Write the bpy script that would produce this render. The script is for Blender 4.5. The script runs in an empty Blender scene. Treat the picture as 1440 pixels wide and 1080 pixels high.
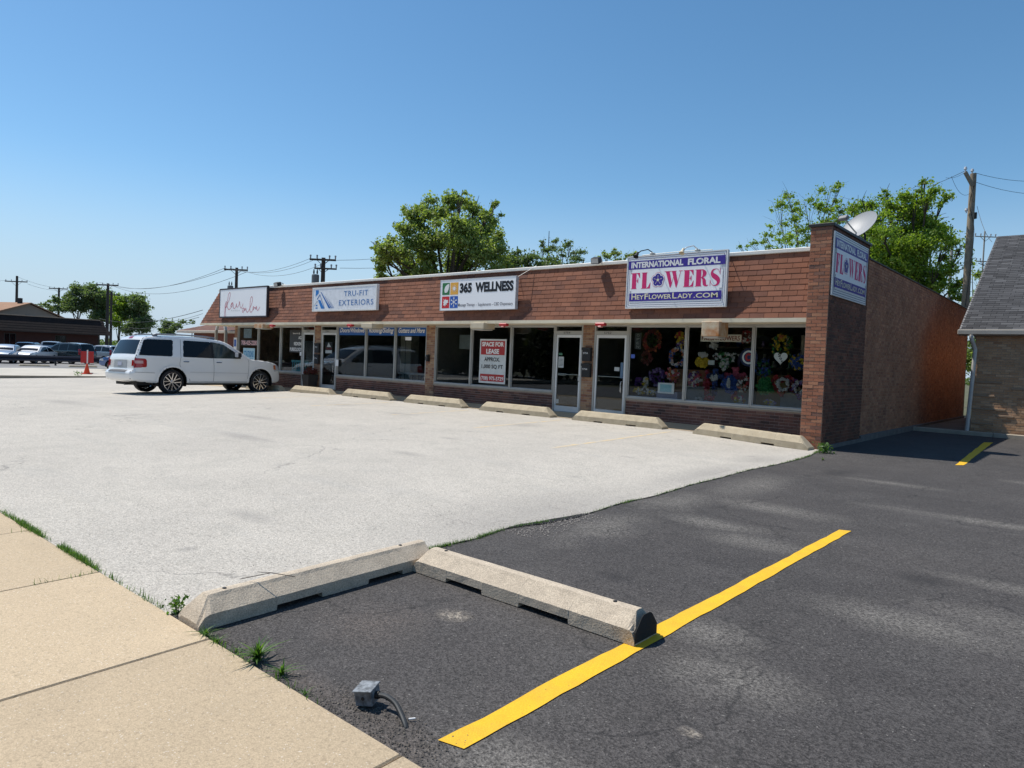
import bpy, math, random
import numpy as np
from mathutils import Vector, Matrix
random.seed(7); rng = np.random.default_rng(7)
R = math.radians
S = bpy.context.scene
COL = S.collection
# ---------------------------------------------------------------- camera, sky, sun, exposure
CAM = np.array([4.361, -14.453, 1.422]); YAW, PITCH, ROLL, FPX = 0.71034, 0.03241, 0.04099, 989.32
def cam_axes():
    cy, sy = math.cos(YAW), math.sin(YAW)
    f0 = np.array([-sy, cy, 0]); r0 = np.array([cy, sy, 0]); u0 = np.array([0, 0, 1.])
    cp, sp = math.cos(PITCH), math.sin(PITCH)
    f = cp*f0 - sp*u0; u = cp*u0 + sp*f0
    cr, sr = math.cos(ROLL), math.sin(ROLL)
    return cr*r0 + sr*u, -sr*r0 + cr*u, f
cr_, cu_, cf_ = cam_axes()
cam = bpy.data.objects.new('camera', bpy.data.cameras.new('camera')); COL.objects.link(cam)
cam.matrix_world = Matrix(((cr_[0], cu_[0], -cf_[0], CAM[0]), (cr_[1], cu_[1], -cf_[1], CAM[1]), (cr_[2], cu_[2], -cf_[2], CAM[2]), (0, 0, 0, 1)))
cam.data.lens = FPX/1440*36; cam.data.sensor_width = 36; cam.data.clip_start = .05; cam.data.clip_end = 3000
S.camera = cam
SUN_EL, SUN_OFF = 60.5, 14.0           # sun stands in the -X direction, turned a little towards -Y
w = bpy.data.worlds.new('World'); S.world = w; w.use_nodes = True
wn = w.node_tree.nodes; wl = w.node_tree.links
sky = wn.new('ShaderNodeTexSky'); sky.sky_type = 'NISHITA'; sky.sun_disc = False
sky.sun_elevation = R(SUN_EL); sky.sun_rotation = R(-90-SUN_OFF); sky.air_density = 1.0; sky.dust_density = .3; sky.ozone_density = 3.0; sky.altitude = 150
wn['Background'].inputs[1].default_value = .124
hsv = wn.new('ShaderNodeHueSaturation'); hsv.inputs['Saturation'].default_value = 1.17; hsv.inputs['Hue'].default_value = .492   # the phone's blue
wl.new(sky.outputs[0], hsv.inputs['Color'])
tc = wn.new('ShaderNodeTexCoord'); sx = wn.new('ShaderNodeSeparateXYZ'); wl.new(tc.outputs['Generated'], sx.inputs[0])
mr = wn.new('ShaderNodeMapRange'); mr.interpolation_type = 'SMOOTHSTEP'; wl.new(sx.outputs['Z'], mr.inputs[0])
for i_, v_ in zip((1, 2, 3, 4), (.0, .25, .92, 0)): mr.inputs[i_].default_value = v_
mxs = wn.new('ShaderNodeMix'); mxs.data_type = 'RGBA'; wl.new(mr.outputs[0], mxs.inputs[0]); wl.new(hsv.outputs[0], mxs.inputs[6]); mxs.inputs[7].default_value = (3.75, 4.75, 5.85, 1)   # pale blue summer haze low in the sky
wl.new(mxs.outputs[2], wn['Background'].inputs[0])
sd = bpy.data.lights.new('sun', 'SUN'); sd.energy = 4.7; sd.angle = R(.53); sd.color = (1, .955, .88)
sun = bpy.data.objects.new('sun', sd); COL.objects.link(sun)
a_, e_ = R(SUN_OFF), R(SUN_EL)
SUND = Vector((-math.cos(e_)*math.cos(a_), -math.cos(e_)*math.sin(a_), math.sin(e_)))
sun.rotation_euler = SUND.to_track_quat('Z', 'Y').to_euler(); sun.location = SUND*60
S.view_settings.view_transform = 'Standard'; S.view_settings.look = 'None'; S.view_settings.gamma = 1; S.view_settings.use_curve_mapping = False
S.view_settings.exposure = 0.10
S.render.engine = 'CYCLES'; S.cycles.max_bounces = 8; S.cycles.transparent_max_bounces = 24

# ---------------------------------------------------------------- layout helpers (metres)
def sm(a, b, x):
    t = min(1, max(0, (x-a)/(b-a))); return t*t*(3-2*t)
def gz(X, Y):
    z = .018*max(min(Y, 0), -16) + .02*max(min(X+16, 0), -18)
    return z - .07*sm(-3.2, 0, X)*sm(-5, -.5, Y)
def ray(x, y): return cf_ + (x-720)/FPX*cr_ - (y-540)/FPX*cu_
def onY(x, y, Y): d = ray(x, y); return CAM + (Y-CAM[1])/d[1]*d
def onX(x, y, X): d = ray(x, y); return CAM + (X-CAM[0])/d[0]*d
def dep(x, y, D): return CAM + ray(x, y)*D
def ong(x, y):
    d = ray(x, y); z = 0
    for _ in range(30):
        P = CAM + (z-CAM[2])/d[2]*d; z = gz(P[0], P[1])
    return P

# ---------------------------------------------------------------- materials
MATS = {}
def nodes_of(name):
    m = bpy.data.materials.new(name); m.use_nodes = True
    nt = m.node_tree; return m, nt.nodes, nt.links, nt.nodes['Principled BSDF']
def N(ns, t, **kw):
    n = ns.new(t)
    for k, v in kw.items():
        if k.startswith('i_'): n.inputs[k[2:].replace('_', ' ')].default_value = v
        else: setattr(n, k, v)
    return n
def ramp(ns, ls, src, p0, p1, c0=0, c1=1):
    r = ns.new('ShaderNodeMapRange'); r.inputs[1].default_value = p0; r.inputs[2].default_value = p1
    r.inputs[3].default_value = c0; r.inputs[4].default_value = c1; ls.new(src, r.inputs[0]); return r.outputs[0]
def mixc(ns, ls, fac, a, b, mode='MIX'):
    m = ns.new('ShaderNodeMix'); m.data_type = 'RGBA'; m.blend_type = mode
    for s, v in ((0, fac), (6, a), (7, b)):
        if isinstance(v, (int, float)): m.inputs[s].default_value = v
        elif isinstance(v, tuple): m.inputs[s].default_value = (*v, 1) if len(v) == 3 else v
        else: ls.new(v, m.inputs[s])
    return m.outputs[2]
def noise(ns, ls, vec, scale, det=3, rough=.55, dist=0):
    n = ns.new('ShaderNodeTexNoise'); n.inputs['Scale'].default_value = scale; n.inputs['Detail'].default_value = det
    n.inputs['Roughness'].default_value = rough; n.inputs['Distortion'].default_value = dist
    ls.new(vec, n.inputs['Vector']); return n.outputs[0]
def objpos(ns):
    return ns.new('ShaderNodeNewGeometry').outputs['Position']
def M(name, col, rough=.7, col2=None, scale=8, amt=.5, bump=0, bscale=60, metal=0, spec=None, coat=0, fine=0, emit=0):
    """plain procedural material: two tones mixed by noise, a fine grain and a bump"""
    if name in MATS: return MATS[name]
    m, ns, ls, b = nodes_of(name)
    b.inputs['Roughness'].default_value = rough; b.inputs['Metallic'].default_value = metal
    if spec is not None: b.inputs['Specular IOR Level'].default_value = spec
    if coat: b.inputs['Coat Weight'].default_value = coat; b.inputs['Coat Roughness'].default_value = .04
    p = objpos(ns)
    c2 = col2 or tuple(c*.72 for c in col)
    f = ramp(ns, ls, noise(ns, ls, p, scale, 4), .35, .68, 0, amt)
    c = mixc(ns, ls, f, tuple(col), tuple(c2))
    if fine:
        g = ramp(ns, ls, noise(ns, ls, p, bscale*1.7, 2), .3, .7, 1-fine, 1+fine)
        c = mixc(ns, ls, 1.0, c, g, 'MULTIPLY')
    ls.new(c, b.inputs['Base Color'])
    if bump:
        bn = ns.new('ShaderNodeBump'); bn.inputs['Strength'].default_value = bump; bn.inputs['Distance'].default_value = .004
        ls.new(noise(ns, ls, p, bscale, 3), bn.inputs['Height']); ls.new(bn.outputs[0], b.inputs['Normal'])
    if emit: b.inputs['Emission Color'].default_value = (*col, 1); b.inputs['Emission Strength'].default_value = emit
    MATS[name] = m; return m
def M_pieces(name, cols, rough=.85, stain=.3, bump=.5, bscale=90):
    """bricks, shingles: the colour of each piece comes from its own random number (object or face attribute)"""
    m, ns, ls, b = nodes_of(name); b.inputs['Roughness'].default_value = rough
    at = ns.new('ShaderNodeAttribute'); at.attribute_name = 'rnd'
    oi = ns.new('ShaderNodeObjectInfo')
    ad = ns.new('ShaderNodeMath'); ad.operation = 'ADD'; ls.new(at.outputs['Fac'], ad.inputs[0]); ls.new(oi.outputs['Random'], ad.inputs[1])
    fr = ns.new('ShaderNodeMath'); fr.operation = 'FRACT'; ls.new(ad.outputs[0], fr.inputs[0])
    cr = ns.new('ShaderNodeValToRGB'); el = cr.color_ramp.elements
    n = len(cols)
    while len(el) < n: el.new(.5)
    for i, c in enumerate(cols): el[i].position = i/(n-1); el[i].color = (*c, 1)
    ls.new(fr.outputs[0], cr.inputs[0])
    p = objpos(ns)
    f = ramp(ns, ls, noise(ns, ls, p, 1.3, 5), .35, .7, 1, 1-stain)
    c = mixc(ns, ls, 1.0, cr.outputs[0], f, 'MULTIPLY')
    g = ramp(ns, ls, noise(ns, ls, p, bscale, 3), .3, .7, .78, 1.22)
    c = mixc(ns, ls, 1.0, c, g, 'MULTIPLY')
    ls.new(c, b.inputs['Base Color'])
    bn = ns.new('ShaderNodeBump'); bn.inputs['Strength'].default_value = bump; bn.inputs['Distance'].default_value = .004
    ls.new(noise(ns, ls, p, bscale, 3), bn.inputs['Height']); ls.new(bn.outputs[0], b.inputs['Normal'])
    MATS[name] = m; return m
def M_glass(name, tint=(.55, .6, .6), ior=1.5, refl=1.0, rough=.0):
    m, ns, ls, b = nodes_of(name); ns.remove(b)
    out = ns['Material Output']
    t = ns.new('ShaderNodeBsdfTransparent'); t.inputs[0].default_value = (*tint, 1)
    g = ns.new('ShaderNodeBsdfGlossy'); g.inputs['Roughness'].default_value = rough; g.inputs[0].default_value = (.95, .97, 1, 1)
    f = ns.new('ShaderNodeFresnel'); ge = ns.new('ShaderNodeNewGeometry'); ls.new(ramp(ns, ls, ge.outputs['Backfacing'], 0, 1, ior, 1/ior), f.inputs[0])
    mu = ns.new('ShaderNodeMath'); mu.operation = 'MULTIPLY'; mu.inputs[1].default_value = refl; ls.new(f.outputs[0], mu.inputs[0])
    mx = ns.new('ShaderNodeMixShader'); ls.new(mu.outputs[0], mx.inputs[0]); ls.new(t.outputs[0], mx.inputs[1]); ls.new(g.outputs[0], mx.inputs[2])
    ls.new(mx.outputs[0], out.inputs[0]); MATS[name] = m; return m
def streaks(ns, ls, p, sx, sy, scale, a, b, det=4):
    mp = ns.new('ShaderNodeMapping'); mp.inputs['Scale'].default_value = (sx, sy, 1); ls.new(p, mp.inputs[0])
    return ramp(ns, ls, noise(ns, ls, mp.outputs[0], scale, det, .6, .6), a, b)
def spot(ns, ls, p, x, y, rx, ry, dist=.6):
    """soft blotch at a fixed place on the ground (worn patches seen in the photograph)"""
    nz = ns.new('ShaderNodeTexNoise'); nz.inputs['Scale'].default_value = 2.2; nz.inputs['Detail'].default_value = 5; ls.new(p, nz.inputs[0])
    sub = ns.new('ShaderNodeVectorMath'); sub.operation = 'SUBTRACT'; ls.new(p, sub.inputs[0]); sub.inputs[1].default_value = (x, y, 0)
    ml = ns.new('ShaderNodeVectorMath'); ml.operation = 'MULTIPLY'; ls.new(sub.outputs[0], ml.inputs[0]); ml.inputs[1].default_value = (1/rx, 1/ry, 0)
    ln = ns.new('ShaderNodeVectorMath'); ln.operation = 'LENGTH'; ls.new(ml.outputs[0], ln.inputs[0])
    ad = ns.new('ShaderNodeMath'); ad.operation = 'MULTIPLY_ADD'; ls.new(nz.outputs[0], ad.inputs[0]); ad.inputs[1].default_value = dist*2; ad.inputs[2].default_value = -dist
    a2 = ns.new('ShaderNodeMath'); a2.operation = 'ADD'; ls.new(ln.outputs['Value'], a2.inputs[0]); ls.new(ad.outputs[0], a2.inputs[1])
    return ramp(ns, ls, a2.outputs[0], 1.0, .1)
def addf(ns, ls, a, b, op='MAXIMUM'):
    m = ns.new('ShaderNodeMath'); m.operation = op
    for i, v in enumerate((a, b)):
        if isinstance(v, (int, float)): m.inputs[i].default_value = v
        else: ls.new(v, m.inputs[i])
    return m.outputs[0]
def cracks(ns, ls, p, scale, width, dist=.35):
    nz = ns.new('ShaderNodeTexNoise'); nz.inputs['Scale'].default_value = 3; nz.inputs['Detail'].default_value = 5; ls.new(p, nz.inputs[0])
    mx = ns.new('ShaderNodeVectorMath'); mx.operation = 'SCALE'; ls.new(nz.outputs['Color'], mx.inputs[0]); mx.inputs['Scale'].default_value = dist
    ad = ns.new('ShaderNodeVectorMath'); ad.operation = 'ADD'; ls.new(p, ad.inputs[0]); ls.new(mx.outputs[0], ad.inputs[1])
    v = ns.new('ShaderNodeTexVoronoi'); v.feature = 'DISTANCE_TO_EDGE'; v.inputs['Scale'].default_value = scale; ls.new(ad.outputs[0], v.inputs['Vector'])
    return ramp(ns, ls, v.outputs['Distance'], 0, width, 1, 0)
def ground_mat(name, kind):
    m, ns, ls, b = nodes_of(name); p = objpos(ns)
    b.inputs['Specular IOR Level'].default_value = .3
    vo = ns.new('ShaderNodeTexVoronoi'); vo.inputs['Scale'].default_value = {'lot': 95, 'asphalt': 120, 'walk': 190}[kind]; ls.new(p, vo.inputs['Vector'])
    cell = ns.new('ShaderNodeSeparateColor'); ls.new(vo.outputs['Color'], cell.inputs[0])
    vd = vo.outputs['Distance']
    big = noise(ns, ls, p, .35, 5, .6); mid = noise(ns, ls, p, 2.2, 5, .62); fine = noise(ns, ls, p, 45, 4, .6)
    if kind == 'lot':
        c = mixc(ns, ls, ramp(ns, ls, big, .35, .7), (.515, .475, .415), (.455, .42, .37))
        c = mixc(ns, ls, ramp(ns, ls, mid, .46, .78, 0, .6), c, (.39, .365, .32))
        c = mixc(ns, ls, streaks(ns, ls, p, .25, 1.6, 1.1, .55, .85), c, (.43, .405, .365))
        c = mixc(ns, ls, 1.0, c, ramp(ns, ls, cell.outputs[0], 0, 1, .74, 1.24), 'MULTIPLY')
        pit = ramp(ns, ls, fine, .30, .44, .55, 1)
        c = mixc(ns, ls, 1.0, c, pit, 'MULTIPLY')
        vs = ns.new('ShaderNodeTexVoronoi'); vs.inputs['Scale'].default_value = .9; ls.new(p, vs.inputs['Vector'])
        vc = ns.new('ShaderNodeSeparateColor'); ls.new(vs.outputs['Color'], vc.inputs[0])
        dr = addf(ns, ls, addf(ns, ls, vs.outputs['Distance'], addf(ns, ls, mid, .12, 'MULTIPLY'), 'ADD'), 0, 'ADD')
        drip = addf(ns, ls, ramp(ns, ls, dr, .075, .16, 1, 0), ramp(ns, ls, vc.outputs[0], .45, .6), 'MULTIPLY')
        c = mixc(ns, ls, addf(ns, ls, drip, .5, 'MULTIPLY'), c, (.20, .19, .18))
        trk = streaks(ns, ls, p, .12, 2.6, .8, .60, .78, 5); c = mixc(ns, ls, addf(ns, ls, trk, .35, 'MULTIPLY'), c, (.33, .31, .28))
        # stains by the seam and oil marks in the bays
        s = spot(ns, ls, p, -.1, -8.6, 1.1, 2.6, .5)
        for a in ((-5.2, -5.1, .35, .15), (-9.5, -2.6, .7, .35), (-1.7, -4.4, .25, .1), (-12.6, -2.2, .6, .5), (-5.9, -2.0, .5, .5), (-2.0, -10.9, .5, .2), (-17, -8, 2, .5), (-.1, -5.0, .45, 2.2), (-.2, -2.6, .5, 1.0), (-7.5, -8.0, 1.2, .3), (-4.2, -7.0, .5, .2), (-10.5, -6.0, 1.4, .3)):
            s = addf(ns, ls, s, spot(ns, ls, p, *a, .5))
        c = mixc(ns, ls, addf(ns, ls, s, .45, 'MULTIPLY'), c, (.24, .225, .21))
        ck = cracks(ns, ls, p, .22, .0045, .6); ck = addf(ns, ls, ck, streaks(ns, ls, p, 1, 1, .5, .5, .62), 'MULTIPLY')
        ck = addf(ns, ls, ck, addf(ns, ls, cracks(ns, ls, p, 1.7, .014, .4), spot(ns, ls, p, -.7, -9.5, .9, .9, .6), 'MULTIPLY'))
        c = mixc(ns, ls, addf(ns, ls, ck, .55, 'MULTIPLY'), c, (.12, .115, .11))
        bs, bd, rg = .9, .008, .95
    elif kind == 'asphalt':
        c = mixc(ns, ls, ramp(ns, ls, big, .3, .7), (.052, .048, .0465), (.074, .067, .063))
        dust = addf(ns, ls, streaks(ns, ls, p, .45, 1.0, .8, .56, .86, 6), .55, 'MULTIPLY')
        pal = None
        for a in ((4.7, -8.9, 1.5, .55, .5), (3.5, -9.3, .8, .35, .5), (1.5, -6.5, .9, .35, .5), (1.9, -8.1, .6, .35, .6), (.62, -8.6, .45, 1.0, .8), (.55, -6.9, .4, .8, .8), (1.3, -7.7, .8, .28, .8), (4.2, -7.9, 1.0, .18, .7), (5.6, -9.6, 1.2, .3, .8), (3.6, -5.4, 1.6, .22, .5), (6.0, -6.6, 1.4, .3, .5),
                  (.75, -5.2, .5, 1.3, .5), (2.5, -10.4, .45, .3, .6), (2.9, -10.9, .5, .4, .6), (3.5, -1.4, .5, .25, .4), (2.0, -3.4, .9, .25, .5), (2.6, -12.3, .5, .3, .6), (4.2, -11.9, .7, .5, .6)):
            s = spot(ns, ls, p, *a); pal = s if pal is None else addf(ns, ls, pal, s)
        c = mixc(ns, ls, dust, c, (.125, .115, .108))
        c = mixc(ns, ls, ramp(ns, ls, mid, .45, .75, 0, .35), c, (.10, .093, .088))
        grain = ramp(ns, ls, fine, .35, .65, .2, 1); c = mixc(ns, ls, 1.0, c, ramp(ns, ls, fine, .3, .5, .7, 1.05), 'MULTIPLY')
        c = mixc(ns, ls, addf(ns, ls, addf(ns, ls, pal, .8, 'MULTIPLY'), grain, 'MULTIPLY'), c, (.20, .185, .165))
        for a in ((1.245, -11.29, .13, .11, .9), (2.995, -11.53, .07, .05, .8)):
            c = mixc(ns, ls, addf(ns, ls, spot(ns, ls, p, *a), ramp(ns, ls, noise(ns, ls, p, 28, 5, .8), .42, .62, .1, 1), 'MULTIPLY'), c, (.36, .31, .25))
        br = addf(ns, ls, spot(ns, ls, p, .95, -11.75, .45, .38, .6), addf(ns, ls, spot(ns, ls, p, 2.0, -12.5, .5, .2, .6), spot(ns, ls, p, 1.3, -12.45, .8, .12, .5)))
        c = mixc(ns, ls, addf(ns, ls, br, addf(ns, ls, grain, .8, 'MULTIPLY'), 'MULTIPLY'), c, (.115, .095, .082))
        c = mixc(ns, ls, 1.0, c, ramp(ns, ls, cell.outputs[0], 0, 1, .48, 1.52), 'MULTIPLY')
        wh = ramp(ns, ls, cell.outputs[1], .994, .996)
        c = mixc(ns, ls, addf(ns, ls, wh, .4, 'MULTIPLY'), c, (.34, .32, .29))
        ck = cracks(ns, ls, p, .55, .0095, .55); ck = addf(ns, ls, ck, streaks(ns, ls, p, 1, 1, .7, .48, .56), 'MULTIPLY')
        ck2 = cracks(ns, ls, p, 2.1, .022, .3); ck2 = addf(ns, ls, ck2, streaks(ns, ls, p, 1, 1, .9, .60, .66), 'MULTIPLY'); ck = addf(ns, ls, ck, ck2)
        ck3 = addf(ns, ls, cracks(ns, ls, p, 3.0, .03, .25), spot(ns, ls, p, .8, -8.3, .7, 1.5, .5), 'MULTIPLY'); ck = addf(ns, ls, ck, ck3)
        oil = None
        for a in ((3.3, -8.2, .25, .2, .6), (5.2, -10.6, .35, .25, .6), (1.2, -3.0, .3, .6, .6), (3.9, -2.5, .4, .8, .6), (1.55, -9.9, .2, .15, .6), (6.5, -8.0, .5, .8, .6)):
            o_ = spot(ns, ls, p, *a); oil = o_ if oil is None else addf(ns, ls, oil, o_)
        c = mixc(ns, ls, addf(ns, ls, oil, .55, 'MULTIPLY'), c, (.022, .021, .022))
        c = mixc(ns, ls, addf(ns, ls, ck, .6, 'MULTIPLY'), c, (.014, .014, .014))
        bs, bd, rg = .85, .007, .86
    else:
        c = mixc(ns, ls, ramp(ns, ls, big, .35, .7), (.52, .405, .27), (.46, .36, .24))
        c = mixc(ns, ls, ramp(ns, ls, mid, .48, .8, 0, .5), c, (.41, .32, .215))
        c = mixc(ns, ls, 1.0, c, ramp(ns, ls, cell.outputs[0], 0, 1, .84, 1.16), 'MULTIPLY')
        c = mixc(ns, ls, 1.0, c, ramp(ns, ls, fine, .32, .45, .8, 1), 'MULTIPLY')
        c = mixc(ns, ls, addf(ns, ls, ramp(ns, ls, cell.outputs[1], .985, .99), .6, 'MULTIPLY'), c, (.75, .68, .58))
        oi = ns.new('ShaderNodeObjectInfo'); c = mixc(ns, ls, 1.0, c, ramp(ns, ls, oi.outputs['Random'], 0, 1, .90, 1.05), 'MULTIPLY')
        c = mixc(ns, ls, addf(ns, ls, streaks(ns, ls, p, 1.0, .5, 1.4, .58, .8, 6), .4, 'MULTIPLY'), c, (.34, .275, .195))
        ck = addf(ns, ls, cracks(ns, ls, p, .5, .004, .5), streaks(ns, ls, p, 1, 1, .6, .58, .62), 'MULTIPLY'); c = mixc(ns, ls, addf(ns, ls, ck, .6, 'MULTIPLY'), c, (.16, .12, .08))
        bs, bd, rg = .5, .003, .9
    b.inputs['Roughness'].default_value = rg
    ls.new(c, b.inputs['Base Color'])
    h = addf(ns, ls, addf(ns, ls, vd, .6, 'MULTIPLY'), fine, 'ADD')
    bn = ns.new('ShaderNodeBump'); bn.inputs['Strength'].default_value = bs; bn.inputs['Distance'].default_value = bd
    ls.new(h, bn.inputs['Height']); ls.new(bn.outputs[0], b.inputs['Normal'])
    MATS[name] = m; return m
def M_leaf(name, c1, c2, c3):
    m, ns, ls, b = nodes_of(name)
    at = ns.new('ShaderNodeAttribute'); at.attribute_name = 'rnd'
    cr = ns.new('ShaderNodeValToRGB'); el = cr.color_ramp.elements; el.new(.5)
    for i, c in enumerate((c1, c2, c3)): el[i].position = i/2; el[i].color = (*c, 1)
    ls.new(at.outputs['Fac'], cr.inputs[0]); ls.new(cr.outputs[0], b.inputs['Base Color'])
    b.inputs['Roughness'].default_value = .5
    tr = ns.new('ShaderNodeBsdfTranslucent'); mc = mixc(ns, ls, 1.0, cr.outputs[0], (1.5, 1.6, .6), 'MULTIPLY'); ls.new(mc, tr.inputs[0])
    mx = ns.new('ShaderNodeMixShader'); mx.inputs[0].default_value = .45
    ls.new(b.outputs[0], mx.inputs[1]); ls.new(tr.outputs[0], mx.inputs[2]); ls.new(mx.outputs[0], ns['Material Output'].inputs[0])
    MATS[name] = m; return m
lot_m = ground_mat('gravel_finish_paving', 'lot'); asp_m = ground_mat('sealed_asphalt', 'asphalt'); walk_m = ground_mat('sidewalk_concrete', 'walk')
white_m = M('white_metal', (.78, .77, .74), .45, amt=.2)
cream_m = M('cream_trim', (.74, .65, .48), .6, (.5, .42, .29), 3, .5)
alu_m = M('aluminium', (.40, .40, .375), .38, (.33, .325, .30), 5, .5, metal=.25)
black_m = M('black_plastic', (.010, .010, .011), .65)
darkmetal_m = M('dark_metal', (.03, .028, .027), .5, metal=.3)
mortar_m = M('mortar', (.36, .30, .25), .95, (.25, .20, .16), 6, .6, .4, 120)
mortar2_m = M('bulkhead_mortar', (.42, .33, .30), .95, (.30, .23, .20), 6, .5, .4, 120)
conc_m = M('stop_concrete', (.50, .42, .295), .92, (.38, .31, .21), 7, .7, .7, 110, fine=.22)
conc2_m = M('old_concrete', (.54, .45, .34), .92, (.40, .33, .25), 9, .7, .9, 80, fine=.3)
found_m = M('foundation_concrete', (.17, .155, .14), .92, (.10, .09, .08), 4, .7, .5, 60)
bark_m = M('bark', (.075, .058, .042), .9, (.04, .03, .024), 14, .8, .6, 60)
pole_m = M('pole_wood', (.30, .24, .17), .9, (.18, .14, .10), 5, .8, .6, 50, fine=.2)
poledark_m = M('dark_pole_wood', (.06, .048, .04), .9, amt=.4)
brick_m = M_pieces('pillar_brick', [(.28, .11, .06), (.46, .18, .095), (.40, .15, .08), (.52, .24, .13), (.20, .10, .075), (.48, .19, .10)], bump=.6)
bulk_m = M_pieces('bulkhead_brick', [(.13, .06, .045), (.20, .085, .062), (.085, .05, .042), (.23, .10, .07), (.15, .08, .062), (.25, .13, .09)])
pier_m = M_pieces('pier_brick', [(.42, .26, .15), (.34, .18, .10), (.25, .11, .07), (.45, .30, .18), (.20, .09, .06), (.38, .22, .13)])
side_m = M_pieces('common_brick', [(.46, .20, .10), (.38, .155, .078), (.52, .25, .135), (.31, .125, .07)], stain=.3)
nbr_m = M_pieces('tan_brick', [(.60, .36, .20), (.50, .28, .15), (.66, .42, .25), (.42, .23, .125)], stain=.25)
shingle_m = M_pieces('brown_shingle', [(.20, .076, .042), (.25, .096, .052), (.155, .064, .042), (.285, .115, .066), (.21, .082, .046)], .93, .25, .5, 140)
gshingle_m = M_pieces('grey_shingle', [(.046, .045, .047), (.070, .069, .072), (.034, .033, .035), (.095, .094, .097), (.055, .054, .056)], .93, .2, .5, 140)
shopglass_m = M_glass('shop_glass', (.88, .91, .91), 1.52, .95)
red_m = M('red_paint', (.45, .015, .015), .4, amt=.1)
yellow_m = M('road_yellow', (.80, .46, .012), .8, (.66, .36, .012), 9, .5, .6, 100, fine=.12)
def wear(m, amt, sc, under):
    nt = m.node_tree; ns, ls = nt.nodes, nt.links; b = ns['Principled BSDF']; l = b.inputs['Base Color'].links[0].from_socket; p = objpos(ns)
    f = addf(ns, ls, ramp(ns, ls, noise(ns, ls, p, sc, 6, .75), amt, amt+.05), ramp(ns, ls, noise(ns, ls, p, 3.5, 3), .35, .6, .15, 1), 'MULTIPLY')
    d = ramp(ns, ls, noise(ns, ls, p, 5, 5, .6), .45, .75, 0, .22)
    ls.new(mixc(ns, ls, f, mixc(ns, ls, d, l, (.30, .20, .06)), under), b.inputs['Base Color'])
wear(yellow_m, .63, 38, (.08, .07, .06))
fade_m = M('faded_yellow', (.60, .46, .26), .9, (.48, .45, .40), 5, 1.0, .6, 100, fine=.15)

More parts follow.
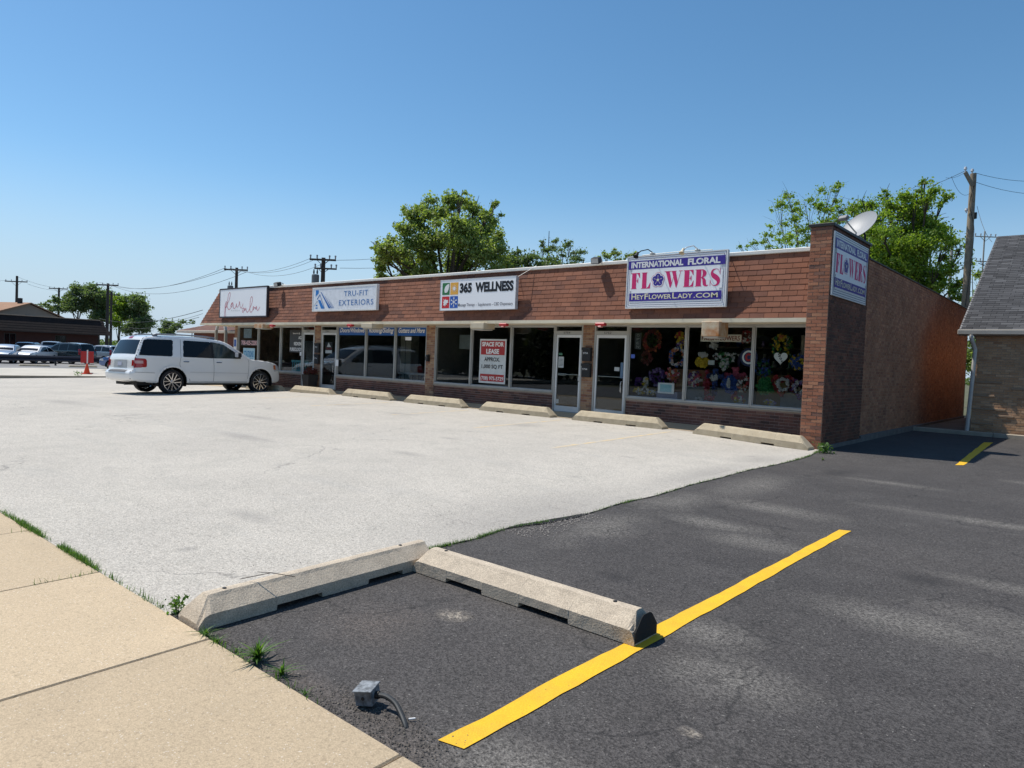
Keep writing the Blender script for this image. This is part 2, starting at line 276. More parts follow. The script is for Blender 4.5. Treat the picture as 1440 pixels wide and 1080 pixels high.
# ---------------------------------------------------------------- mesh builder
class MB:
    def __init__(s): s.v = []; s.f = []
    def add(s, vs, fs):
        o = len(s.v); s.v.extend([tuple(float(c) for c in v) for v in vs]); s.f.extend([tuple(i+o for i in f) for f in fs]); return s
    def box(s, x0, x1, y0, y1, z0, z1, T=None):
        vs = [(x, y, z) for z in (z0, z1) for y in (y0, y1) for x in (x0, x1)]
        if T is not None: vs = [tuple(T @ Vector(v)) for v in vs]
        return s.add(vs, [(0, 2, 3, 1), (4, 5, 7, 6), (0, 1, 5, 4), (2, 6, 7, 3), (0, 4, 6, 2), (1, 3, 7, 5)])
    def bevbox(s, x0, x1, y0, y1, z0, z1, b, T=None):
        """box with chamfered edges"""
        vs = []; fs = []
        X, Y, Z = (x0, x1), (y0, y1), (z0, z1)
        idx = {}
        for i in (0, 1):
            for j in (0, 1):
                for k in (0, 1):
                    c = (X[i], Y[j], Z[k]); d = (b if i == 0 else -b, b if j == 0 else -b, b if k == 0 else -b)
                    for ax in range(3):
                        p = [c[0]+d[0], c[1]+d[1], c[2]+d[2]]; p[ax] = c[ax]
                        idx[i, j, k, ax] = len(vs); vs.append(tuple(p))
        for i in (0, 1): fs.append([idx[i, 0, 0, 0], idx[i, 1, 0, 0], idx[i, 1, 1, 0], idx[i, 0, 1, 0]])
        for j in (0, 1): fs.append([idx[0, j, 0, 1], idx[1, j, 0, 1], idx[1, j, 1, 1], idx[0, j, 1, 1]])
        for k in (0, 1): fs.append([idx[0, 0, k, 2], idx[1, 0, k, 2], idx[1, 1, k, 2], idx[0, 1, k, 2]])
        for i in (0, 1):
            for j in (0, 1):
                fs.append([idx[i, j, 0, 0], idx[i, j, 1, 0], idx[i, j, 1, 1], idx[i, j, 0, 1]])
                fs.append([idx[i, 0, j, 0], idx[i, 1, j, 0], idx[i, 1, j, 2], idx[i, 0, j, 2]])
                fs.append([idx[0, i, j, 1], idx[1, i, j, 1], idx[1, i, j, 2], idx[0, i, j, 2]])
                for k in (0, 1): fs.append([idx[i, j, k, 0], idx[i, j, k, 1], idx[i, j, k, 2]])
        if T is not None: vs = [tuple(T @ Vector(v)) for v in vs]
        return s.add(vs, fs)
    def quad(s, a, b, c, d): return s.add([a, b, c, d], [(0, 1, 2, 3)])
    def prism(s, poly, z0, z1, T=None):
        n = len(poly); vs = [(x, y, z0) for x, y in poly] + [(x, y, z1) for x, y in poly]
        if T is not None: vs = [tuple(T @ Vector(v)) for v in vs]
        return s.add(vs, [tuple(range(n))[::-1], tuple(range(n, 2*n))] + [(i, (i+1) % n, n+(i+1) % n, n+i) for i in range(n)])
    def tube(s, pts, r, n=8, r2=None, cap=True):
        pts = [Vector(p) for p in pts]; m = len(pts); vs = []; fs = []
        up = Vector((0, 0, 1)); prev = None
        for i, p in enumerate(pts):
            d = (pts[min(i+1, m-1)] - pts[max(i-1, 0)]).normalized()
            if prev is None: a = d.orthogonal().normalized()
            else:
                a = prev - d*prev.dot(d); a = a.normalized() if a.length > 1e-6 else d.orthogonal().normalized()
            prev = a; b = d.cross(a)
            rr = r if r2 is None else r + (r2-r)*i/(m-1)
            for k in range(n):
                t = 2*math.pi*k/n; vs.append(p + a*math.cos(t)*rr + b*math.sin(t)*rr)
        for i in range(m-1):
            for k in range(n): fs.append((i*n+k, i*n+(k+1) % n, (i+1)*n+(k+1) % n, (i+1)*n+k))
        if cap: fs += [tuple(range(n))[::-1], tuple(range((m-1)*n, m*n))]
        return s.add(vs, fs)
    def lathe(s, prof, n, T=None):
        """profile (r, h) turned about local z"""
        vs = []; fs = []; m = len(prof)
        for r, h in prof:
            for k in range(n): t = 2*math.pi*k/n; vs.append((r*math.cos(t), r*math.sin(t), h))
        for i in range(m-1):
            for k in range(n): fs.append((i*n+k, i*n+(k+1) % n, (i+1)*n+(k+1) % n, (i+1)*n+k))
        if T is not None: vs = [tuple(T @ Vector(v)) for v in vs]
        return s.add(vs, fs)
    def ball(s, c, r, n=8, m=5, sq=(1, 1, 1)):
        vs = []; fs = []
        for i in range(m+1):
            a = math.pi*i/m
            for k in range(n): t = 2*math.pi*k/n; vs.append((c[0]+r*sq[0]*math.sin(a)*math.cos(t), c[1]+r*sq[1]*math.sin(a)*math.sin(t), c[2]+r*sq[2]*math.cos(a)))
        for i in range(m):
            for k in range(n): fs.append((i*n+k, (i+1)*n+k, (i+1)*n+(k+1) % n, i*n+(k+1) % n))
        return s.add(vs, fs)
    def grid(s, fn, nu, nv):
        vs = [fn(i/nu, j/nv) for j in range(nv+1) for i in range(nu+1)]
        return s.add(vs, [(j*(nu+1)+i, j*(nu+1)+i+1, (j+1)*(nu+1)+i+1, (j+1)*(nu+1)+i) for j in range(nv) for i in range(nu)])
    def mesh(s, name, mat, smooth=False):
        me = bpy.data.meshes.new(name); me.from_pydata(s.v, [], s.f); me.materials.append(mat)
        if smooth:
            me.polygons.foreach_set('use_smooth', [True]*len(me.polygons))
            try: me.set_sharp_from_angle(angle=R(35))
            except Exception: pass
        me.update(); return me
    def build(s, name, mat, parent=None, smooth=False, loc=None, rot=None, **props):
        return link(name, s.mesh(name, mat, smooth), parent, loc, rot, **props)
def link(name, me, parent=None, loc=None, rot=None, **props):
    o = bpy.data.objects.new(name, me); COL.objects.link(o); o.parent = parent
    if loc is not None: o.location = loc
    if rot is not None: o.rotation_euler = rot
    for k, v in props.items(): o[k] = v
    return o
def thing(name, label, cat, loc=(0, 0, 0), rz=0, group=None, rot=None):
    o = bpy.data.objects.new(name, None); COL.objects.link(o); o.location = loc; o.rotation_euler = rot or (0, 0, rz)
    o['label'] = label; o['category'] = cat
    if group: o['group'] = group
    return o
def tag(o, label, cat, group=None):
    o['label'] = label; o['category'] = cat
    if group: o['group'] = group
    return o
def dup(root, loc, rot=None, label=None, group=None):
    r = root.copy(); COL.objects.link(r); r.location = loc
    if rot is not None: r.rotation_euler = rot
    if label: r['label'] = label
    if group: r['group'] = group
    for ch in [c for c in bpy.data.objects if c.parent == root]:
        c = ch.copy(); COL.objects.link(c); c.parent = r
        for g in [d for d in bpy.data.objects if d.parent == ch]:
            d = g.copy(); COL.objects.link(d); d.parent = c
    return r
def TM(loc=(0, 0, 0), rot=(0, 0, 0)):
    from mathutils import Euler
    return Matrix.Translation(loc) @ Euler(rot).to_matrix().to_4x4()
def np_mesh(name, V, F, mat, rnd=None, smooth=False):
    """V (n,3), F (m,k) arrays, rnd per face"""
    me = bpy.data.meshes.new(name); k = F.shape[1]
    me.vertices.add(len(V)); me.vertices.foreach_set('co', V.astype(np.float32).ravel())
    me.loops.add(F.size); me.loops.foreach_set('vertex_index', F.astype(np.int32).ravel())
    me.polygons.add(len(F)); me.polygons.foreach_set('loop_start', np.arange(0, F.size, k, dtype=np.int32))
    if rnd is not None:
        a = me.attributes.new('rnd', 'FLOAT', 'FACE'); a.data.foreach_set('value', rnd.astype(np.float32))
    me.materials.append(mat); me.update(calc_edges=True); me.validate()
    me.polygons.foreach_set('use_smooth', [smooth]*len(me.polygons)); return me

# ---------------------------------------------------------------- lettering
_tc = {}
def text2d(s, bold=0.0, shear=0.0, spacing=1.0):
    key = (s, bold, shear, spacing)
    if key not in _tc:
        c = bpy.data.curves.new('t', 'FONT'); c.body = s; c.size = 1; c.offset = bold; c.shear = shear; c.space_character = spacing
        c.resolution_u = 4; c.fill_mode = 'FRONT'
        o = bpy.data.objects.new('t', c); me = bpy.data.meshes.new_from_object(o)
        V = np.array([v.co[:2] for v in me.vertices]).reshape(-1, 2); F = [tuple(p.vertices) for p in me.polygons]
        bpy.data.objects.remove(o); bpy.data.meshes.remove(me); bpy.data.curves.remove(c); _tc[key] = (V, F)
    return _tc[key]
def serifs(V, F, t=.045, e=.07):
    from collections import Counter
    cnt = Counter()
    for f in F:
        for i in range(len(f)): a, b = f[i], f[(i+1) % len(f)]; cnt[(min(a, b), max(a, b))] += 1
    cap = CAPH; V = list(map(tuple, V)); F = list(F)
    for (a, b), n in list(cnt.items()):
        if n != 1: continue
        (x0, y0), (x1, y1) = V[a], V[b]
        if abs(y0-y1) > .003 or abs(x1-x0) < .05: continue
        x0, x1 = min(x0, x1), max(x0, x1)
        for yb, d in ((0, 1), (cap, -1)):
            if abs(y0-yb) < .012:
                k = len(V); V += [(x0-e, yb), (x1+e, yb), (x1+e, yb+d*t), (x0-e, yb+d*t)]; F.append((k, k+1, k+2, k+3))
    return np.array(V), F
V_, F_ = text2d('H'); CAPH = float(V_[:, 1].max())
class Face:
    """a flat writing surface: origin at its lower left corner, u to the right, v up, n towards the reader"""
    def __init__(s, o, u, v, n=None):
        s.o = Vector(o); s.u = Vector(u).normalized(); s.v = Vector(v).normalized(); s.n = Vector(n).normalized() if n else s.u.cross(s.v)
    def P(s, x, y, d=0): return tuple(s.o + s.u*x + s.v*y + s.n*d)
    def shape(s, name, polys, mat, parent, d=.003):
        mb = MB()
        for i, p in enumerate(polys): mb.add([s.P(x, y, d+(i % 9)*.00012) for x, y in p], [tuple(range(len(p)))])
        return mb.build(name, mat, parent)
    def text(s, st, x, y, wd, ht, mat, parent, bold=0, shear=0, d=.004, serif=None, name='lettering', center=False, spacing=1.0):
        V, F = text2d(st, bold, shear, spacing)
        if serif: V, F = serifs(V, F, *serif)
        if len(V) == 0: return None
        x0, x1 = V[:, 0].min(), V[:, 0].max(); k = ht/CAPH
        kx = wd/(x1-x0) if wd else k
        nb = len(text2d(st, bold, shear, spacing)[0])
        mb = MB(); mb.add([s.P(x+(a-x0)*kx, y+b*k, d+(.0005 if i >= nb else 0)) for i, (a, b) in enumerate(V)], F)
        return mb.build(name, mat, parent)
    def stroke(s, name, paths, wd, mat, parent, d=.004):
        mb = MB()
        for pts in paths:
            q = spline(pts, 6); n = len(q); L = []; Rr = []
            for i in range(n):
                t = q[min(i+1, n-1)] - q[max(i-1, 0)]; t = t/(np.hypot(*t)+1e-9); nn = np.array([-t[1], t[0]])*wd/2
                L.append(q[i]+nn); Rr.append(q[i]-nn)
            mb.add([s.P(*p, d) for p in L] + [s.P(*p, d+.0004) for p in Rr], [(i, i+1, n+i+1, n+i) for i in range(n-1)])
        return mb.build(name, mat, parent)
def spline(pts, k=6):
    P = [np.array(p, float) for p in pts]; out = []
    for i in range(len(P)-1):
        p0, p1, p2, p3 = P[max(i-1, 0)], P[i], P[i+1], P[min(i+2, len(P)-1)]
        for j in range(k):
            t = j/k; out.append(.5*((2*p1)+(-p0+p2)*t+(2*p0-5*p1+4*p2-p3)*t*t+(-p0+3*p1-3*p2+p3)*t**3))
    out.append(P[-1]); return out
def rect(x0, y0, x1, y1): return [(x0, y0), (x1, y0), (x1, y1), (x0, y1)]
def frame_rects(x0, y0, x1, y1, t): return [rect(x0, y0, x1, y0+t), rect(x0, y1-t, x1, y1), rect(x0, y0+t, x0+t, y1-t), rect(x1-t, y0+t, x1, y1-t)]
def disc(cx, cy, r, n=20, ry=None): return [(cx+r*math.cos(2*math.pi*i/n), cy+(ry or r)*math.sin(2*math.pi*i/n)) for i in range(n)]

# ---------------------------------------------------------------- brick and shingle laying
_brick_me = {}
def lay_bricks(parent, o, u, n, L, H, mat, mort, count=0, row=.0677, bl=.2032, name='brick', stuff='brickwork', holes=(), quoin=False, backing=True, joint=.0095, proud=.010):
    """bricks on a wall: origin o, along u, up z, facing n. The first `count` bricks are parts of their own, the rest one mesh"""
    o = Vector(o); u = Vector(u); n = Vector(n); up = Vector((0, 0, 1))
    rows = int(H/row+.5); lst = []
    for r in range(rows):
        z0 = r*row; x = 0
        if quoin: lens = [bl*1.0, bl*1.0+.002] if r % 2 == 0 else [bl*.5, bl*1.0, bl*.5+.002]
        else: lens = ([bl*.5] if r % 2 else []) + [bl]*int(L/bl+2)
        for l in lens:
            a, b = x, min(x+l, L); x += l
            if b-a < .03: break
            if any(a < hx1 and b > hx0 and z0+row > hz0+.01 and z0 < hz1-.01 for hx0, hx1, hz0, hz1 in holes): continue
            lst.append((a+joint/2, b-joint/2, z0+joint/2, z0+row-joint/2))
    rot = Matrix((u, -n, up)).transposed().to_euler()
    V = []; Fc = []; rn = []
    for i, (a, b, c, d) in enumerate(lst):
        pr = proud + random.uniform(-.003, .003)
        if i < count:
            key = (round(b-a, 3), round(d-c, 3), mat.name, i % 4)
            if key not in _brick_me:
                mb = MB(); hw, hh = (b-a)/2, (d-c)/2; j = [random.uniform(-.0015, .0015) for _ in range(8)]
                mb.add([(-hw+j[0], 0, -hh+j[1]), (hw+j[2], 0, -hh+j[3]), (hw+j[4], 0, hh+j[5]), (-hw+j[6], 0, hh+j[7]), (-hw-.001, .03, -hh-.001), (hw+.001, .03, -hh-.001), (hw+.001, .03, hh+.001), (-hw-.001, .03, hh+.001)],
                       [(0, 1, 2, 3), (1, 0, 4, 5), (2, 1, 5, 6), (3, 2, 6, 7), (0, 3, 7, 4)])
                _brick_me[key] = mb.mesh(name, mat)
            p = o + u*(a+b)/2 + up*(c+d)/2 + n*pr
            ob = link(name, _brick_me[key], parent, p, rot)
        else:
            j = lambda: random.uniform(-.0015, .0015)
            base = len(V)
            for (x, z) in ((a, c), (b, c), (b, d), (a, d)): V.append(o + u*(x+j()) + up*(z+j()) + n*pr)
            for (x, z) in ((a, c), (b, c), (b, d), (a, d)): V.append(o + u*x + up*z - n*.01)
            Fc += [(base, base+1, base+2, base+3), (base+1, base, base+4, base+5), (base+2, base+1, base+5, base+6), (base+3, base+2, base+6, base+7), (base, base+3, base+7, base+4)]
            rn += [random.random()]*5
    if Fc:
        me = np_mesh(stuff, np.array([tuple(v) for v in V]), np.array(Fc), mat, np.array(rn)); link(stuff, me, parent, kind='stuff')
    if backing:
        mb = MB()
        hs = sorted(holes)
        if not hs: mb.quad(*[tuple(o+u*x+up*z) for x, z in ((0, 0), (L, 0), (L, H), (0, H))])
        else:
            xs = sorted({0, L} | {min(max(h[0], 0), L) for h in hs} | {min(max(h[1], 0), L) for h in hs})
            for a, b in zip(xs, xs[1:]):
                zs = [(0, H)]
                for h in hs:
                    if h[0] <= a+1e-4 and h[1] >= b-1e-4:
                        nz = []
                        for z0, z1 in zs:
                            if h[2] > z0: nz.append((z0, min(z1, h[2])))
                            if h[3] < z1: nz.append((max(z0, h[3]), z1))
                        zs = nz
                for z0, z1 in zs: mb.quad(*[tuple(o+u*x+up*z) for x, z in ((a, z0), (b, z0), (b, z1), (a, z1))])
        mb.build('mortar', mort, parent)
_sh_me = {}
def lay_shingles(parent, o, u, v, L, H, mat, tw, ex, count, clip=None, lo=None, thick=.008, name='shingle', stuff='shingles', order=1):
    """asphalt shingle tabs on a slope: origin o at the lower edge, u along it, v up the slope. Largest-seen ones (from the +u end when order=-1) come first as parts"""
    o = Vector(o); u = Vector(u).normalized(); v = Vector(v).normalized(); n = u.cross(v)
    rows = int(round(H/ex)); ex = H/rows; lst = []
    for r in range(rows):
        off = (r*.5 + .13*math.sin(r*3.1)) % 1*tw; x = -off
        while x < L:
            a, b = max(x, lo((r+.5)*ex) if lo else 0), min(x+tw, L); x += tw
            if b-a < .02: continue
            if clip and not clip((a+b)/2, (r+.5)*ex): continue
            lst.append((a, b, r))
    lst.sort(key=lambda t: -t[1] if order < 0 else t[0])
    rot = Matrix((u, v, n)).transposed().to_euler()
    V = []; Fc = []; rn = []
    for i, (a, b, r) in enumerate(lst):
        g = .004; y0 = r*ex + random.uniform(-.003, .003); y1 = (r+1)*ex+.02; a2, b2 = a+g, b-g
        t0 = thick+.004+random.uniform(0, .003)
        if i < count:
            key = (round(b2-a2, 2), mat.name, i % 3)
            if key not in _sh_me:
                h = (b2-a2)/2; mb = MB()
                mb.add([(-h, 0, t0), (h, 0, t0), (h, y1-y0, .003), (-h, y1-y0, .003), (-h, 0, 0), (h, 0, 0), (h, y1-y0, -.001), (-h, y1-y0, -.001)], [(0, 1, 2, 3), (4, 5, 1, 0), (5, 6, 2, 1), (7, 4, 0, 3)])
                _sh_me[key] = mb.mesh(name, mat)
            link(name, _sh_me[key], parent, o + u*(a+b)/2 + v*y0 + n*(.001+random.uniform(0, .002)), rot)
        else:
            base = len(V)
            for (x, y, z) in ((a2, y0, t0), (b2, y0, t0), (b2, y1, .003), (a2, y1, .003), (a2, y0, 0), (b2, y0, 0), (b2, y1, 0), (a2, y1, 0)): V.append(tuple(o+u*x+v*y+n*z))
            Fc += [(base, base+1, base+2, base+3), (base+4, base+5, base+1, base), (base+5, base+6, base+2, base+1), (base+7, base+4, base, base+3)]
            rn += [random.random()]*4
    if Fc: link(stuff, np_mesh(stuff, np.array(V), np.array(Fc), mat, np.array(rn)), parent, kind='stuff')

# ================================================================ THE GROUND
XL = sorted({-1500, -400, -150, -90, -60, -45, -34, -30, -25, -20, -16, -12, -9, -7, -5, 1, 2, 4, 8, 15, 40, 150, 400, 1500} | {round(-3.2+.2*i, 2) for i in range(17)})
YL = sorted({-1500, -400, -100, -40, -16, -14, -12, -10, -8, -6, 1, 3, 6, 12, 25, 60, 150, 400, 1500} | {round(-5+.25*i, 2) for i in range(21)})
def sheet(name, x0, x1, y0, y1, dz, mat, zf=None, parent=None, sub=None, **kw):
    xs = [x0]+[x for x in XL if x0 < x < x1]+[x1]; ys = [y0]+[y for y in YL if y0 < y < y1]+[y1]
    mb = MB(); zf = zf or gz; n = len(xs)
    mb.v = [(x, y, zf(x, y)+dz) for y in ys for x in xs]
    mb.f = [(j*n+i, j*n+i+1, (j+1)*n+i+1, (j+1)*n+i) for j in range(len(ys)-1) for i in range(n-1)]
    if parent is None: kw.setdefault('kind', 'structure')
    return mb.build(name, mat, parent, **kw)
earth_m = M('grass_ground', (.075, .085, .035), .95, (.12, .10, .06), .6, .8, .5, 20)
street_m = M('street_asphalt', (.11, .11, .11), .9, (.15, .145, .14), .5, .7, .3, 40, fine=.15)
farlot_m = M('far_lot_asphalt', (.26, .25, .24), .9, (.17, .165, .16), .12, 1, .3, 40, fine=.1)
farwalk_m = M('far_concrete', (.50, .46, .39), .9, (.42, .38, .32), .5, .7, .3, 30, fine=.1)
sheet('ground', -1500, 1500, -1500, 1500, -.03, earth_m)
# the pale lot; its right edge follows the worn seam
SEAM = [(.02, -12.54), (.03, -10.6), (.08, -9.9), (.03, -9.4), (.13, -8.9), (.20, -8.3), (.17, -7.6), (.22, -6.8), (.18, -5.9), (.21, -5.0), (.19, -4.0), (.22, -3.0), (.20, -2.0), (.16, -1.2), (.05, -.35), (.0, .2)]
sheet('parking_lot', -37.1, 0.0, -12.54, .3, 0.0, lot_m)
mb = MB()
for i in range(len(SEAM)-1):
    (xa, ya), (xb, yb) = SEAM[i], SEAM[i+1]
    mb.quad((-.001, ya, gz(0, ya)), (xa, ya, gz(xa, ya)), (xb, yb, gz(xb, yb)), (-.001, yb, gz(0, yb)))
mb.build('parking_lot_edge', lot_m, kind='structure')
sheet('asphalt', 0.0, 30, -12.54, 8.05, -.004, asp_m)
sheet('street', -60, 60, -40, -15.6, -.012, street_m)
sheet('verge', -60, 60, -15.6, -14.25, -.006, earth_m)
# far side of the lot: kerb, pavement, the neighbours' car park
sheet('far_pavement', -49.5, -37.1, -60, 60, 0.06, farwalk_m, parent=None)
sheet('far_car_park', -130, -49.5, -60, 60, .02, farlot_m)
MB().box(-37.25, -37.1, -60, 45, -.6, -.30).build('far_kerb', M('kerb', (.32, .28, .22), .9, (.2, .17, .12), 2, .7), kind='structure')
# public pavement of concrete slabs
sw = bpy.data.objects.new('sidewalk', None); COL.objects.link(sw); sw['kind'] = 'structure'
jx = [-60+0]*0 + [2.21-1.64*k for k in range(-4, 1)] + [.555, -1.11, -2.72, -4.33] + [-4.33-1.62*k for k in range(1, 16)]
jx = sorted(set(round(v, 3) for v in jx))
for i in range(len(jx)-1):
    a, b = jx[i]+.004, jx[i+1]-.004; dz = random.uniform(-.002, .002)
    mb = MB(); m = 3
    xs = [a+.006, b-.006]; y0, y1 = -14.24, -12.548
    f = lambda x, y: (x, y, gz(x, y)+.012+dz)
    g = lambda x, y: (x, y, gz(x, y)+.003)
    mb.add([f(a+.008, y0), f(b-.008, y0), f(b-.008, y1-.008), f(a+.008, y1-.008), g(a, y0), g(b, y0), g(b, y1), g(a, y1), (a, y0, -.5), (b, y0, -.5), (b, y1, -.5), (a, y1, -.5)],
           [(0, 1, 2, 3), (4, 5, 1, 0), (5, 6, 2, 1), (6, 7, 3, 2), (7, 4, 0, 3), (8, 9, 5, 4), (9, 10, 6, 5), (10, 11, 7, 6), (11, 8, 4, 7)])
    mb.build('slab', walk_m, sw)
sheet('sidewalk_bed', -60, 30, -14.25, -12.54, -.03, M('joint_dirt', (.07, .055, .04), .95), kind='structure')
# shop-front walkway rising to the doors
wf = lambda X, Y: gz(X, 0)*(1-sm(-3.2, 0, X)*.3) + .0 + .10*min(max((Y-.32)/.5, 0), 1) + .006
mb = MB(); xs = [-27, -24, -20, -16, -12, -8, -5, -3, -2, -1, -.0]; ys = [.28, .33, .82, 1.0]
mb.v = [(x, y, wf(x, y)) for y in ys for x in xs]; n = len(xs)
mb.f = [(j*n+i, j*n+i+1, (j+1)*n+i+1, (j+1)*n+i) for j in range(3) for i in range(n-1)]
mb.build('walkway', walk_m, kind='structure')
# painted lines
def paint(name, pts0, pts1, mat, dz=.004, wob=.011):
    (x0, y0), (x1, y1) = pts0; (a0, b0), (a1, b1) = pts1
    n = 40; mb = MB(); v = []
    for i in range(n+1):
        t = i/n; lx, ly = x0+(a0-x0)*t, y0+(b0-y0)*t; rx, ry = x1+(a1-x1)*t, y1+(b1-y1)*t
        lx += random.uniform(-wob, wob)*.5+math.sin(i*.7)*wob*.5; rx += random.uniform(-wob, wob)*.5
        v += [(lx, ly, gz(lx, ly)+dz-.004), (rx, ry, gz(rx, ry)+dz-.004)]
    mb.add(v, [(2*i, 2*i+1, 2*i+3, 2*i+2) for i in range(n)]); return mb.build(name, mat, kind='structure')
paint('parking_line', ((2.225, -12.36), (2.355, -12.33)), ((2.328, -6.99), (2.432, -6.95)), yellow_m, .005)
paint('parking_line', ((2.285, -.10), (2.40, .02)), ((1.98, 5.9), (2.14, 6.1)), yellow_m, .005)
for k, (x, y1) in enumerate([(-3.15, -4.6), (-6.2, -3.4), (-9.45, -3.0), (-12.7, -3.2), (-15.9, -3.0)]):
    paint('faded_line', ((x-.05, -.25), (x+.05, -.25)), ((x-.05, y1), (x+.05, y1)), fade_m, .006)
# kerb across the end of the alley
kb = MB()
for k in range(6): kb.bevbox(.02+k*1.9, .02+k*1.9+1.89, 8.05, 8.23, -.3, .035, .012)
kb.build('alley_kerb', M('kerb_concrete', (.42, .36, .28), .9, (.3, .25, .19), 3, .7, .5, 60), kind='structure')
sheet('back_yard', -.1, 30, 8.23, 30, .02, M('yard', (.20, .18, .15), .95, (.10, .09, .06), 1, .8), zf=lambda x, y: -.03)

# ================================================================ THE STRIP OF SHOPS
B = thing('strip_mall', 'long low strip of shops with brown shingle mansard, brick piers and tall windows', 'shop building', (0, 0, 0))
GY = .90
PIERS = [(-24.85, -24.61), (-18.77, -18.37), (-12.51, -12.11), (-6.41, -6.05)]
BAYS = [(-24.58, -22.90), (-22.90, -21.18), (-21.18, -19.62), (-17.35, -15.67), (-15.67, -14.085), (-14.085, -12.51), (-12.11, -10.525), (-10.525, -8.93), (-8.93, -7.35), (-5.025, -3.44), (-3.44, -1.815), (-1.815, -.41)]
DOORS = [(-19.62, -18.77, 0), (-18.37, -17.35, 1), (-7.35, -6.41, 0), (-6.05, -5.025, 1)]
# corner wing: bricks that can be told apart, laid first
wing_core = MB().box(-.408, -.003, .003, 2.687, -.5, 4.31)
wing_core.build('wall', mortar_m, B)
lay_bricks(B, (-.41, 0, -.09), (1, 0, 0), (0, -1, 0), .41, 4.40, brick_m, mortar_m, count=140, quoin=True)
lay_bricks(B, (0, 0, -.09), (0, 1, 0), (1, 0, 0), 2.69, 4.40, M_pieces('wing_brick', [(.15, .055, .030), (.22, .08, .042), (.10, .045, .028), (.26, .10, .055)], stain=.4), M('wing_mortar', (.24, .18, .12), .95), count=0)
lay_bricks(B, (-.41, 2.69, 3.7), (0, -1, 0), (-1, 0, 0), 2.2, .61, brick_m, mortar_m, count=0)
cap = MB().bevbox(-.45, .04, -.04, 2.74, 4.31, 4.375, .01); cap.build('parapet_cap', darkmetal_m, B)
# long side wall
lay_bricks(B, (-.035, 2.69, -.09), (0, 1, 0), (1, 0, 0), 14.1, 4.13, side_m, M('side_mortar', (.42, .25, .14), .95, (.17, .11, .08), 3, .6), count=0)
MB().box(-.30, -.04, 2.69, 16.79, -.5, 4.035).build('wall', mortar_m, B)
MB().bevbox(-.34, .0, 2.70, 16.83, 4.04, 4.075, .008).build('parapet_cap', darkmetal_m, B)
MB().box(-.05, .05, -.03, 2.75, -.6, .0).box(-.06, .04, 2.69, 16.8, -.6, .06).build('foundation', found_m, B)
# shell: back wall, party walls, ceiling, floor, roof
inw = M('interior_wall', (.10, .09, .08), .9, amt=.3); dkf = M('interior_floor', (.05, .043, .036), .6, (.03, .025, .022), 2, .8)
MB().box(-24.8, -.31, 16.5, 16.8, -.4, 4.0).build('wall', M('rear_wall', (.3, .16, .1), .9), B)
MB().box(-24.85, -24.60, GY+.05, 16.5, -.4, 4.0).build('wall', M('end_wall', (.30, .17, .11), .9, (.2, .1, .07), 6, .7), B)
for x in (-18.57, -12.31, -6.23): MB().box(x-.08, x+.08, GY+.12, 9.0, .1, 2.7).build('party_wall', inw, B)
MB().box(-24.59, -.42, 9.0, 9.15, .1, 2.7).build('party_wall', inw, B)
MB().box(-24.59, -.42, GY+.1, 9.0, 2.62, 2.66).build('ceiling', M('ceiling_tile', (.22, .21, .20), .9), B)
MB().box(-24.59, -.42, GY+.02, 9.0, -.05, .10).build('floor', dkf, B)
MB().box(-24.6, -.42, .5, 16.5, 3.80, 3.88).build('roof', M('roof_felt', (.25, .25, .25), .9), B)
# mansard
mv = Vector((0, .37, 1.40)); ml = mv.length
mans = MB(); x0, x1, xt = -26.3, -.412, -25.35
mans.add([(x0, .05, 2.53), (x1, .05, 2.53), (x1, .42, 3.93), (xt, .42, 3.93), (x0, 2.4, 2.53), (xt, 2.4, 3.93)], [(0, 1, 2, 3), (0, 3, 5, 4)])
mans.build('mansard', M('roof_board', (.13, .05, .035), .95), B)
lay_shingles(B, (x0, .05, 2.53), (1, 0, 0), mv, x1-x0, ml, shingle_m, .305, .1205, 300, order=-1, lo=lambda v_: v_/ml*(xt-x0))
MB().bevbox(xt-.03, x1, .36, .62, 3.915, 4.0, .012).build('coping', M('white_coping', (.80, .77, .70), .5, (.70, .66, .58), 3, .5), B)
MB().box(x0, x1, .02, .05, 2.445, 2.53).build('fascia', cream_m, B)
MB().box(x0, x1, .05, 1.02, 2.46, 2.48).box(x0, -24.86, 1.02, 2.4, 2.46, 2.48).build('soffit', cream_m, B)
# piers and bulkheads
BR = 0
for a, b in PIERS: 
    MB().box(a+.003, b-.003, GY-.018, GY+.14, -.4, 2.46).build('pier', mortar_m, B)
    lay_bricks(B, (a, GY-.02, .02), (1, 0, 0), (0, -1, 0), b-a, 2.43, pier_m, mortar_m, count=0, bl=.2, stuff='pier_brickwork', backing=True)
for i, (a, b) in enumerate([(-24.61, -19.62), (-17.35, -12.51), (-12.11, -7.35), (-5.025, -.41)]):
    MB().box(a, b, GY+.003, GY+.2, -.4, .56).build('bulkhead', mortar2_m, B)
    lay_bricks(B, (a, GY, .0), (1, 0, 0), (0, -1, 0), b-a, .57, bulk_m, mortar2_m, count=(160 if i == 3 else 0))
    MB().bevbox(a, b, GY-.05, GY+.16, .57, .61, .006).build('window_sill', M('sill_stone', (.40, .35, .28), .85, (.28, .24, .19), 5, .6, .4, 70), B)
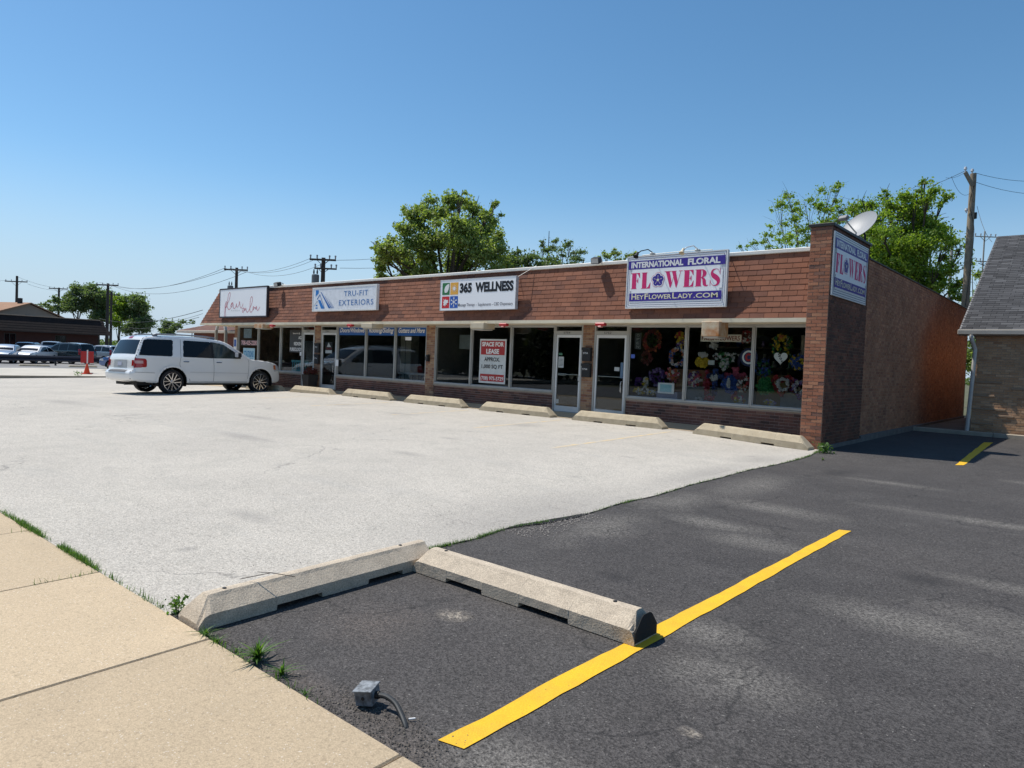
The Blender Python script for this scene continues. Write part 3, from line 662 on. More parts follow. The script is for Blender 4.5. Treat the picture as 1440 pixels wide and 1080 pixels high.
# windows
for a, b in BAYS:
    z0, z1 = .612, 2.458; t = .034; y0, y1 = GY-.035, GY+.06
    f = MB(); f.bevbox(a+.002, a+t, y0, y1, z0, z1, .004); f.bevbox(b-t, b-.002, y0, y1, z0, z1, .004)
    f.bevbox(a+t, b-t, y0, y1, z0, z0+.05, .004); f.bevbox(a+t, b-t, y0, y1, z1-.05, z1, .004)
    wf_ = f.build('window', alu_m, B)
    g = MB(); s_ = .014
    for bx in ((a+t, a+t+s_, z0+.05, z1-.05), (b-t-s_, b-t, z0+.05, z1-.05), (a+t+s_, b-t-s_, z0+.05, z0+.05+s_), (a+t+s_, b-t-s_, z1-.05-s_, z1-.05)): g.box(bx[0], bx[1], GY+.005, GY+.02, bx[2], bx[3])
    g.build('glazing_bead', M('bead', (.55, .55, .53), .4), wf_)
    MB().box(a+t, b-t, GY+.022, GY+.030, z0+.05, z1-.05).build('pane', shopglass_m, wf_)
# doors
dglass = M_glass('door_glass', (.75, .78, .78), 1.52, 1.1)
for a, b, hs in DOORS:
    y0, y1 = GY-.03, GY+.06; zb = .10
    f = MB(); f.bevbox(a+.002, a+.05, y0, y1, zb, 2.458, .004); f.bevbox(b-.05, b-.002, y0, y1, zb, 2.458, .004); f.bevbox(a+.05, b-.05, y0, y1, 2.20, 2.30, .004); f.bevbox(a+.05, b-.05, y0, y1, 2.42, 2.458, .004); f.box(a+.05, b-.05, y0-.03, y1, .09, .115)
    fr = f.build('door_frame', alu_m, B); MB().box(a+.05, b-.05, GY+.02, GY+.028, 2.30, 2.42).build('transom_pane', dglass, fr)
    a1, b1 = a+.054, b-.054; d = MB(); y0, y1 = GY-.012, GY+.034
    d.bevbox(a1, a1+.055, y0, y1, .12, 2.195, .003); d.bevbox(b1-.055, b1, y0, y1, .12, 2.195, .003); d.bevbox(a1+.055, b1-.055, y0, y1, .12, .27, .003); d.bevbox(a1+.055, b1-.055, y0, y1, 2.12, 2.195, .003)
    dr = d.build('door', M('door_metal', (.66, .67, .66), .38, (.55, .56, .55), 4, .5, metal=.2), B)
    MB().box(a1+.055, b1-.055, GY+.006, GY+.014, .27, 2.12).build('pane', dglass, dr)
    hb = MB().bevbox(a1+.055, b1-.055, GY+.04, GY+.075, 1.115, 1.135, .004)
    if not hs: hb.bevbox(a1+.05, a1+.30, GY+.04, GY+.10, 1.09, 1.15, .006)
    hb.build('push_bar', white_m, dr)
    hx = b1-.09 if hs else a1+.028
    hh = MB().tube([(hx, y0, 1.02), (hx, y0-.05, 1.01), (hx, y0-.055, .86), (hx, y0-.05, .75), (hx, y0, .74)] if hs else [(b1-.03, y0, 1.10), (b1-.03, y0-.04, 1.09), (b1-.03, y0-.045, .98), (b1-.03, y0, .95)], .011, 8)
    hh.build('handle', M('chrome_pull', (.7, .7, .7), .25, metal=.8), dr)
    Face((a+.2, GY-.031, 2.225), (1, 0, 0), (0, 0, 1)).text({-18.77: '5762', -17.35: '5760', -6.41: '5754', -5.025: '5752'}[b], .1, 0, .22, .05, black_m, fr)

# ================================================================ SIGNS ON THE MANSARD
def sign_box(label, x0, x1, z0, z1, yf, dpt, face_m, edge_m, rim=.03, posts=()):
    t = thing('shop_sign', label, 'sign', ((x0+x1)/2, yf, z0), 0)
    W, H = x1-x0, z1-z0; hw = W/2
    MB().bevbox(-hw, hw, 0, dpt, 0, H, .006).build('cabinet', edge_m, t)
    MB().box(-hw+rim, hw-rim, -.008, .001, rim, H-rim).build('panel', face_m, t)
    if rim > 0:
        r = MB()
        for q in ((-hw, hw, 0, rim), (-hw, hw, H-rim, H), (-hw, -hw+rim, rim, H-rim), (hw-rim, hw, rim, H-rim)): r.box(q[0], q[1], -.016, .0005, q[2], q[3])
        r.build('rim', edge_m, t)
    br = MB()
    for fx in (.06, .94) if W < 3 else (.03, .5, .97):
        x = -hw+W*fx
        br.tube([(x, dpt-.02, .05), (x, .16-yf, .05)], .012, 6)       # lower stand-off to the slope
        br.tube([(x, dpt-.01, H-.06), (x, .40-yf, min(3.96-z0, H-.04))], .008, 6)  # stay to the coping
    for fx in posts:
        x = hw+fx; br.tube([(hw, dpt*.5, H-.03), (x, .45-yf, 4.03-z0), (x+.01, .45-yf, 3.97-z0)], .009, 6)
    br.build('bracket', M('galvanised', (.45, .43, .40), .5, metal=.5), t)
    return t, Face((-hw, -.008, 0), (1, 0, 0), (0, 0, 1), (0, -1, 0)), W, H
panel_m = M('sign_acrylic', (.92, .91, .91), .35, (.84, .84, .85), 1.5, .3); sw_m = M('sign_white', (.78, .76, .73), .4)
navy_m = M('navy_print', (.012, .018, .10), .45, amt=.1); purple_m = M('purple_print', (.045, .022, .27), .45, amt=.1); pink_m = M('pink_print', (.66, .02, .15), .45, amt=.1)
ivory_m = M('ivory_print', (.78, .72, .50), .5, amt=.1); wprint_m = M('white_print', (.80, .79, .77), .5, amt=.1); blackp_m = M('black_print', (.006, .006, .008), .5, amt=.1)
# ---- heavy display capitals for FLOWERS
def didone(ch):
    """fat-face capital as polygons in a 1-high box; returns (polys, width)"""
    if ch in 'FLE':
        st = rect(.08, 0, .48, 1); P = [rect(0, 0, .54 if ch != 'L' else .2, .035), rect(0, .965, .54 if ch == 'L' else .2, 1), st]
        wd = .82
        if ch in 'FE': P += [rect(.44, .965, wd-.02, 1), [(wd-.02, 1), (wd, .68), (wd-.04, .68), (wd-.18, .9), (wd-.3, .965)], rect(.44, .49, .62, .525), [(.62, .36), (.66, .36), (.66, .66), (.62, .66), (.56, .53), (.56, .48)]]
        if ch in 'LE': P += [rect(.2, 0, wd, .035), [(wd, 0), (wd+.03, .36), (wd-.01, .36), (wd-.16, .12), (wd-.32, .035)]]
        if ch == 'F': P += []
        return P, wd+.03
    if ch == 'R':
        P = [rect(.08, 0, .48, 1), rect(0, 0, .54, .035), rect(0, .965, .5, 1)]
        o = []; i_ = []
        for k in range(13):
            t = math.pi/2-math.pi*k/12; o.append((.5+.40*math.cos(t), .75+.25*math.sin(t))); i_.append((.5+.09*math.cos(t), .75+.215*math.sin(t)))
        for k in range(12): P.append([o[k], o[k+1], i_[k+1], i_[k]])
        P += [rect(.44, .965, .5, 1), rect(.44, .5, .52, .535), [(.5, .53), (.72, .50), (.86, .36), (.90, .10), (.98, .05), (1.04, .1), (1.06, .06), (.98, -.01), (.80, -.01), (.64, .08), (.58, .40), (.50, .5)]]
        return P, 1.06
    if ch == 'W':
        P = [[(.10, 1), (.42, 1), (.66, .28), (.56, 0), (.50, 0)], [(.56, 0), (.64, .16), (.84, .80), (.80, .80)], [(.62, 1), (.94, 1), (1.16, .28), (1.06, 0), (1.0, 0)], [(1.04, 0), (1.10, .10), (1.38, .97), (1.34, .97)]]
        P += [rect(0, .965, .54, 1), rect(.56, .965, 1.02, 1), rect(1.2, .965, 1.52, 1)]; return P, 1.5
    if ch == 'S':
        c = spline([(.74, .76), (.62, .94), (.42, .975), (.22, .90), (.16, .74), (.28, .60), (.50, .48), (.66, .34), (.66, .16), (.50, .03), (.28, .03), (.12, .16), (.06, .28)], 5)
        wd = spline([(.03,), (.03,), (.05,), (.14,), (.24,), (.34,), (.36,), (.34,), (.24,), (.10,), (.04,), (.03,), (.03,)], 5); P = []; n = len(c); L = []; Q = []
        for i in range(n):
            t = c[min(i+1, n-1)]-c[max(i-1, 0)]; t = t/np.hypot(*t); nn = np.array([-t[1], t[0]])*wd[i][0]*.42; L.append(tuple(c[i]+nn)); Q.append(tuple(c[i]-nn))
        for i in range(n-1): P.append([L[i], L[i+1], Q[i+1], Q[i]])
        return P + [rect(.76, .66, .80, 1), rect(.02, 0, .06, .36)], .84
def flowers_face(t, F, W, H):
    """the florist's print: bands, nested borders, lettering and the purple blossom"""
    k = W/2.48; kv = H/1.25
    X = lambda v: v*k
    Y = lambda v: v*kv
    bl = []
    for i, (ins, ins2) in enumerate([(.035, .03), (.075, .075), (.115, .12)]):
        bl += frame_rects(X(ins), Y(ins2), W-X(ins), H-Y(ins2), .009)
    F.shape('border_lines', bl, navy_m, t, .003)
    F.shape('white_field', [rect(X(.10), Y(.42), W-X(.10), Y(.82))] + [rect(X(.16), Y(.16), W-X(.16), H-Y(.16))], panel_m, t, .005)
    F.shape('colour_band', [rect(X(.05), Y(.93), W-X(.05), Y(1.13))], purple_m, t, .007)
    F.shape('colour_band', [rect(X(.10), Y(.17), W-X(.10), Y(.36))], purple_m, t, .007)
    F.text('INTERNATIONAL', X(.12), Y(.97), X(1.33), Y(.125), wprint_m, t, bold=.045, d=.009, serif=(.07, .05))
    F.text('FLORAL', X(1.56), Y(.97), X(.76), Y(.125), wprint_m, t, bold=.045, d=.009, serif=(.07, .05))
    x = X(.14)
    for c, hh, xx, ww in (('H', .13, .16, .10), ('EY', .10, .275, .155), ('F', .13, .445, .08), ('LOWER', .10, .54, .47), ('L', .13, 1.03, .09), ('ADY', .10, 1.135, .30), ('.COM', .10, 1.46, .46)):
        s_ = 2.16/1.78; F.text(c, X(.16+(xx-.16)*s_), Y(.215), X(ww*s_), Y(hh), ivory_m, t, bold=.018, d=.009, serif=(.05, .04))
    y0, hh = Y(.465), Y(.38); polys = []; x = X(.13); sc = X(1)*.285
    for c in 'FL':
        P, wd = didone(c); polys += [[(x+a*sc, y0+b*hh) for a, b in p] for p in P]; x += wd*sc+X(.03)
    cx = x+X(.16); x = cx+X(.16)
    rest = 'WERS'; tot = sum(didone(c)[1] for c in rest); s2 = (W-X(.14)-x-X(.03)*3)/tot
    for c in rest:
        P, wd = didone(c); polys += [[(x+a*s2, y0+b*hh) for a, b in p] for p in P]; x += wd*s2+X(.03)
    F.shape('lettering', polys, pink_m, t, .007)
    cy = y0+hh*.5; pet = lambda r, q, d: [disc(cx+r*math.cos(R(90+72*i)), cy+r*math.sin(R(90+72*i)), q, 14) for i in range(5)]
    F.shape('flower_outline', pet(X(.085), X(.092), 0)+[disc(cx, cy, X(.1))], pink_m, t, .0075)
    F.shape('flower_outline', pet(X(.085), X(.083), 0)+[disc(cx, cy, X(.09))], panel_m, t, .009)
    F.shape('petal', pet(X(.082), X(.066), 0)+[disc(cx, cy, X(.08))], purple_m, t, .0105)
    F.shape('flower_centre', [disc(cx, cy, X(.03))]+[[(cx, cy), (cx+X(.11)*math.cos(R(90+72*i-3)), cy+X(.11)*math.sin(R(90+72*i-3))), (cx+X(.11)*math.cos(R(90+72*i+3)), cy+X(.11)*math.sin(R(90+72*i+3)))] for i in range(5)], ivory_m, t, .012)
t, F, W, H = sign_box('large purple and pink florist sign with two gooseneck lamps above it', -4.61, -2.11, 2.78, 4.01, .005, .07, panel_m, white_m, .018)
flowers_face(t, F, W, H)
for i, x in enumerate((-3.98, -2.85)):
    L = thing('sign_lamp', ['gooseneck lamp over the left half of the purple florist sign', 'gooseneck lamp over the right half of the purple florist sign'][i], 'lamp', (x, .06, 4.02), 0, 'lamps above the florist sign')
    MB().tube([(0, .0, -.02), (0, -.02, .06), (-.01, -.20, .10), (-.02, -.50, .02), (-.03, -.62, -.06)], .012, 8).build('arm', white_m if i else black_m, L)
    MB().bevbox(-.05, .05, -.05, .06, .0, .05, .01).build('base', alu_m, L)
    MB().lathe([(.01, .10), (.028, .09), (.034, .03), (.06, -.04), (.062, -.045), (.055, -.04), (.02, .02)], 14, TM((-.03, -.66, -.10), (R(-35), 0, 0))).build('reflector', cream_m if i else black_m, L, smooth=True)
t = MB().tube([(-4.25, .06, 4.03), (-3.3, .06, 4.05), (-2.5, .06, 4.04)], .009, 6).build('conduit_pipe', alu_m); tag(t, 'thin electric conduit running along the top edge of the florist sign', 'pipe')
# side copy of the florist sign, on the shaded wing
t = thing('side_sign', 'shaded florist sign fixed flat to the brick side wall of the corner wing', 'sign', (.045, .02, 2.97), 0)
W2, H2 = 2.42, 1.25
MB().bevbox(-.03, 0, 0, W2, 0, H2, .004).build('cabinet', white_m, t)
flowers_face(t, Face((0, 0, 0), (0, 1, 0), (0, 0, 1), (1, 0, 0)), W2, H2)
# ---- 365 wellness
t, F, W, H = sign_box('white wellness sign with green, orange, red and blue squares', -11.02, -8.06, 2.83, 3.735, .0, .10, panel_m, M('weathered_edge', (.55, .55, .56), .6, (.3, .3, .3), 12, .6), .012, posts=(.30,))
k = W/122.0  # 122 px wide in close view
sqs = [((.03, .51), (.135, .90), M('leaf_green', (.03, .18, .055), .5)), ((.145, .51), (.255, .90), M('sun_orange', (.83, .42, .06), .5)), ((.03, .08), (.135, .46), M('maple_red', (.62, .012, .02), .5)), ((.145, .08), (.255, .46), M('snow_blue', (.012, .10, .46), .5))]
for (a, b), (c, d), m_ in sqs: F.shape('colour_square', [rect(a*W, b*H, c*W, d*H)], m_, t, .003)
lf = [(.065, .60), (.060, .68), (.072, .78), (.098, .84), (.128, .87), (.128, .78), (.120, .68), (.105, .60), (.085, .575), (.072, .58)]
F.shape('leaf_print', [[(x*W, y*H) for x, y in lf]], wprint_m, t, .006)
cx, cy = .2*W, .705*H; F.shape('sun_print', [disc(cx, cy, .055)]+[[(cx+.065*math.cos(a-.12), cy+.065*math.sin(a-.12)), (cx+.065*math.cos(a+.12), cy+.065*math.sin(a+.12)), (cx+.12*math.cos(a), cy+.12*math.sin(a))] for a in [i*math.pi/6 for i in range(12)]], wprint_m, t, .006)
mp = [(0, -.13), (.012, -.05), (.10, -.085), (.085, -.04), (.13, -.02), (.06, .035), (.075, .08), (.02, .06), (0, .14), (-.03, .06), (-.085, .09), (-.07, .03), (-.13, -.01), (-.085, -.04), (-.10, -.085), (-.012, -.05)]
c_, s_ = math.cos(.7), math.sin(.7); cx, cy = .083*W, .27*H
F.shape('maple_print', [[(cx+x*c_-y*s_, cy+x*s_+y*c_) for x, y in mp]], wprint_m, t, .006)
cx, cy = .2*W, .27*H; sf = []
for i in range(3):
    a = math.pi/2+i*math.pi/3; ux, uy = math.cos(a), math.sin(a); px, py = -uy, ux; L_ = .15 if i == 0 else .13
    sf.append([(cx+ux*L_+px*.009, cy+uy*L_+py*.009), (cx+ux*L_-px*.009, cy+uy*L_-py*.009), (cx-ux*L_-px*.009, cy-uy*L_-py*.009), (cx-ux*L_+px*.009, cy-uy*L_+py*.009)])
for i in range(6):
    a = math.pi/2+i*math.pi/3
    for s2 in (-.5, .5):
        bx, by = cx+.085*math.cos(a), cy+.085*math.sin(a); ex, ey = bx+.05*math.cos(a+s2), by+.05*math.sin(a+s2); px, py = -math.sin(a+s2)*.007, math.cos(a+s2)*.007
        sf.append([(bx+px, by+py), (bx-px, by-py), (ex-px, ey-py), (ex+px, ey+py)])
F.shape('snowflake_print', sf+[disc(cx, cy, .03, 6)], wprint_m, t, .006)
F.text('365', .275*W, .575*H, .165*W, .265*H, blackp_m, t, bold=.055); F.text('WELLNESS', .485*W, .575*H, .485*W, .265*H, blackp_m, t, bold=.055)
grey_m = M('grey_print', (.14, .14, .17), .5)
F.text('Massage Therapy', .262*W, .125*H, .225*W, .095*H, grey_m, t, bold=.008); F.text('-', .50*W, .125*H, .012*W, .095*H, grey_m, t); F.text('Supplements', .53*W, .125*H, .17*W, .095*H, grey_m, t, bold=.008); F.text('-', .712*W, .125*H, .012*W, .095*H, grey_m, t); F.text('CBD Dispensary', .735*W, .125*H, .235*W, .095*H, grey_m, t, bold=.008)
# ---- tru-fit
t, F, W, H = sign_box('white sign with blue serif capitals and a blue striped house logo', -17.66, -14.01, 2.905, 3.75, .0, .10, M('sign_cool_white', (.84, .85, .88), .35), white_m, .05)
blue_m = M('logo_blue', (.012, .19, .56), .45); blue2_m = M('logo_blue_dark', (.01, .13, .42), .45); bl3 = M('serif_blue', (.07, .20, .48), .5)
q = lambda pts: [((x)*W/100, y*H/100) for x, y in pts]
F.shape('logo_chimney', [q([(5.5, 62), (5.5, 89), (10.5, 89), (10.5, 76)])], blue_m, t)
F.shape('logo_gable', [q([(9.5, 48), (13.5, 48), (20.5, 11), (15.2, 11)])], blue_m, t)
F.shape('logo_roof_line', [q([(7.5, 51), (12.5, 72), (13.2, 70), (8.8, 50)]), q([(12.5, 72), (21, 13), (20.2, 13), (12.4, 67)])], blue2_m, t)
F.shape('logo_stripe', [q([(x, y), (x+wd*.5, y-2), (x2+wd, 12), (x2, 12)]) for x, y, x2, wd in ((13.5, 81, 27.5, 3.4), (20.0, 66, 31.5, 1.6), (25, 56, 34, 1.0), (28, 50, 36, .7))], blue2_m, t)
F.shape('logo_outline', [q([(2.8, 22), (3.3, 22), (8.1, 42), (8.0, 44)]), q([(8.0, 44), (8.1, 42), (9.5, 36), (9.9, 36)])], grey_m, t)
F.shape('logo_window', [q(rect(6.0, 22.5, 8.8, 28)), q(rect(5.8, 12, 9.2, 17))], blue_m, t)
F.text('TRU-FIT', .51*W, .59*H, .37*W, .20*H, bl3, t, bold=.004, serif=(.03, .05), spacing=1.15); F.text('EXTERIORS', .435*W, .22*H, .52*W, .21*H, bl3, t, bold=.004, serif=(.03, .05), spacing=1.15)
# ---- flair salon
fbrown = M('dark_frame', (.03, .02, .025), .5)
t, F, W, H = sign_box('white salon sign in a dark frame with thin crimson handwriting', -24.52, -20.72, 2.74, 3.96, -.005, .085, panel_m, fbrown, .055, posts=(.5,))
crim = M('crimson_script', (.50, .015, .07), .5)
cv = lambda pts: [((x-165)/1050*W, (810-y-(1215-x)*.02+0)/(690)*H*1.0 + .0) for x, y in pts]
F.stroke('lettering', [cv([(318, 560), (345, 470), (385, 400), (415, 260), (405, 205), (375, 250), (355, 400), (345, 520), (310, 560)]), cv([(330, 400), (300, 500), (300, 600), (290, 720), (305, 775), (322, 720), (310, 590), (330, 420)]),
    cv([(360, 430), (350, 520), (380, 590), (405, 600), (435, 560), (445, 490), (480, 450), (450, 460), (435, 520), (460, 545), (485, 470), (495, 560), (520, 585), (550, 540), (563, 475), (565, 540), (590, 555), (620, 500), (630, 430), (640, 500), (650, 560), (675, 585), (695, 540), (712, 480)]),
    cv([(700, 600), (725, 580), (715, 610), (700, 660), (715, 685), (735, 640), (760, 585), (740, 620), (755, 640), (778, 600), (790, 670), (815, 680), (850, 620), (900, 480), (910, 380), (890, 340), (868, 400), (860, 560), (865, 660), (890, 690), (920, 640), (930, 560), (945, 610), (930, 640), (950, 600), (975, 580), (985, 630), (1000, 560), (1010, 640), (1035, 650), (1055, 610), (1070, 575)])], .022, crim, t)
F.text('A V E D A', .265*W, .215*H, .19*W, .045*H, M('pale_grey_print', (.45, .47, .46), .5), t, bold=.0)
# ---- small fixtures under and on the eaves
rust_m = M('rusty_cream', (.58, .48, .33), .6, (.42, .16, .04), 5, 1.0)
creamb_m = M('cream_box', (.58, .49, .35), .6, amt=.2)
lbs = [(-2.66, -2.10, 2.08, 'rust-stained cream light box under the eave over the florist windows', rust_m), (-9.72, -9.00, 2.24, 'clean cream light box under the eave above the lease sign', creamb_m), (-14.75, -13.95, 2.26, 'cream light box under the eave in front of the blue window banners', creamb_m), (-21.6, -20.7, 2.26, 'orange-rusted cream light box under the eave of the salon', rust_m)]
for x0_, x1_, zb, lab, m_ in lbs:
    t = thing('light_box', lab, 'light', ((x0_+x1_)/2, .0, 2.46), 0, 'cream light boxes under the eave'); hw = (x1_-x0_)/2*.72
    MB().bevbox(-hw, hw, -.12, .35, zb-2.46+.06, .0, .008).build('housing', m_, t)
    MB().bevbox(-hw*.85, hw*.85, -.08, .30, zb-2.46+.02, zb-2.46+.06, .006).build('lens', M('dusty_lens', (.45, .42, .36), .4), t)
for x, lab in ((-5.32, 'red alarm strobe under the eave above the florist door'), (-8.5, 'red alarm strobe under the eave right of the lease sign'), (-15.45, 'red alarm strobe under the eave above the first blue banner'), (-20.4, 'red alarm strobe under the eave of the salon')):
    t = thing('alarm_strobe', lab, 'alarm', (x, .04, 2.45), 0, 'red alarm strobes along the eave')
    MB().bevbox(-.14, .14, -.05, .07, -.075, .0, .015).build('base', red_m, t)
    MB().bevbox(-.05, .05, -.06, .05, -.11, -.075, .012).build('lens', M('strobe_lens', (.7, .3, .28), .2), t)
for x, lab in ((-5.88, 'black twin floodlight on the coping left of the florist sign'), (-20.6, 'black twin floodlight on the coping right of the salon sign')):
    t = thing('floodlight', lab, 'light', (x+.25, .45, 4.0), 0, 'floodlights on the coping')
    MB().tube([(0, 0, 0), (0, -.03, .07), (-.02, -.16, .09)], .018, 8).build('arm', alu_m, t)
    MB().bevbox(-.13, .09, -.36, -.14, .0, .15, .02, TM((-.05, 0, .02), (R(18), 0, R(14)))).build('housing', black_m, t)
    MB().box(-.11, .07, -.367, -.359, .02, .13, TM((-.05, 0, .02), (R(18), 0, R(14)))).build('lens', M('flood_lens', (.5, .5, .48), .15), t)
    MB().bevbox(-.07, .07, -.05, .05, -.06, .01, .01).build('base', alu_m, t)
# mail boxes on the piers
for (x, z, lab) in ((-6.22, 1.50, 'upper black mailbox on the brick pier between the two white doors'), (-6.22, 1.08, 'lower black mailbox on the brick pier between the two white doors'), (-18.5, 1.44, 'upper black mailbox on the pier by the salon door'), (-18.5, 1.02, 'lower black mailbox on the pier by the salon door')):
    t = thing('mailbox', lab, 'mailbox', (x, GY-.03, z), 0, 'black mailboxes on the piers')
    MB().bevbox(-.14, .13, -.09, .0, 0, .33, .008).build('box_body', black_m, t)
    MB().bevbox(-.15, .14, -.11, .0, .29, .36, .01).build('lid', black_m, t)
    Face((-.14, -.0905, .0), (1, 0, 0), (0, 0, 1)).text('5754', .04, .19, .15, .045, wprint_m, t)
t = thing('wall_lantern', 'small black lantern on the brick pier left of the vacant shop windows', 'lamp', (-12.36, GY-.03, 1.30), 0)
MB().bevbox(-.05, .05, -.10, 0, .0, .22, .012).build('housing', black_m, t); MB().bevbox(-.04, .04, -.14, -.10, .04, .16, .01).build('lens', M('lantern_glass', (.08, .08, .08), .15), t)
t = thing('parking_sign', 'small blue and white parking sign on the leftmost brick pier', 'sign', (-24.74, GY-.04, 1.45), 0)
MB().box(-.13, .13, -.012, 0, 0, .50).build('plate', sw_m, t); Face((-.13, -.012, 0), (1, 0, 0), (0, 0, 1)).shape('print', [rect(.04, .12, .22, .42)], M('sign_blue', (.02, .08, .35), .5), t)
t = thing('salon_notice', 'tiny white notice on the frame of the salon door', 'notice', (-19.66, GY-.04, 1.30), 0); MB().box(-.06, .06, -.01, 0, 0, .14).build('plate', sw_m, t)
# planter by the salon door
t = thing('planter', 'dark square planter with a red-leaved plant beside the salon door', 'planter', (-18.62, .62, .11), 0)
MB().add([(-.17, -.17, 0), (.17, -.17, 0), (.17, .17, 0), (-.17, .17, 0), (-.22, -.22, .5), (.22, -.22, .5), (.22, .22, .5), (-.22, .22, .5)], [(3, 2, 1, 0), (0, 1, 5, 4), (1, 2, 6, 5), (2, 3, 7, 6), (3, 0, 4, 7)]).build('pot', M('dark_pot', (.035, .03, .028), .6), t)
MB().box(-.2, .2, -.2, .2, .44, .46).build('soil', M('soil', (.03, .022, .015), .95), t)
def leaf_blob(c, rad, n, size, mat, name, parent, sq=(1, 1, 1), seed=0, tip=0, rn_=None):
    g = np.random.default_rng(seed); d = g.normal(size=(n, 3)); d /= np.linalg.norm(d, axis=1)[:, None]; r = rad*g.random(n)**.4
    P = np.array(c)+d*r[:, None]*np.array(sq)
    return link(name, leaves_mesh(name, P, size, mat, g, d), parent)
def leaves_mesh(name, P, size, mat, g, outward=None, droop=.25, aspect=.55):
    n = len(P); a = g.normal(size=(n, 3)); a[:, 2] -= droop
    if outward is not None: a += outward*.6
    a /= np.linalg.norm(a, axis=1)[:, None]
    b = g.normal(size=(n, 3)); b -= a*(a*b).sum(1)[:, None]; b /= np.linalg.norm(b, axis=1)[:, None]
    s = size*g.uniform(.6, 1.25, n)[:, None]
    nrm = np.cross(a, b)
    v0 = P-a*s*.5; v1 = P+b*s*aspect*.5+nrm*s*.08; v2 = P+a*s*.5; v3 = P-b*s*aspect*.5+nrm*s*.08
    V = np.stack([v0, v1, v2, v3], 1).reshape(-1, 3); F = np.arange(4*n).reshape(-1, 4)
    return np_mesh(name, V, F, mat, g.random(n))
leaf_red = M_leaf('red_leaf', (.10, .015, .02), (.18, .03, .03), (.06, .05, .02))
leaf_blob((0, 0, .60), .26, 260, .09, leaf_red, 'foliage', t, (1, 1, .7), 3)

# ================================================================ SHOP WINDOW CONTENTS
GI = GY+.012      # lettering and sheets stuck to the face of the glass
def card(name, label, cat, x0, x1, z0, z1, mat, y=GI, th=.006, group=None):
    t = thing(name, label, cat, ((x0+x1)/2, y, z0), 0, group); MB().box(-(x1-x0)/2, (x1-x0)/2, 0, th, 0, z1-z0).build('sheet', mat, t)
    return t, Face((-(x1-x0)/2, 0, 0), (1, 0, 0), (0, 0, 1), (0, -1, 0)), x1-x0, z1-z0
bb = M('banner_blue', (.012, .10, .36), .5, amt=.2)
for (a, b, s_, lab) in ((-17.28, -15.73, 'Doors/Windows', 'blue banner reading Doors/Windows at the top of the window'), (-15.6, -14.15, 'Roofing/Siding', 'blue banner reading Roofing/Siding at the top of the window'), (-14.0, -12.6, 'Gutters and More', 'blue banner reading Gutters and More at the top of the window')):
    t, F, W, H = card('window_banner', lab, 'banner', a, b, 2.12, 2.44, bb, group='blue window banners'); F.text(s_, .05, .10, W-.1, .15, wprint_m, t, bold=.02, shear=.35)
# lease sign
t, F, W, H = card('lease_sign', 'red and white SPACE FOR LEASE sign behind the middle window', 'sign', -10.18, -9.13, .74, 2.05, M('lease_white', (.62, .66, .65), .5), y=GI)
lr = M('lease_red', (.42, .02, .02), .5)
F.shape('print', [rect(.05, .81*H, W-.05, 1.26*H/1.31 if False else H-.05)], lr, t); F.shape('print', [rect(.05, .06, W-.05, .27)], lr, t)
H_ = H
F.text('SPACE FOR', .09, .84*H, W-.18, .115, wprint_m, t, bold=.045, d=.006); F.text('LEASE', .27, .66*H+.02, W-.54, .125, wprint_m, t, bold=.045, d=.006)
F.shape('print', [rect(.05, .645*H, W-.05, .81*H+.001)], lr, t, .003)
F.text('APPROX.', .2, .50*H, .62, .11, blackp_m, t, bold=.02, d=.006); F.text('1,000 SQ FT', .1, .34*H, .85, .105, blackp_m, t, bold=.02, d=.006); F.text('(708) 975-5729', .07, .10, W-.14, .10, wprint_m, t, bold=.02, d=.006)
# salon window writing and furniture
t, F, W, H = card('phone_lettering', 'pink and white phone number lettered on the salon window', 'lettering', -24.35, -23.0, 1.63, 1.86, M('dark_film', (.03, .02, .025), .4)); F.text('708-425-2200', .03, .03, W-.06, .17, M('pink_white', (.75, .45, .45), .5), t, bold=.02)
t, F, W, H = card('stations_sign', 'light blue STATIONS sign behind the leftmost salon window', 'sign', -24.15, -23.2, .95, 1.52, M('pale_blue_card', (.38, .58, .66), .5)); F.text('STATIONS', .08, .20, W-.16, .24, M('mid_blue_print', (.03, .22, .45), .5), t, bold=.03); F.text('AVAILABLE', .12, .06, W-.24, .07, M('mid_blue_print', (.03, .22, .45), .5), t, bold=.02)
t, F, W, H = card('window_poster', 'pale grey poster at the top of the leftmost salon window', 'poster', -24.2, -23.55, 1.95, 2.35, M('poster_grey', (.30, .36, .42), .5), y=GI+.03)
t, F, W, H = card('salon_lettering', 'white product names lettered beside the salon door', 'lettering', -20.55, -19.68, 1.42, 2.30, M('dark_film2', (.018, .018, .018), .4)); F.text('Sexier hair @', .22, .72, .5, .05, wprint_m, t, bold=.01); F.text('AG', .62, .52, .2, .11, wprint_m, t, bold=.02); F.text('REDKEN', .32, .28, .5, .12, wprint_m, t, bold=.02); F.text('PUREOLOGY', .05, .06, .80, .12, wprint_m, t, bold=.02)
turq = M('turquoise_paint', (.10, .36, .38), .5)
t = thing('display_bench', 'turquoise slatted bench in the salon window', 'bench', (-20.55, 1.25, .12), 0)
MB().bevbox(-.62, .62, -.18, .18, .50, .55, .01).build('seat', turq, t)
MB().bevbox(-.62, .62, .15, .18, .90, .99, .008).box(-.62, .62, .15, .18, .55, .60).build('back_rail', turq, t)
for k in range(9): MB().box(-.56+k*.135, -.51+k*.135, .155, .175, .60, .90).build('slat', turq, t)
for sx in (-.58, .54):
    for sy in (-.16, .12): MB().box(sx, sx+.04, sy, sy+.04, 0, .5).build('leg', turq, t)
t = thing('sheer_curtain', 'white sheer curtain gathered in the salon window', 'curtain', (-20.05, 1.5, .9), 0)
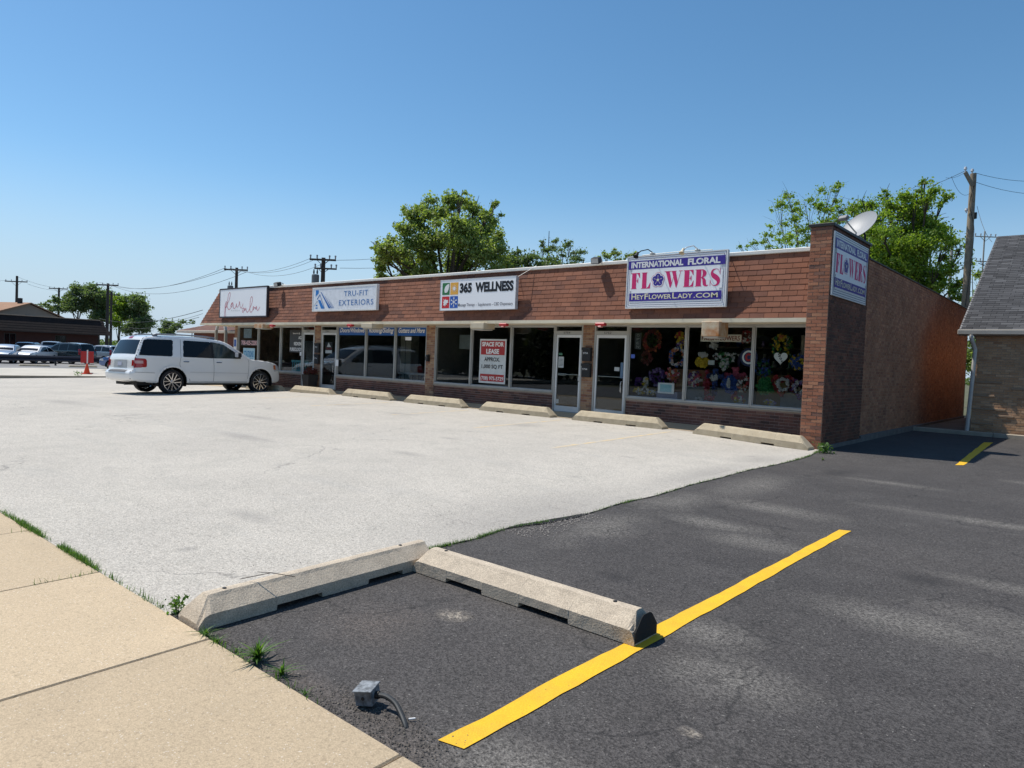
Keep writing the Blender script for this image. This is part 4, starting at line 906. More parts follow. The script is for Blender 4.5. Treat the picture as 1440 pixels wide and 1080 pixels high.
MB().grid(lambda u, v: ((-.42+u*.84)*(.35+.65*v), .04*math.sin(u*38)*(.5+v), v*1.0), 50, 8).build('cloth', M('sheer_cloth', (.42, .43, .45), .8), t)
t, F, W, H = card('door_notice', 'white sticker with house drawing on the second glass door', 'notice', -18.12, -17.68, 1.42, 1.86, M('dark_film3', (.02, .02, .02), .4)); F.text('TRU-FIT', .03, .16, .38, .06, M('red_txt', (.5, .05, .05), .5), t, bold=.02); F.shape('print', [rect(.02, .02, .42, .13)], wprint_m, t); F.shape('print', [[(.1, .25), (.2, .42), (.36, .25)]], wprint_m, t)
t, F, W, H = card('paper_notice', 'white sheet of paper taped inside the vacant shop door', 'notice', -7.22, -7.04, 1.30, 1.60, wprint_m); F.shape('print', [rect(.03, .05+.035*i, .15, .058+.035*i) for i in range(6)], grey_m, t)
t, F, W, H = card('sticker', 'small green sticker above the paper on the vacant shop door', 'sticker', -7.22, -7.10, 1.64, 1.70, M('green_sticker', (.15, .35, .22), .5))
t, F, W, H = card('sticker', 'round white sticker low in the corner of the vacant shop door', 'sticker', -7.24, -7.16, .33, .44, wprint_m)
t, F, W, H = card('sticker', 'white note inside the florist door', 'sticker', -5.42, -5.27, 1.28, 1.38, wprint_m)
t, F, W, H = card('sticker', 'blue and white stickers on the edge of the florist door', 'sticker', -5.24, -5.16, 1.10, 1.50, M('sticker_blue', (.2, .3, .45), .5))
t, F, W, H = card('sticker', 'tiny blue payment sticker left in the florist window', 'sticker', -4.95, -4.84, 1.62, 1.72, M('sticker_blue2', (.06, .12, .45), .5))
t = thing('office_cabinet', 'pale cupboard inside the exteriors showroom', 'cabinet', (-16.0, 3.2, .1), 0); MB().bevbox(-.3, .3, -.2, .2, 0, 2.2, .01).build('carcass', M('beige_panel', (.34, .32, .26), .7), t); MB().box(-.01, .01, -.205, -.2, .1, 2.1).build('door_gap', black_m, t)
t = thing('desk', 'white desk with papers inside the exteriors showroom', 'desk', (-14.8, 2.6, .1), 0); MB().bevbox(-.7, .7, -.35, .35, .70, .74, .008).build('desktop', M('desk_white', (.5, .5, .48), .5), t)
for sx in (-.64, .6):
    for sy in (-.3, .26): MB().box(sx, sx+.04, sy, sy+.04, 0, .70).build('leg', darkmetal_m, t)
t, F, W, H = card('door_tag', 'white handle tag on the frame beside the second door', 'notice', -17.36, -17.20, .98, 1.22, wprint_m, y=GY-.045)
t, F, W, H = card('window_note', 'small white note below the third blue banner', 'notice', -13.6, -13.3, 1.97, 2.08, wprint_m)
# ---- florist
BL = {k: M('petal_'+k, tuple(v*.72 for v in c), .6, amt=.3) for k, c in dict(red=(.42, .02, .025), darkred=(.16, .02, .02), pink=(.60, .10, .16), white=(.62, .60, .56), yellow=(.66, .46, .02), purple=(.12, .035, .22), orange=(.55, .16, .05), blue=(.03, .09, .34), navy=(.012, .02, .09), green=(.03, .22, .05), lilac=(.34, .24, .48)).items()}
florleaf = M_leaf('florist_leaf', (.02, .05, .015), (.035, .08, .02), (.05, .10, .03))
def blossoms(pts, r, mat, name, parent, g):
    mb = MB()
    for p in pts:
        q = r*g.uniform(.7, 1.25)
        for k in range(5):
            a = 2*math.pi*k/5+g.uniform(0, 1); d = g.normal(size=3)*.25
            c = np.array(p); e1 = np.array([math.cos(a), d[0], math.sin(a)]); e2 = np.array([-math.sin(a), d[1], math.cos(a)])
            mb.add([c, c+e1*q*.6+e2*q*.45+np.array([0, -q*.4, 0]), c+e1*q*1.1, c+e1*q*.6-e2*q*.45+np.array([0, -q*.25, 0])], [(0, 1, 2, 3)])
    return mb.build(name, mat, parent)
def bouquet(px, py, Y, rad, cols, label, n=60, shape='ball', green=160, br=.035, name='bouquet', cat='flowers', stand=True, sq=(1, .5, 1), seed=None):
    P = onY(px, py, Y); g = np.random.default_rng(int(px*7+py))
    t = thing(name, label, cat, tuple(P), 0, 'flower arrangements in the florist windows')
    for i, c in enumerate(cols):
        m = n//len(cols)
        if shape == 'ring':
            a = g.random(m)*2*math.pi; rr = rad*g.uniform(.72, 1.05, m); pts = np.stack([rr*np.cos(a), g.uniform(-.06, .03, m), rr*np.sin(a)*1.05], 1)
        elif shape == 'heart':
            a = g.random(m)*2*math.pi; s3 = g.uniform(.75, 1, m); pts = np.stack([rad*s3*np.sin(a)**3, g.uniform(-.06, .03, m), rad*s3*(13*np.cos(a)-5*np.cos(2*a)-2*np.cos(3*a)-np.cos(4*a))/16], 1)
        elif shape == 'cross':
            hz = g.random(m) < .4; pts = np.where(hz[:, None], np.stack([g.uniform(-.6, .6, m)*rad, g.uniform(-.05, .02, m), .25*rad+g.uniform(-.12, .12, m)*rad], 1), np.stack([g.uniform(-.13, .13, m)*rad, g.uniform(-.05, .02, m), g.uniform(-1, .7, m)*rad], 1))
        elif shape == 'drop':
            z = g.uniform(-1, .5, m); pts = np.stack([g.normal(size=m)*rad*.35*(z+1.1), g.uniform(-.06, .06, m), z*rad], 1)
        else:
            d = g.normal(size=(m, 3)); d /= np.linalg.norm(d, axis=1)[:, None]; pts = d*rad*g.uniform(.5, 1, m)[:, None]*np.array(sq)
        blossoms(pts, br, BL[c], 'blossom_cluster', t, g)
    if green:
        o_ = leaf_blob((0, .04, 0), rad*1.02, green, rad*.22, florleaf, 'foliage', t, (1, .3, 1), int(px))
    return t
stem_m = M('stem_wire', (.03, .06, .02), .7)
Q = lambda x, y: (880+x/7.717, 450+y/7.717)
Q3 = lambda x, y: (1060+x/7.718, 450+y/7.718)
for (x, y, Yp, r, cols, lab, kw) in [
    (290, 225, 1.5, .26, ['darkred', 'darkred', 'red', 'orange'], 'dark red dried-flower wreath hanging in the left florist window', dict(shape='ring', n=150)),
    (230, 410, 1.5, .17, ['darkred'], 'dark red ribbon loops hanging under the dried-flower wreath', dict(sq=(1, .4, 1.2), n=50, green=0)),
    (585, 175, 1.2, .13, ['yellow', 'red'], 'red and yellow flower spray high beside the window post', dict(n=44, green=40)),
    (600, 250, 1.2, .12, ['white', 'yellow', 'purple'], 'white bow with yellow blooms above the blue wreath', dict(n=50, green=30)),
    (570, 400, 1.22, .21, ['blue', 'white', 'orange'], 'blue round wreath with white and orange blooms', dict(shape='ring', n=140, green=60)),
    (340, 610, 1.5, .25, ['purple', 'purple', 'lilac'], 'purple flower bunch behind the white framed print', dict(n=90)),
    (150, 670, 1.4, .15, ['purple'], 'small dark purple bunch at the left of the florist window', dict(n=36)),
    (505, 600, 1.35, .20, ['orange', 'pink', 'white'], 'orange and pink bouquet beside the window post', dict(n=80)),
    (215, 680, 1.3, .13, ['white', 'white', 'yellow'], 'white rose stem display in the left florist window', dict(n=30, sq=(.5, .5, 1.4))),
    (150, 770, 1.2, .13, ['yellow', 'white'], 'yellow and white pot flowers low at the left', dict(n=30, sq=(1.3, .5, .6))),
    (270, 780, 1.2, .12, ['yellow', 'white'], 'yellow blossoms on the window ledge left of the framed print', dict(n=26, sq=(1.3, .5, .6))),
    (825, 455, 1.3, .15, ['yellow'], 'bright yellow beer-mug shaped flower arrangement', dict(n=120, green=0, sq=(1, .6, .9), br=.04)),
    (840, 378, 1.28, .09, ['white'], 'white foam-like blossoms topping the yellow mug arrangement', dict(n=60, green=0, sq=(1.3, .6, .6))),
    (960, 245, 1.4, .13, ['white'], 'white lily below the FRESH FLOWERS board', dict(n=14, br=.06)),
    (1075, 420, 1.4, .26, ['white', 'white', 'green'], 'pale green and white cascading spray in the middle window', dict(shape='drop', n=110, green=120)),
    (1325, 180, 1.35, .17, ['red', 'darkred', 'white'], 'red bouquet in a white pot high beside the second post', dict(n=60)),
    (745, 640, 1.3, .20, ['red', 'purple', 'white', 'pink'], 'mixed red and purple bouquet in front of the orange cabinet', dict(n=100)),
    (970, 650, 1.35, .36, ['navy', 'navy', 'blue'], 'navy blue flower cross on a stand', dict(shape='cross', n=190, green=0)),
    (960, 620, 1.25, .08, ['white'], 'white blossoms at the centre of the navy cross', dict(n=22, green=14)),
    (1190, 660, 1.5, .42, ['pink'], 'pink flower cross behind the blue round arrangement', dict(shape='cross', n=190, green=0, br=.045)),
    (1135, 700, 1.3, .20, ['blue'], 'bright blue round arrangement with a white centre stripe', dict(n=170, green=0, sq=(1, .3, 1), br=.04)),
    (1115, 690, 1.2, .09, ['white'], 'white centre stripe of blossoms on the blue arrangement', dict(n=30, green=0, sq=(.35, .3, 1.3), br=.03)),
    (1290, 690, 1.3, .20, ['red', 'darkred', 'white'], 'red and white bouquet beside the second window post', dict(n=80)),
    (880, 700, 1.5, .30, ['pink', 'red'], 'tall pink flower column beside the navy cross', dict(n=90, sq=(.25, .3, 1.2), green=0)),
    (795, 850, 1.15, .11, ['white'], 'little white potted flowers on the middle window ledge', dict(n=12, sq=(1.2, .5, .5), green=90)),
    (910, 850, 1.15, .11, ['pink', 'red'], 'little pink potted flowers on the middle window ledge', dict(n=24, sq=(1.3, .5, .5), green=60)),
    (1235, 865, 1.15, .12, ['yellow', 'white', 'pink'], 'little yellow potted flowers on the middle window ledge', dict(n=28, sq=(1.2, .5, .7), green=70))]:
    bouquet(*Q(x, y), Yp, r, cols, lab, **kw)
for (x, y, Yp, r, cols, lab, kw) in [
    (310, 270, 1.4, .27, ['yellow', 'green'], 'tall olive and yellow bouquet above the white heart', dict(n=70, green=260, br=.03)),
    (310, 195, 1.3, .07, ['yellow', 'orange'], 'orange-yellow bloom on top of the olive bouquet', dict(n=16, green=0)),
    (490, 460, 1.35, .19, ['blue', 'blue', 'yellow'], 'blue wreath with a yellow centre beside the brick corner', dict(n=110)),
    (115, 520, 1.5, .22, ['navy', 'blue', 'green'], 'dark blue and green bunch beside the second window post', dict(n=70, green=120)),
    (130, 720, 1.3, .19, ['green'], 'green clover-shaped flower arrangement', dict(n=120, green=60, br=.045)),
    (310, 700, 1.35, .25, ['red', 'red', 'darkred'], 'red heart-shaped flower wreath in the right florist window', dict(shape='heart', n=180, green=0)),
    (315, 700, 1.25, .13, ['white'], 'white flower ring inside the red heart wreath', dict(shape='ring', n=46, green=0)),
    (500, 735, 1.35, .24, ['purple', 'darkred'], 'purple heart-shaped flower wreath beside the brick corner', dict(shape='heart', n=170, green=0)),
    (500, 735, 1.25, .13, ['white', 'lilac'], 'white and lilac flower ring inside the purple heart wreath', dict(shape='ring', n=46, green=0)),
    (165, 895, 1.15, .12, ['white', 'lilac', 'yellow'], 'small white potted flowers on the right window ledge', dict(n=22, sq=(1.3, .5, .5), green=80))]:
    bouquet(*Q3(x, y), Yp, r, cols, lab, **kw)
def px_card(name, label, cat, x0, y0, x1, y1, Yp, mat, q=Q, th=.02):
    a = onY(*q(x0, y1), Yp); b = onY(*q(x1, y0), Yp); return card(name, label, cat, a[0], b[0], a[2], b[2], mat, y=Yp, th=th)
t, F, W, H = px_card('fresh_flowers_board', 'cream board reading FRESH FLOWERS in red capitals', 'sign', 812, 160, 1256, 232, 1.0, M('board_cream', (.70, .62, .50), .6)); F.text('FRESH', .03, .03, W*.37, H-.06, M('board_red', (.22, .03, .02), .6), t, bold=.02); F.text('FLOWERS', W*.43, .03, W*.54, H-.06, M('board_red', (.22, .03, .02), .6), t, bold=.02)
t, F, W, H = px_card('open_sign', 'unlit OPEN neon sign hung upright in the florist window', 'sign', 94, 140, 172, 315, 1.0, M('neon_back', (.03, .03, .033), .5))
neon = M('unlit_neon', (.42, .42, .36), .4)
for i, ch in enumerate('OPEN'): F.text(ch, W*.30, H*(.77-.235*i), W*.4, H*.15, neon, t, bold=-.01)
t, F, W, H = px_card('framed_print', 'white framed print with a pale blue panel on the window ledge', 'print', 345, 688, 525, 792, 1.12, sw_m); F.shape('print', [rect(W*.14, H*.16, W*.86, H*.86)], M('pale_blue_print', (.30, .55, .60), .5), t)
t, F, W, H = px_card('small_card', 'small white card beside the yellow mug arrangement', 'card', 893, 438, 962, 485, 1.3, M('card_grey', (.45, .47, .44), .6))
t, F, W, H = px_card('cabinet', 'orange-brown wooden cabinet behind the florist window flowers', 'cabinet', 470, 545, 880, 770, 2.0, M('orange_wood', (.26, .09, .025), .5, (.18, .06, .02), 3, .7), th=.5)
MB().box(W/2-.01, W/2+.01, -.004, 0, .02, H-.02, TM((-W/2, 0, 0))).build('door_gap', black_m, t)
t, F, W, H = px_card('lilac_box', 'lilac-grey display block under the framed print', 'display block', 330, 795, 560, 880, 1.15, M('lilac_block', (.22, .22, .30), .7), th=.3); MB().box(-W/2-.01, W/2+.01, -.01, .31, H, H+.015).build('top', M('lilac_top', (.28, .28, .36), .7), t)
t, F, W, H = px_card('display_table', 'grey cloth-covered display table behind the middle window', 'table', 640, 770, 1345, 930, 1.7, M('grey_cloth', (.30, .29, .28), .9), th=.6)
MB().box(-W/2-.02, W/2+.02, -.02, .62, H, H+.03).build('tabletop', M('grey_cloth2', (.36, .35, .34), .9), t)
t, F, W, H = px_card('backdrop', 'tall ochre backdrop in the right florist window', 'panel', 20, 600, 360, 930, 1.9, M('ochre_panel', (.26, .16, .04), .7), q=Q3, th=.04); MB().box(-W/2, W/2, -.01, 0, H-.04, H).build('top_rail', M('ochre_rail', (.2, .11, .03), .6), t)
t, F, W, H = px_card('display_counter', 'grey-green counter front in the right florist window', 'counter', 280, 820, 640, 1010, 1.6, M('grey_green', (.22, .25, .23), .8), q=Q3, th=.4); MB().box(-W/2-.02, W/2+.02, -.02, .42, H, H+.03).build('counter_top', M('counter_top', (.3, .3, .28), .6), t)
t = thing('display_shelf', 'tall wooden shelf of vases deep inside the florist shop', 'shelf', (-2.6, 3.6, .1), 0)
shw = M('shelf_wood', (.12, .07, .04), .6)
for k in range(4): MB().box(-1.5, 1.5, -.2, .2, .35+.52*k, .38+.52*k).build('shelf_board', shw, t)
for x in (-1.52, -.5, .5, 1.5): MB().box(x, x+.03, -.2, .2, 0, 2.1).build('upright', shw, t)
g_ = random.Random(3)
for k in range(4):
    for i in range(9):
        x = -1.35+i*.33+g_.uniform(-.06, .06); h = g_.uniform(.16, .36); r = g_.uniform(.05, .09); m_ = g_.choice([BL['white'], BL['blue'], BL['green'], BL['orange'], BL['lilac'], sw_m, BL['darkred']])
        if -.53 < x < -.46 or .47 < x < .56: continue
        MB().lathe([(r*.6, 0), (r, h*.35), (r*.5, h*.8), (r*.65, h)], 10, TM((x, -.02, .38+.52*k))).build('vase', m_, t, smooth=True)
# team hearts and rounds
P = onY(*Q(1335, 405), 1.2); t = thing('team_disc', 'navy and white round sign with a red letter C', 'sign', tuple(P), 0)
F = Face((0, 0, 0), (1, 0, 0), (0, 0, 1), (0, -1, 0))
MB().lathe([(0, 0), (.21, 0), (.21, .03), (0, .03)], 28, TM((0, .03, 0), (R(90), 0, 0))).build('disc', BL['navy'], t)
F.shape('white_ring', [disc(0, 0, .155, 26)], wprint_m, t, .004); F.shape('navy_field', [disc(0, 0, .115, 24)], navy_m, t, .006)
cc = [(math.cos(a)*.06, math.sin(a)*.07) for a in np.linspace(R(50), R(310), 12)]; F.stroke('letter', [cc], .045, red_m, t, .009)
P = onY(*Q3(290, 410), 1.2); t = thing('team_heart', 'white heart board with black overlapping letters', 'sign', tuple(P), 0)
hp = [(.15*math.sin(a)**3, .15*(13*math.cos(a)-5*math.cos(2*a)-2*math.cos(3*a)-math.cos(4*a))/16) for a in np.linspace(0, 2*math.pi, 30)[:-1]]
MB().prism(hp, 0, .02, TM((0, .02, 0), (R(90), 0, 0))).build('board', wprint_m, t)
for i, ch in enumerate('Sox'): F.text(ch, -.055+.03*i, .02-.06*i, .06, .075 if i == 0 else .06, blackp_m, t, bold=.02, d=.004)
t = thing('dried_wheat', 'pale leaning parasol shape behind the right florist window', 'display', tuple(onY(1136, 500, 1.5)), 0)
MB().grid(lambda u, v: (-.16+.22*u*(1-v*.6), .02*math.sin(u*9), -.3+.75*v), 6, 8).build('cloth', M('tan_cloth', (.32, .27, .20), .8), t)
# vacant shop: things leaning inside
t, F, W, H = card('stored_board', 'dim grey notice board leaning inside the vacant shop', 'board', -11.75, -11.2, 1.75, 2.2, M('dim_grey', (.20, .22, .21), .8), y=1.6)
# small weather-worn details on the sills

# ================================================================ CONCRETE WHEEL STOPS
def stop_mesh(name, L, w, h, top, bev0, bev1, slots, mat, ch=.0, seed=0):
    """wheel stop lying along local x; side faces upright low down, then sloping to a narrower top; open slots under it"""
    g = random.Random(seed); st = {0, L}
    for a, b in slots: st |= {a, a+.004, b-.004, b}
    for k in range(1, 26): st.add(L*k/26)
    for bv in (bev0,): st |= {bv*.33, bv*.66, bv}
    for bv in (bev1,): st |= {L-bv*.33, L-bv*.66, L-bv}
    st = sorted(st); V = []; F = []; m = 9
    for x in st:
        e = 1.0
        if x < bev0: e = x/bev0
        elif x > L-bev1: e = (L-x)/bev1
        e = max(e, 0)**.8 if ch else e
        hh = h*(.22+.78*e) if (bev0 > .02 or x > L/2) and (bev1 > .02 or x < L/2) else h
        zb = .032 if any(a+.002 < x < b-.002 for a, b in slots) else 0
        j = lambda: g.uniform(-.0022, .0022)
        low = min(h*.5, hh*.8)
        tw = top if hh > h*.95 else top+(w-top)*(1-(hh-low)/(h-low))*.8
        prof = [(-w/2, zb), (-w/2+j(), low), (-tw/2+j()-.004, hh-.018), (-tw/2+.014, hh+j()*.5), (0, hh+.004), (tw/2-.014, hh+j()*.5), (tw/2+j()+.004, hh-.018), (w/2+j(), low), (w/2, zb)]
        V += [(x, a, b) for a, b in prof]
    n = len(st)
    for i in range(n-1):
        for k in range(m-1): F.append((i*m+k, (i+1)*m+k, (i+1)*m+k+1, i*m+k+1))
        F.append((i*m+m-1, (i+1)*m+m-1, (i+1)*m, i*m))
    F.append(tuple(range(m))); F.append(tuple(range((n-1)*m, n*m))[::-1])
    mb = MB().add(V, F); return mb.mesh(name, mat)
def hole(mb, x, h): mb.lathe([(0, h+.0075), (.013, h+.0075), (.0135, h-.004)], 10, TM((x, 0, 0)))
labs = ['concrete wheel stop nearest the brick corner, first in the long row', 'concrete wheel stop in front of the two white doors', 'concrete wheel stop in front of the lease sign window', 'concrete wheel stop in front of the blue-bannered windows, right one', 'concrete wheel stop in front of the second glass door', 'concrete wheel stop just right of the parked white SUV', 'shaded concrete wheel stop under the nose of the white SUV']
fme = None
for i in range(7):
    x0 = -6.036-3.233*(i-1); z = gz(x0+1.25, -.1)
    if i == 0: x0 = -2.66
    t = thing('wheel_stop', labs[i], 'wheel stop', (x0, -.0, gz(x0, -.1)+.002), 0, 'concrete wheel stops along the shop front')
    if i == 0: t.location = (x0, -.14, gz(x0, -.2)+.002); t.rotation_euler = (0, R(1.55), R(-5.0))
    me = stop_mesh('block', 2.54, .30, .25, .15, .20, .20, [(.66, .92), (1.58, 1.86)], conc_m, seed=i)
    b = link('block', me, t, (0, .15, 0)); hm = MB(); hole(hm, .4, .25); hole(hm, 2.14, .25); hm.build('rod_hole', black_m, t, loc=(0, .15, 0))
for (loc, rz, L, lab, bv0, bv1, sl, sd_) in (((.262, -12.54, 0), 90, 1.84, 'concrete kerb block starting at the pavement edge, dark shadow on its right', .10, .02, [(.50, .84), (1.22, 1.54)], 5), ((.395, -10.775, 0), -.2, 1.93, 'concrete kerb block lying across the end of the yellow line', .09, .05, [(.36, .72), (1.05, 1.46)], 6)):
    z = gz(loc[0], loc[1]-.0); t = thing('kerb_block', lab, 'wheel stop', (loc[0], loc[1], z), 0, 'two kerb blocks meeting near the yellow line')
    t.rotation_euler = (0, R(-.99) if rz > 45 else 0, R(rz))
    link('block', stop_mesh('block', L, .265, .172, .095, bv0, bv1, sl, conc2_m, ch=1, seed=sd_), t)
    hm = MB(); hole(hm, .22, .172); hole(hm, L-.22, .172); hm.build('rod_hole', black_m, t)
    if rz < 45:
        MB().prism([(-.125, .012), (-.124, .075), (-.06, .150), (-.035, .163), (.035, .163), (.06, .150), (.124, .075), (.125, .012)], L+.0005, L+.004, Matrix(((0, 0, 1, 0), (1, 0, 0, 0), (0, 1, 0, 0), (0, 0, 0, 1)))).build('end_shade', M('painted_end_shade', (.02, .02, .02), .9, bump=.5), t)  # black sheet paints the shade on the end turned from the sun
# twig on the left block
t = MB().tube([(.22, -12.2, gz(0, -12)+.19), (.33, -12.05, gz(0, -12)+.225), (.42, -11.93, gz(0, -12)+.195)], .0025, 5).tube([(.33, -12.05, gz(0, -12)+.225), (.36, -12.16, gz(0, -12)+.26)], .002, 5).build('twig', bark_m); tag(t, 'thin dry twig lying on the left kerb block', 'twig')
# ---- junction box on its conduit
zb = gz(1.75, -12.38)
t = thing('junction_box', 'small galvanised electrical box on a bent conduit at the pavement edge', 'electrical box', (1.762, -12.375, zb+.012), 0)
galv = M('galvanised_box', (.26, .28, .30), .6, (.08, .085, .09), 40, 1.0, metal=.35)
T_ = TM((0, 0, 0), (R(6), R(-8), R(24))) @ Matrix.Scale(.88, 4)
MB().bevbox(-.05, .05, -.05, .05, 0, .082, .004, T_).build('box_body', galv, t)
MB().bevbox(-.056, .056, -.056, .056, .080, .088, .002, T_).build('lid', galv, t)
MB().lathe([(0, .0), (.010, 0), (.010, .003), (0, .003)], 12, T_ @ TM((.0, -.051, .045), (R(90), 0, 0))).build('knockout', darkmetal_m, t)
MB().lathe([(.012, 0), (.02, .0), (.02, .02), (.012, .02)], 12, T_ @ TM((.05, 0, .04), (0, R(90), 0))).build('connector', darkmetal_m, t)
cp = [Vector(T_ @ Vector((.052, .0, .04))), Vector((.09, .030, .046)), Vector((.15, .035, .034)), Vector((.21, .02, .012)), Vector((.265, .0, -.012)), Vector((.30, -.015, -.04))]
MB().tube([tuple(p) for p in map(Vector, spline([tuple(p) for p in cp], 5))], .0125, 10).build('conduit', M('conduit_dark', (.045, .048, .05), .5, metal=.4), t, smooth=True)

# ================================================================ WEEDS, GRASS, GRIT
wl1 = M_leaf('weed_leaf', (.045, .10, .02), (.08, .17, .035), (.14, .22, .05))
def blade_mesh(name, pts, h, wd, mat, lean=.5, seed=0, seg=3):
    g = np.random.default_rng(seed); n = len(pts); P = np.array(pts); a = g.random(n)*2*math.pi; hh = h*g.uniform(.4, 1.2, n); ln = g.uniform(.1, 1, n)*lean
    D = np.stack([np.cos(a), np.sin(a), 0*a], 1); Sd = np.stack([-np.sin(a), np.cos(a), 0*a], 1); V = []; 
    for k in range(seg+1):
        t = k/seg; c = P + D*(hh*ln*t*t)[:, None] + np.array([0, 0, 1])*(hh*(t-.35*ln*t*t))[:, None]; w_ = wd*(1-t)**.7 if k < seg else 0.0004
        w_ = wd*(.6+.8*t-1.35*t*t); V += [c-Sd*w_/2, c+Sd*w_/2]
    V = np.stack(V, 1).reshape(-1, 3); m = 2*(seg+1)
    F = np.concatenate([np.stack([np.arange(n)*m+2*k, np.arange(n)*m+2*k+1, np.arange(n)*m+2*k+3, np.arange(n)*m+2*k+2], 1) for k in range(seg)])
    return np_mesh(name, V, F, mat, np.tile(g.random(n), seg))
def strip_pts(a, b, dens, wd, lo=0, clump=1.0):
    L = math.hypot(b[0]-a[0], b[1]-a[1]); out = []
    k = int(L*dens); ph = random.random()*9
    for i in range(k):
        t = random.random(); d = t*L
        if clump and .5+.5*math.sin(d*5.1+ph)*math.sin(d*1.7+ph*2) < random.random()*clump: continue
        x = a[0]+(b[0]-a[0])*t+random.gauss(0, wd); y = a[1]+(b[1]-a[1])*t+random.gauss(0, wd); out.append((x, y, gz(x, y)-.005))
    return out
gr = []
for a, b, de in (((-6.2, -12.54), (-2.9, -12.54), 700), ((-3.1, -12.54), (-2.25, -12.54), 1900), ((-2.0, -12.54), (-1.1, -12.54), 2200), ((-1.1, -12.54), (-.1, -12.54), 260), ((-2.7, -12.56), (-2.72, -12.75), 160), ((-1.11, -12.56), (-1.11, -13.0), 90), ((.4, -12.55), (1.2, -12.55), 120), ((1.2, -12.55), (1.6, -12.55), 90)):
    gr += strip_pts(a, b, de, .012)
link('grass', blade_mesh('grass', gr, .062, .006, wl1, .9, 1), kind='stuff', label='grass growing in the joint between lot and pavement')
gr = []
for i in range(len(SEAM)-1):
    d = [0, 900, 1000, 700, 160, 120, 500, 200, 160, 120, 160, 240, 420, 500, 300][i]
    gr += strip_pts(SEAM[i], SEAM[i+1], d, .014, clump=.8)
link('grass', blade_mesh('grass', gr, .038, .005, wl1, 1.0, 2), kind='stuff', label='grass growing along the seam between pale lot and asphalt')
# the dark open part of the seam
mb = MB(); 
sp = spline([(p[0], p[1]) for p in SEAM], 8); L = []; Q_ = []
for i, p in enumerate(sp):
    wd = .006+.004*math.sin(i*1.9)+(.045 if -9.4 < p[1] < -8.3 else 0)*max(0, math.sin((p[1]+9.4)/1.1*math.pi))**.6
    p = p+np.array([random.uniform(-.008, .008), 0]); L.append((p[0]-wd, p[1], gz(p[0], p[1])+.0035)); Q_.append((p[0]+wd, p[1], gz(p[0], p[1])+.0035))
mb.add(L+Q_, [(i, len(L)+i, len(L)+i+1, i+1) for i in range(len(L)-1)]); mb.build('seam_crack', M('crack_black', (.008, .008, .008), 1), kind='structure')
# grit: loose stones
def stones(name, pts, r, mat, seed, **kw):
    g = np.random.default_rng(seed); n = len(pts); P = np.array(pts); s = r*g.uniform(.5, 1.5, n)
    base = np.array([(1, 0, 0), (-1, 0, 0), (0, 1, 0), (0, -1, 0), (0, 0, 1), (0, 0, -.5)], float); fs = np.array([(0, 2, 4), (2, 1, 4), (1, 3, 4), (3, 0, 4), (2, 0, 5), (1, 2, 5), (3, 1, 5), (0, 3, 5)])
    B_ = base[None]*g.uniform(.55, 1.2, (n, 6, 3)); B_[:, :, 2] *= .7; a = g.random(n)*6.28; c, s_ = np.cos(a), np.sin(a)
    x = B_[:, :, 0]*c[:, None]-B_[:, :, 1]*s_[:, None]; y = B_[:, :, 0]*s_[:, None]+B_[:, :, 1]*c[:, None]; B_[:, :, 0] = x; B_[:, :, 1] = y
    V = (P[:, None]+B_*s[:, None, None]).reshape(-1, 3); F = (fs[None]+6*np.arange(n)[:, None, None]).reshape(-1, 3)
    return link(name, np_mesh(name, V, F, mat, np.repeat(g.random(n), 8)), kind='stuff', **kw)
grit_m = M_pieces('grit_stone', [(.05, .048, .047), (.16, .13, .10), (.08, .07, .062), (.22, .19, .15), (.04, .04, .04)])
ps = [(x, y, gz(x, y)+.001) for x, y in [(random.uniform(.5, 3.2), -12.535+abs(random.gauss(0, .045))) for _ in range(800)]]
ps += [(x, y, gz(x, y)+.001) for x, y in [(random.gauss(2.0, .28), -12.40+random.gauss(0, .05)) for _ in range(420)] if y > -12.54]
ps += [(x, y, gz(x, y)+.001) for x, y in [(random.gauss(1.75, .12), random.gauss(-12.42, .05)) for _ in range(160)] if y > -12.54]
stones('gravel', ps, .0042, grit_m, 4, label='loose dark grit along the asphalt edge')
ps = [(x, y, gz(x, y)+.001) for x, y in [(random.gauss(.24, .10), random.uniform(-9.5, -8.3)) for _ in range(700)]]
stones('gravel', ps, .007, M_pieces('pale_grit', [(.35, .31, .27), (.25, .22, .20), (.42, .38, .33)]), 5, label='broken pale stones by the open crack')
ps = [(x, y, gz(x, y)+.001) for x, y in [(random.uniform(.3, 8), random.uniform(-12.4, -5)) for _ in range(420)]]
stones('gravel', ps, .0026, M_pieces('white_grit', [(.45, .43, .40), (.3, .28, .25), (.55, .52, .48)]), 6, label='tiny pale pebbles scattered over the asphalt')
ps = [(x, y, gz(x, y)+.001) for x, y in [(random.uniform(-9, 0), random.uniform(-12.5, -4)) for _ in range(260)]]
stones('gravel', ps, .0045, M_pieces('dark_grit', [(.06, .055, .05), (.15, .12, .08)]), 7, label='tiny dark bits scattered over the pale lot')
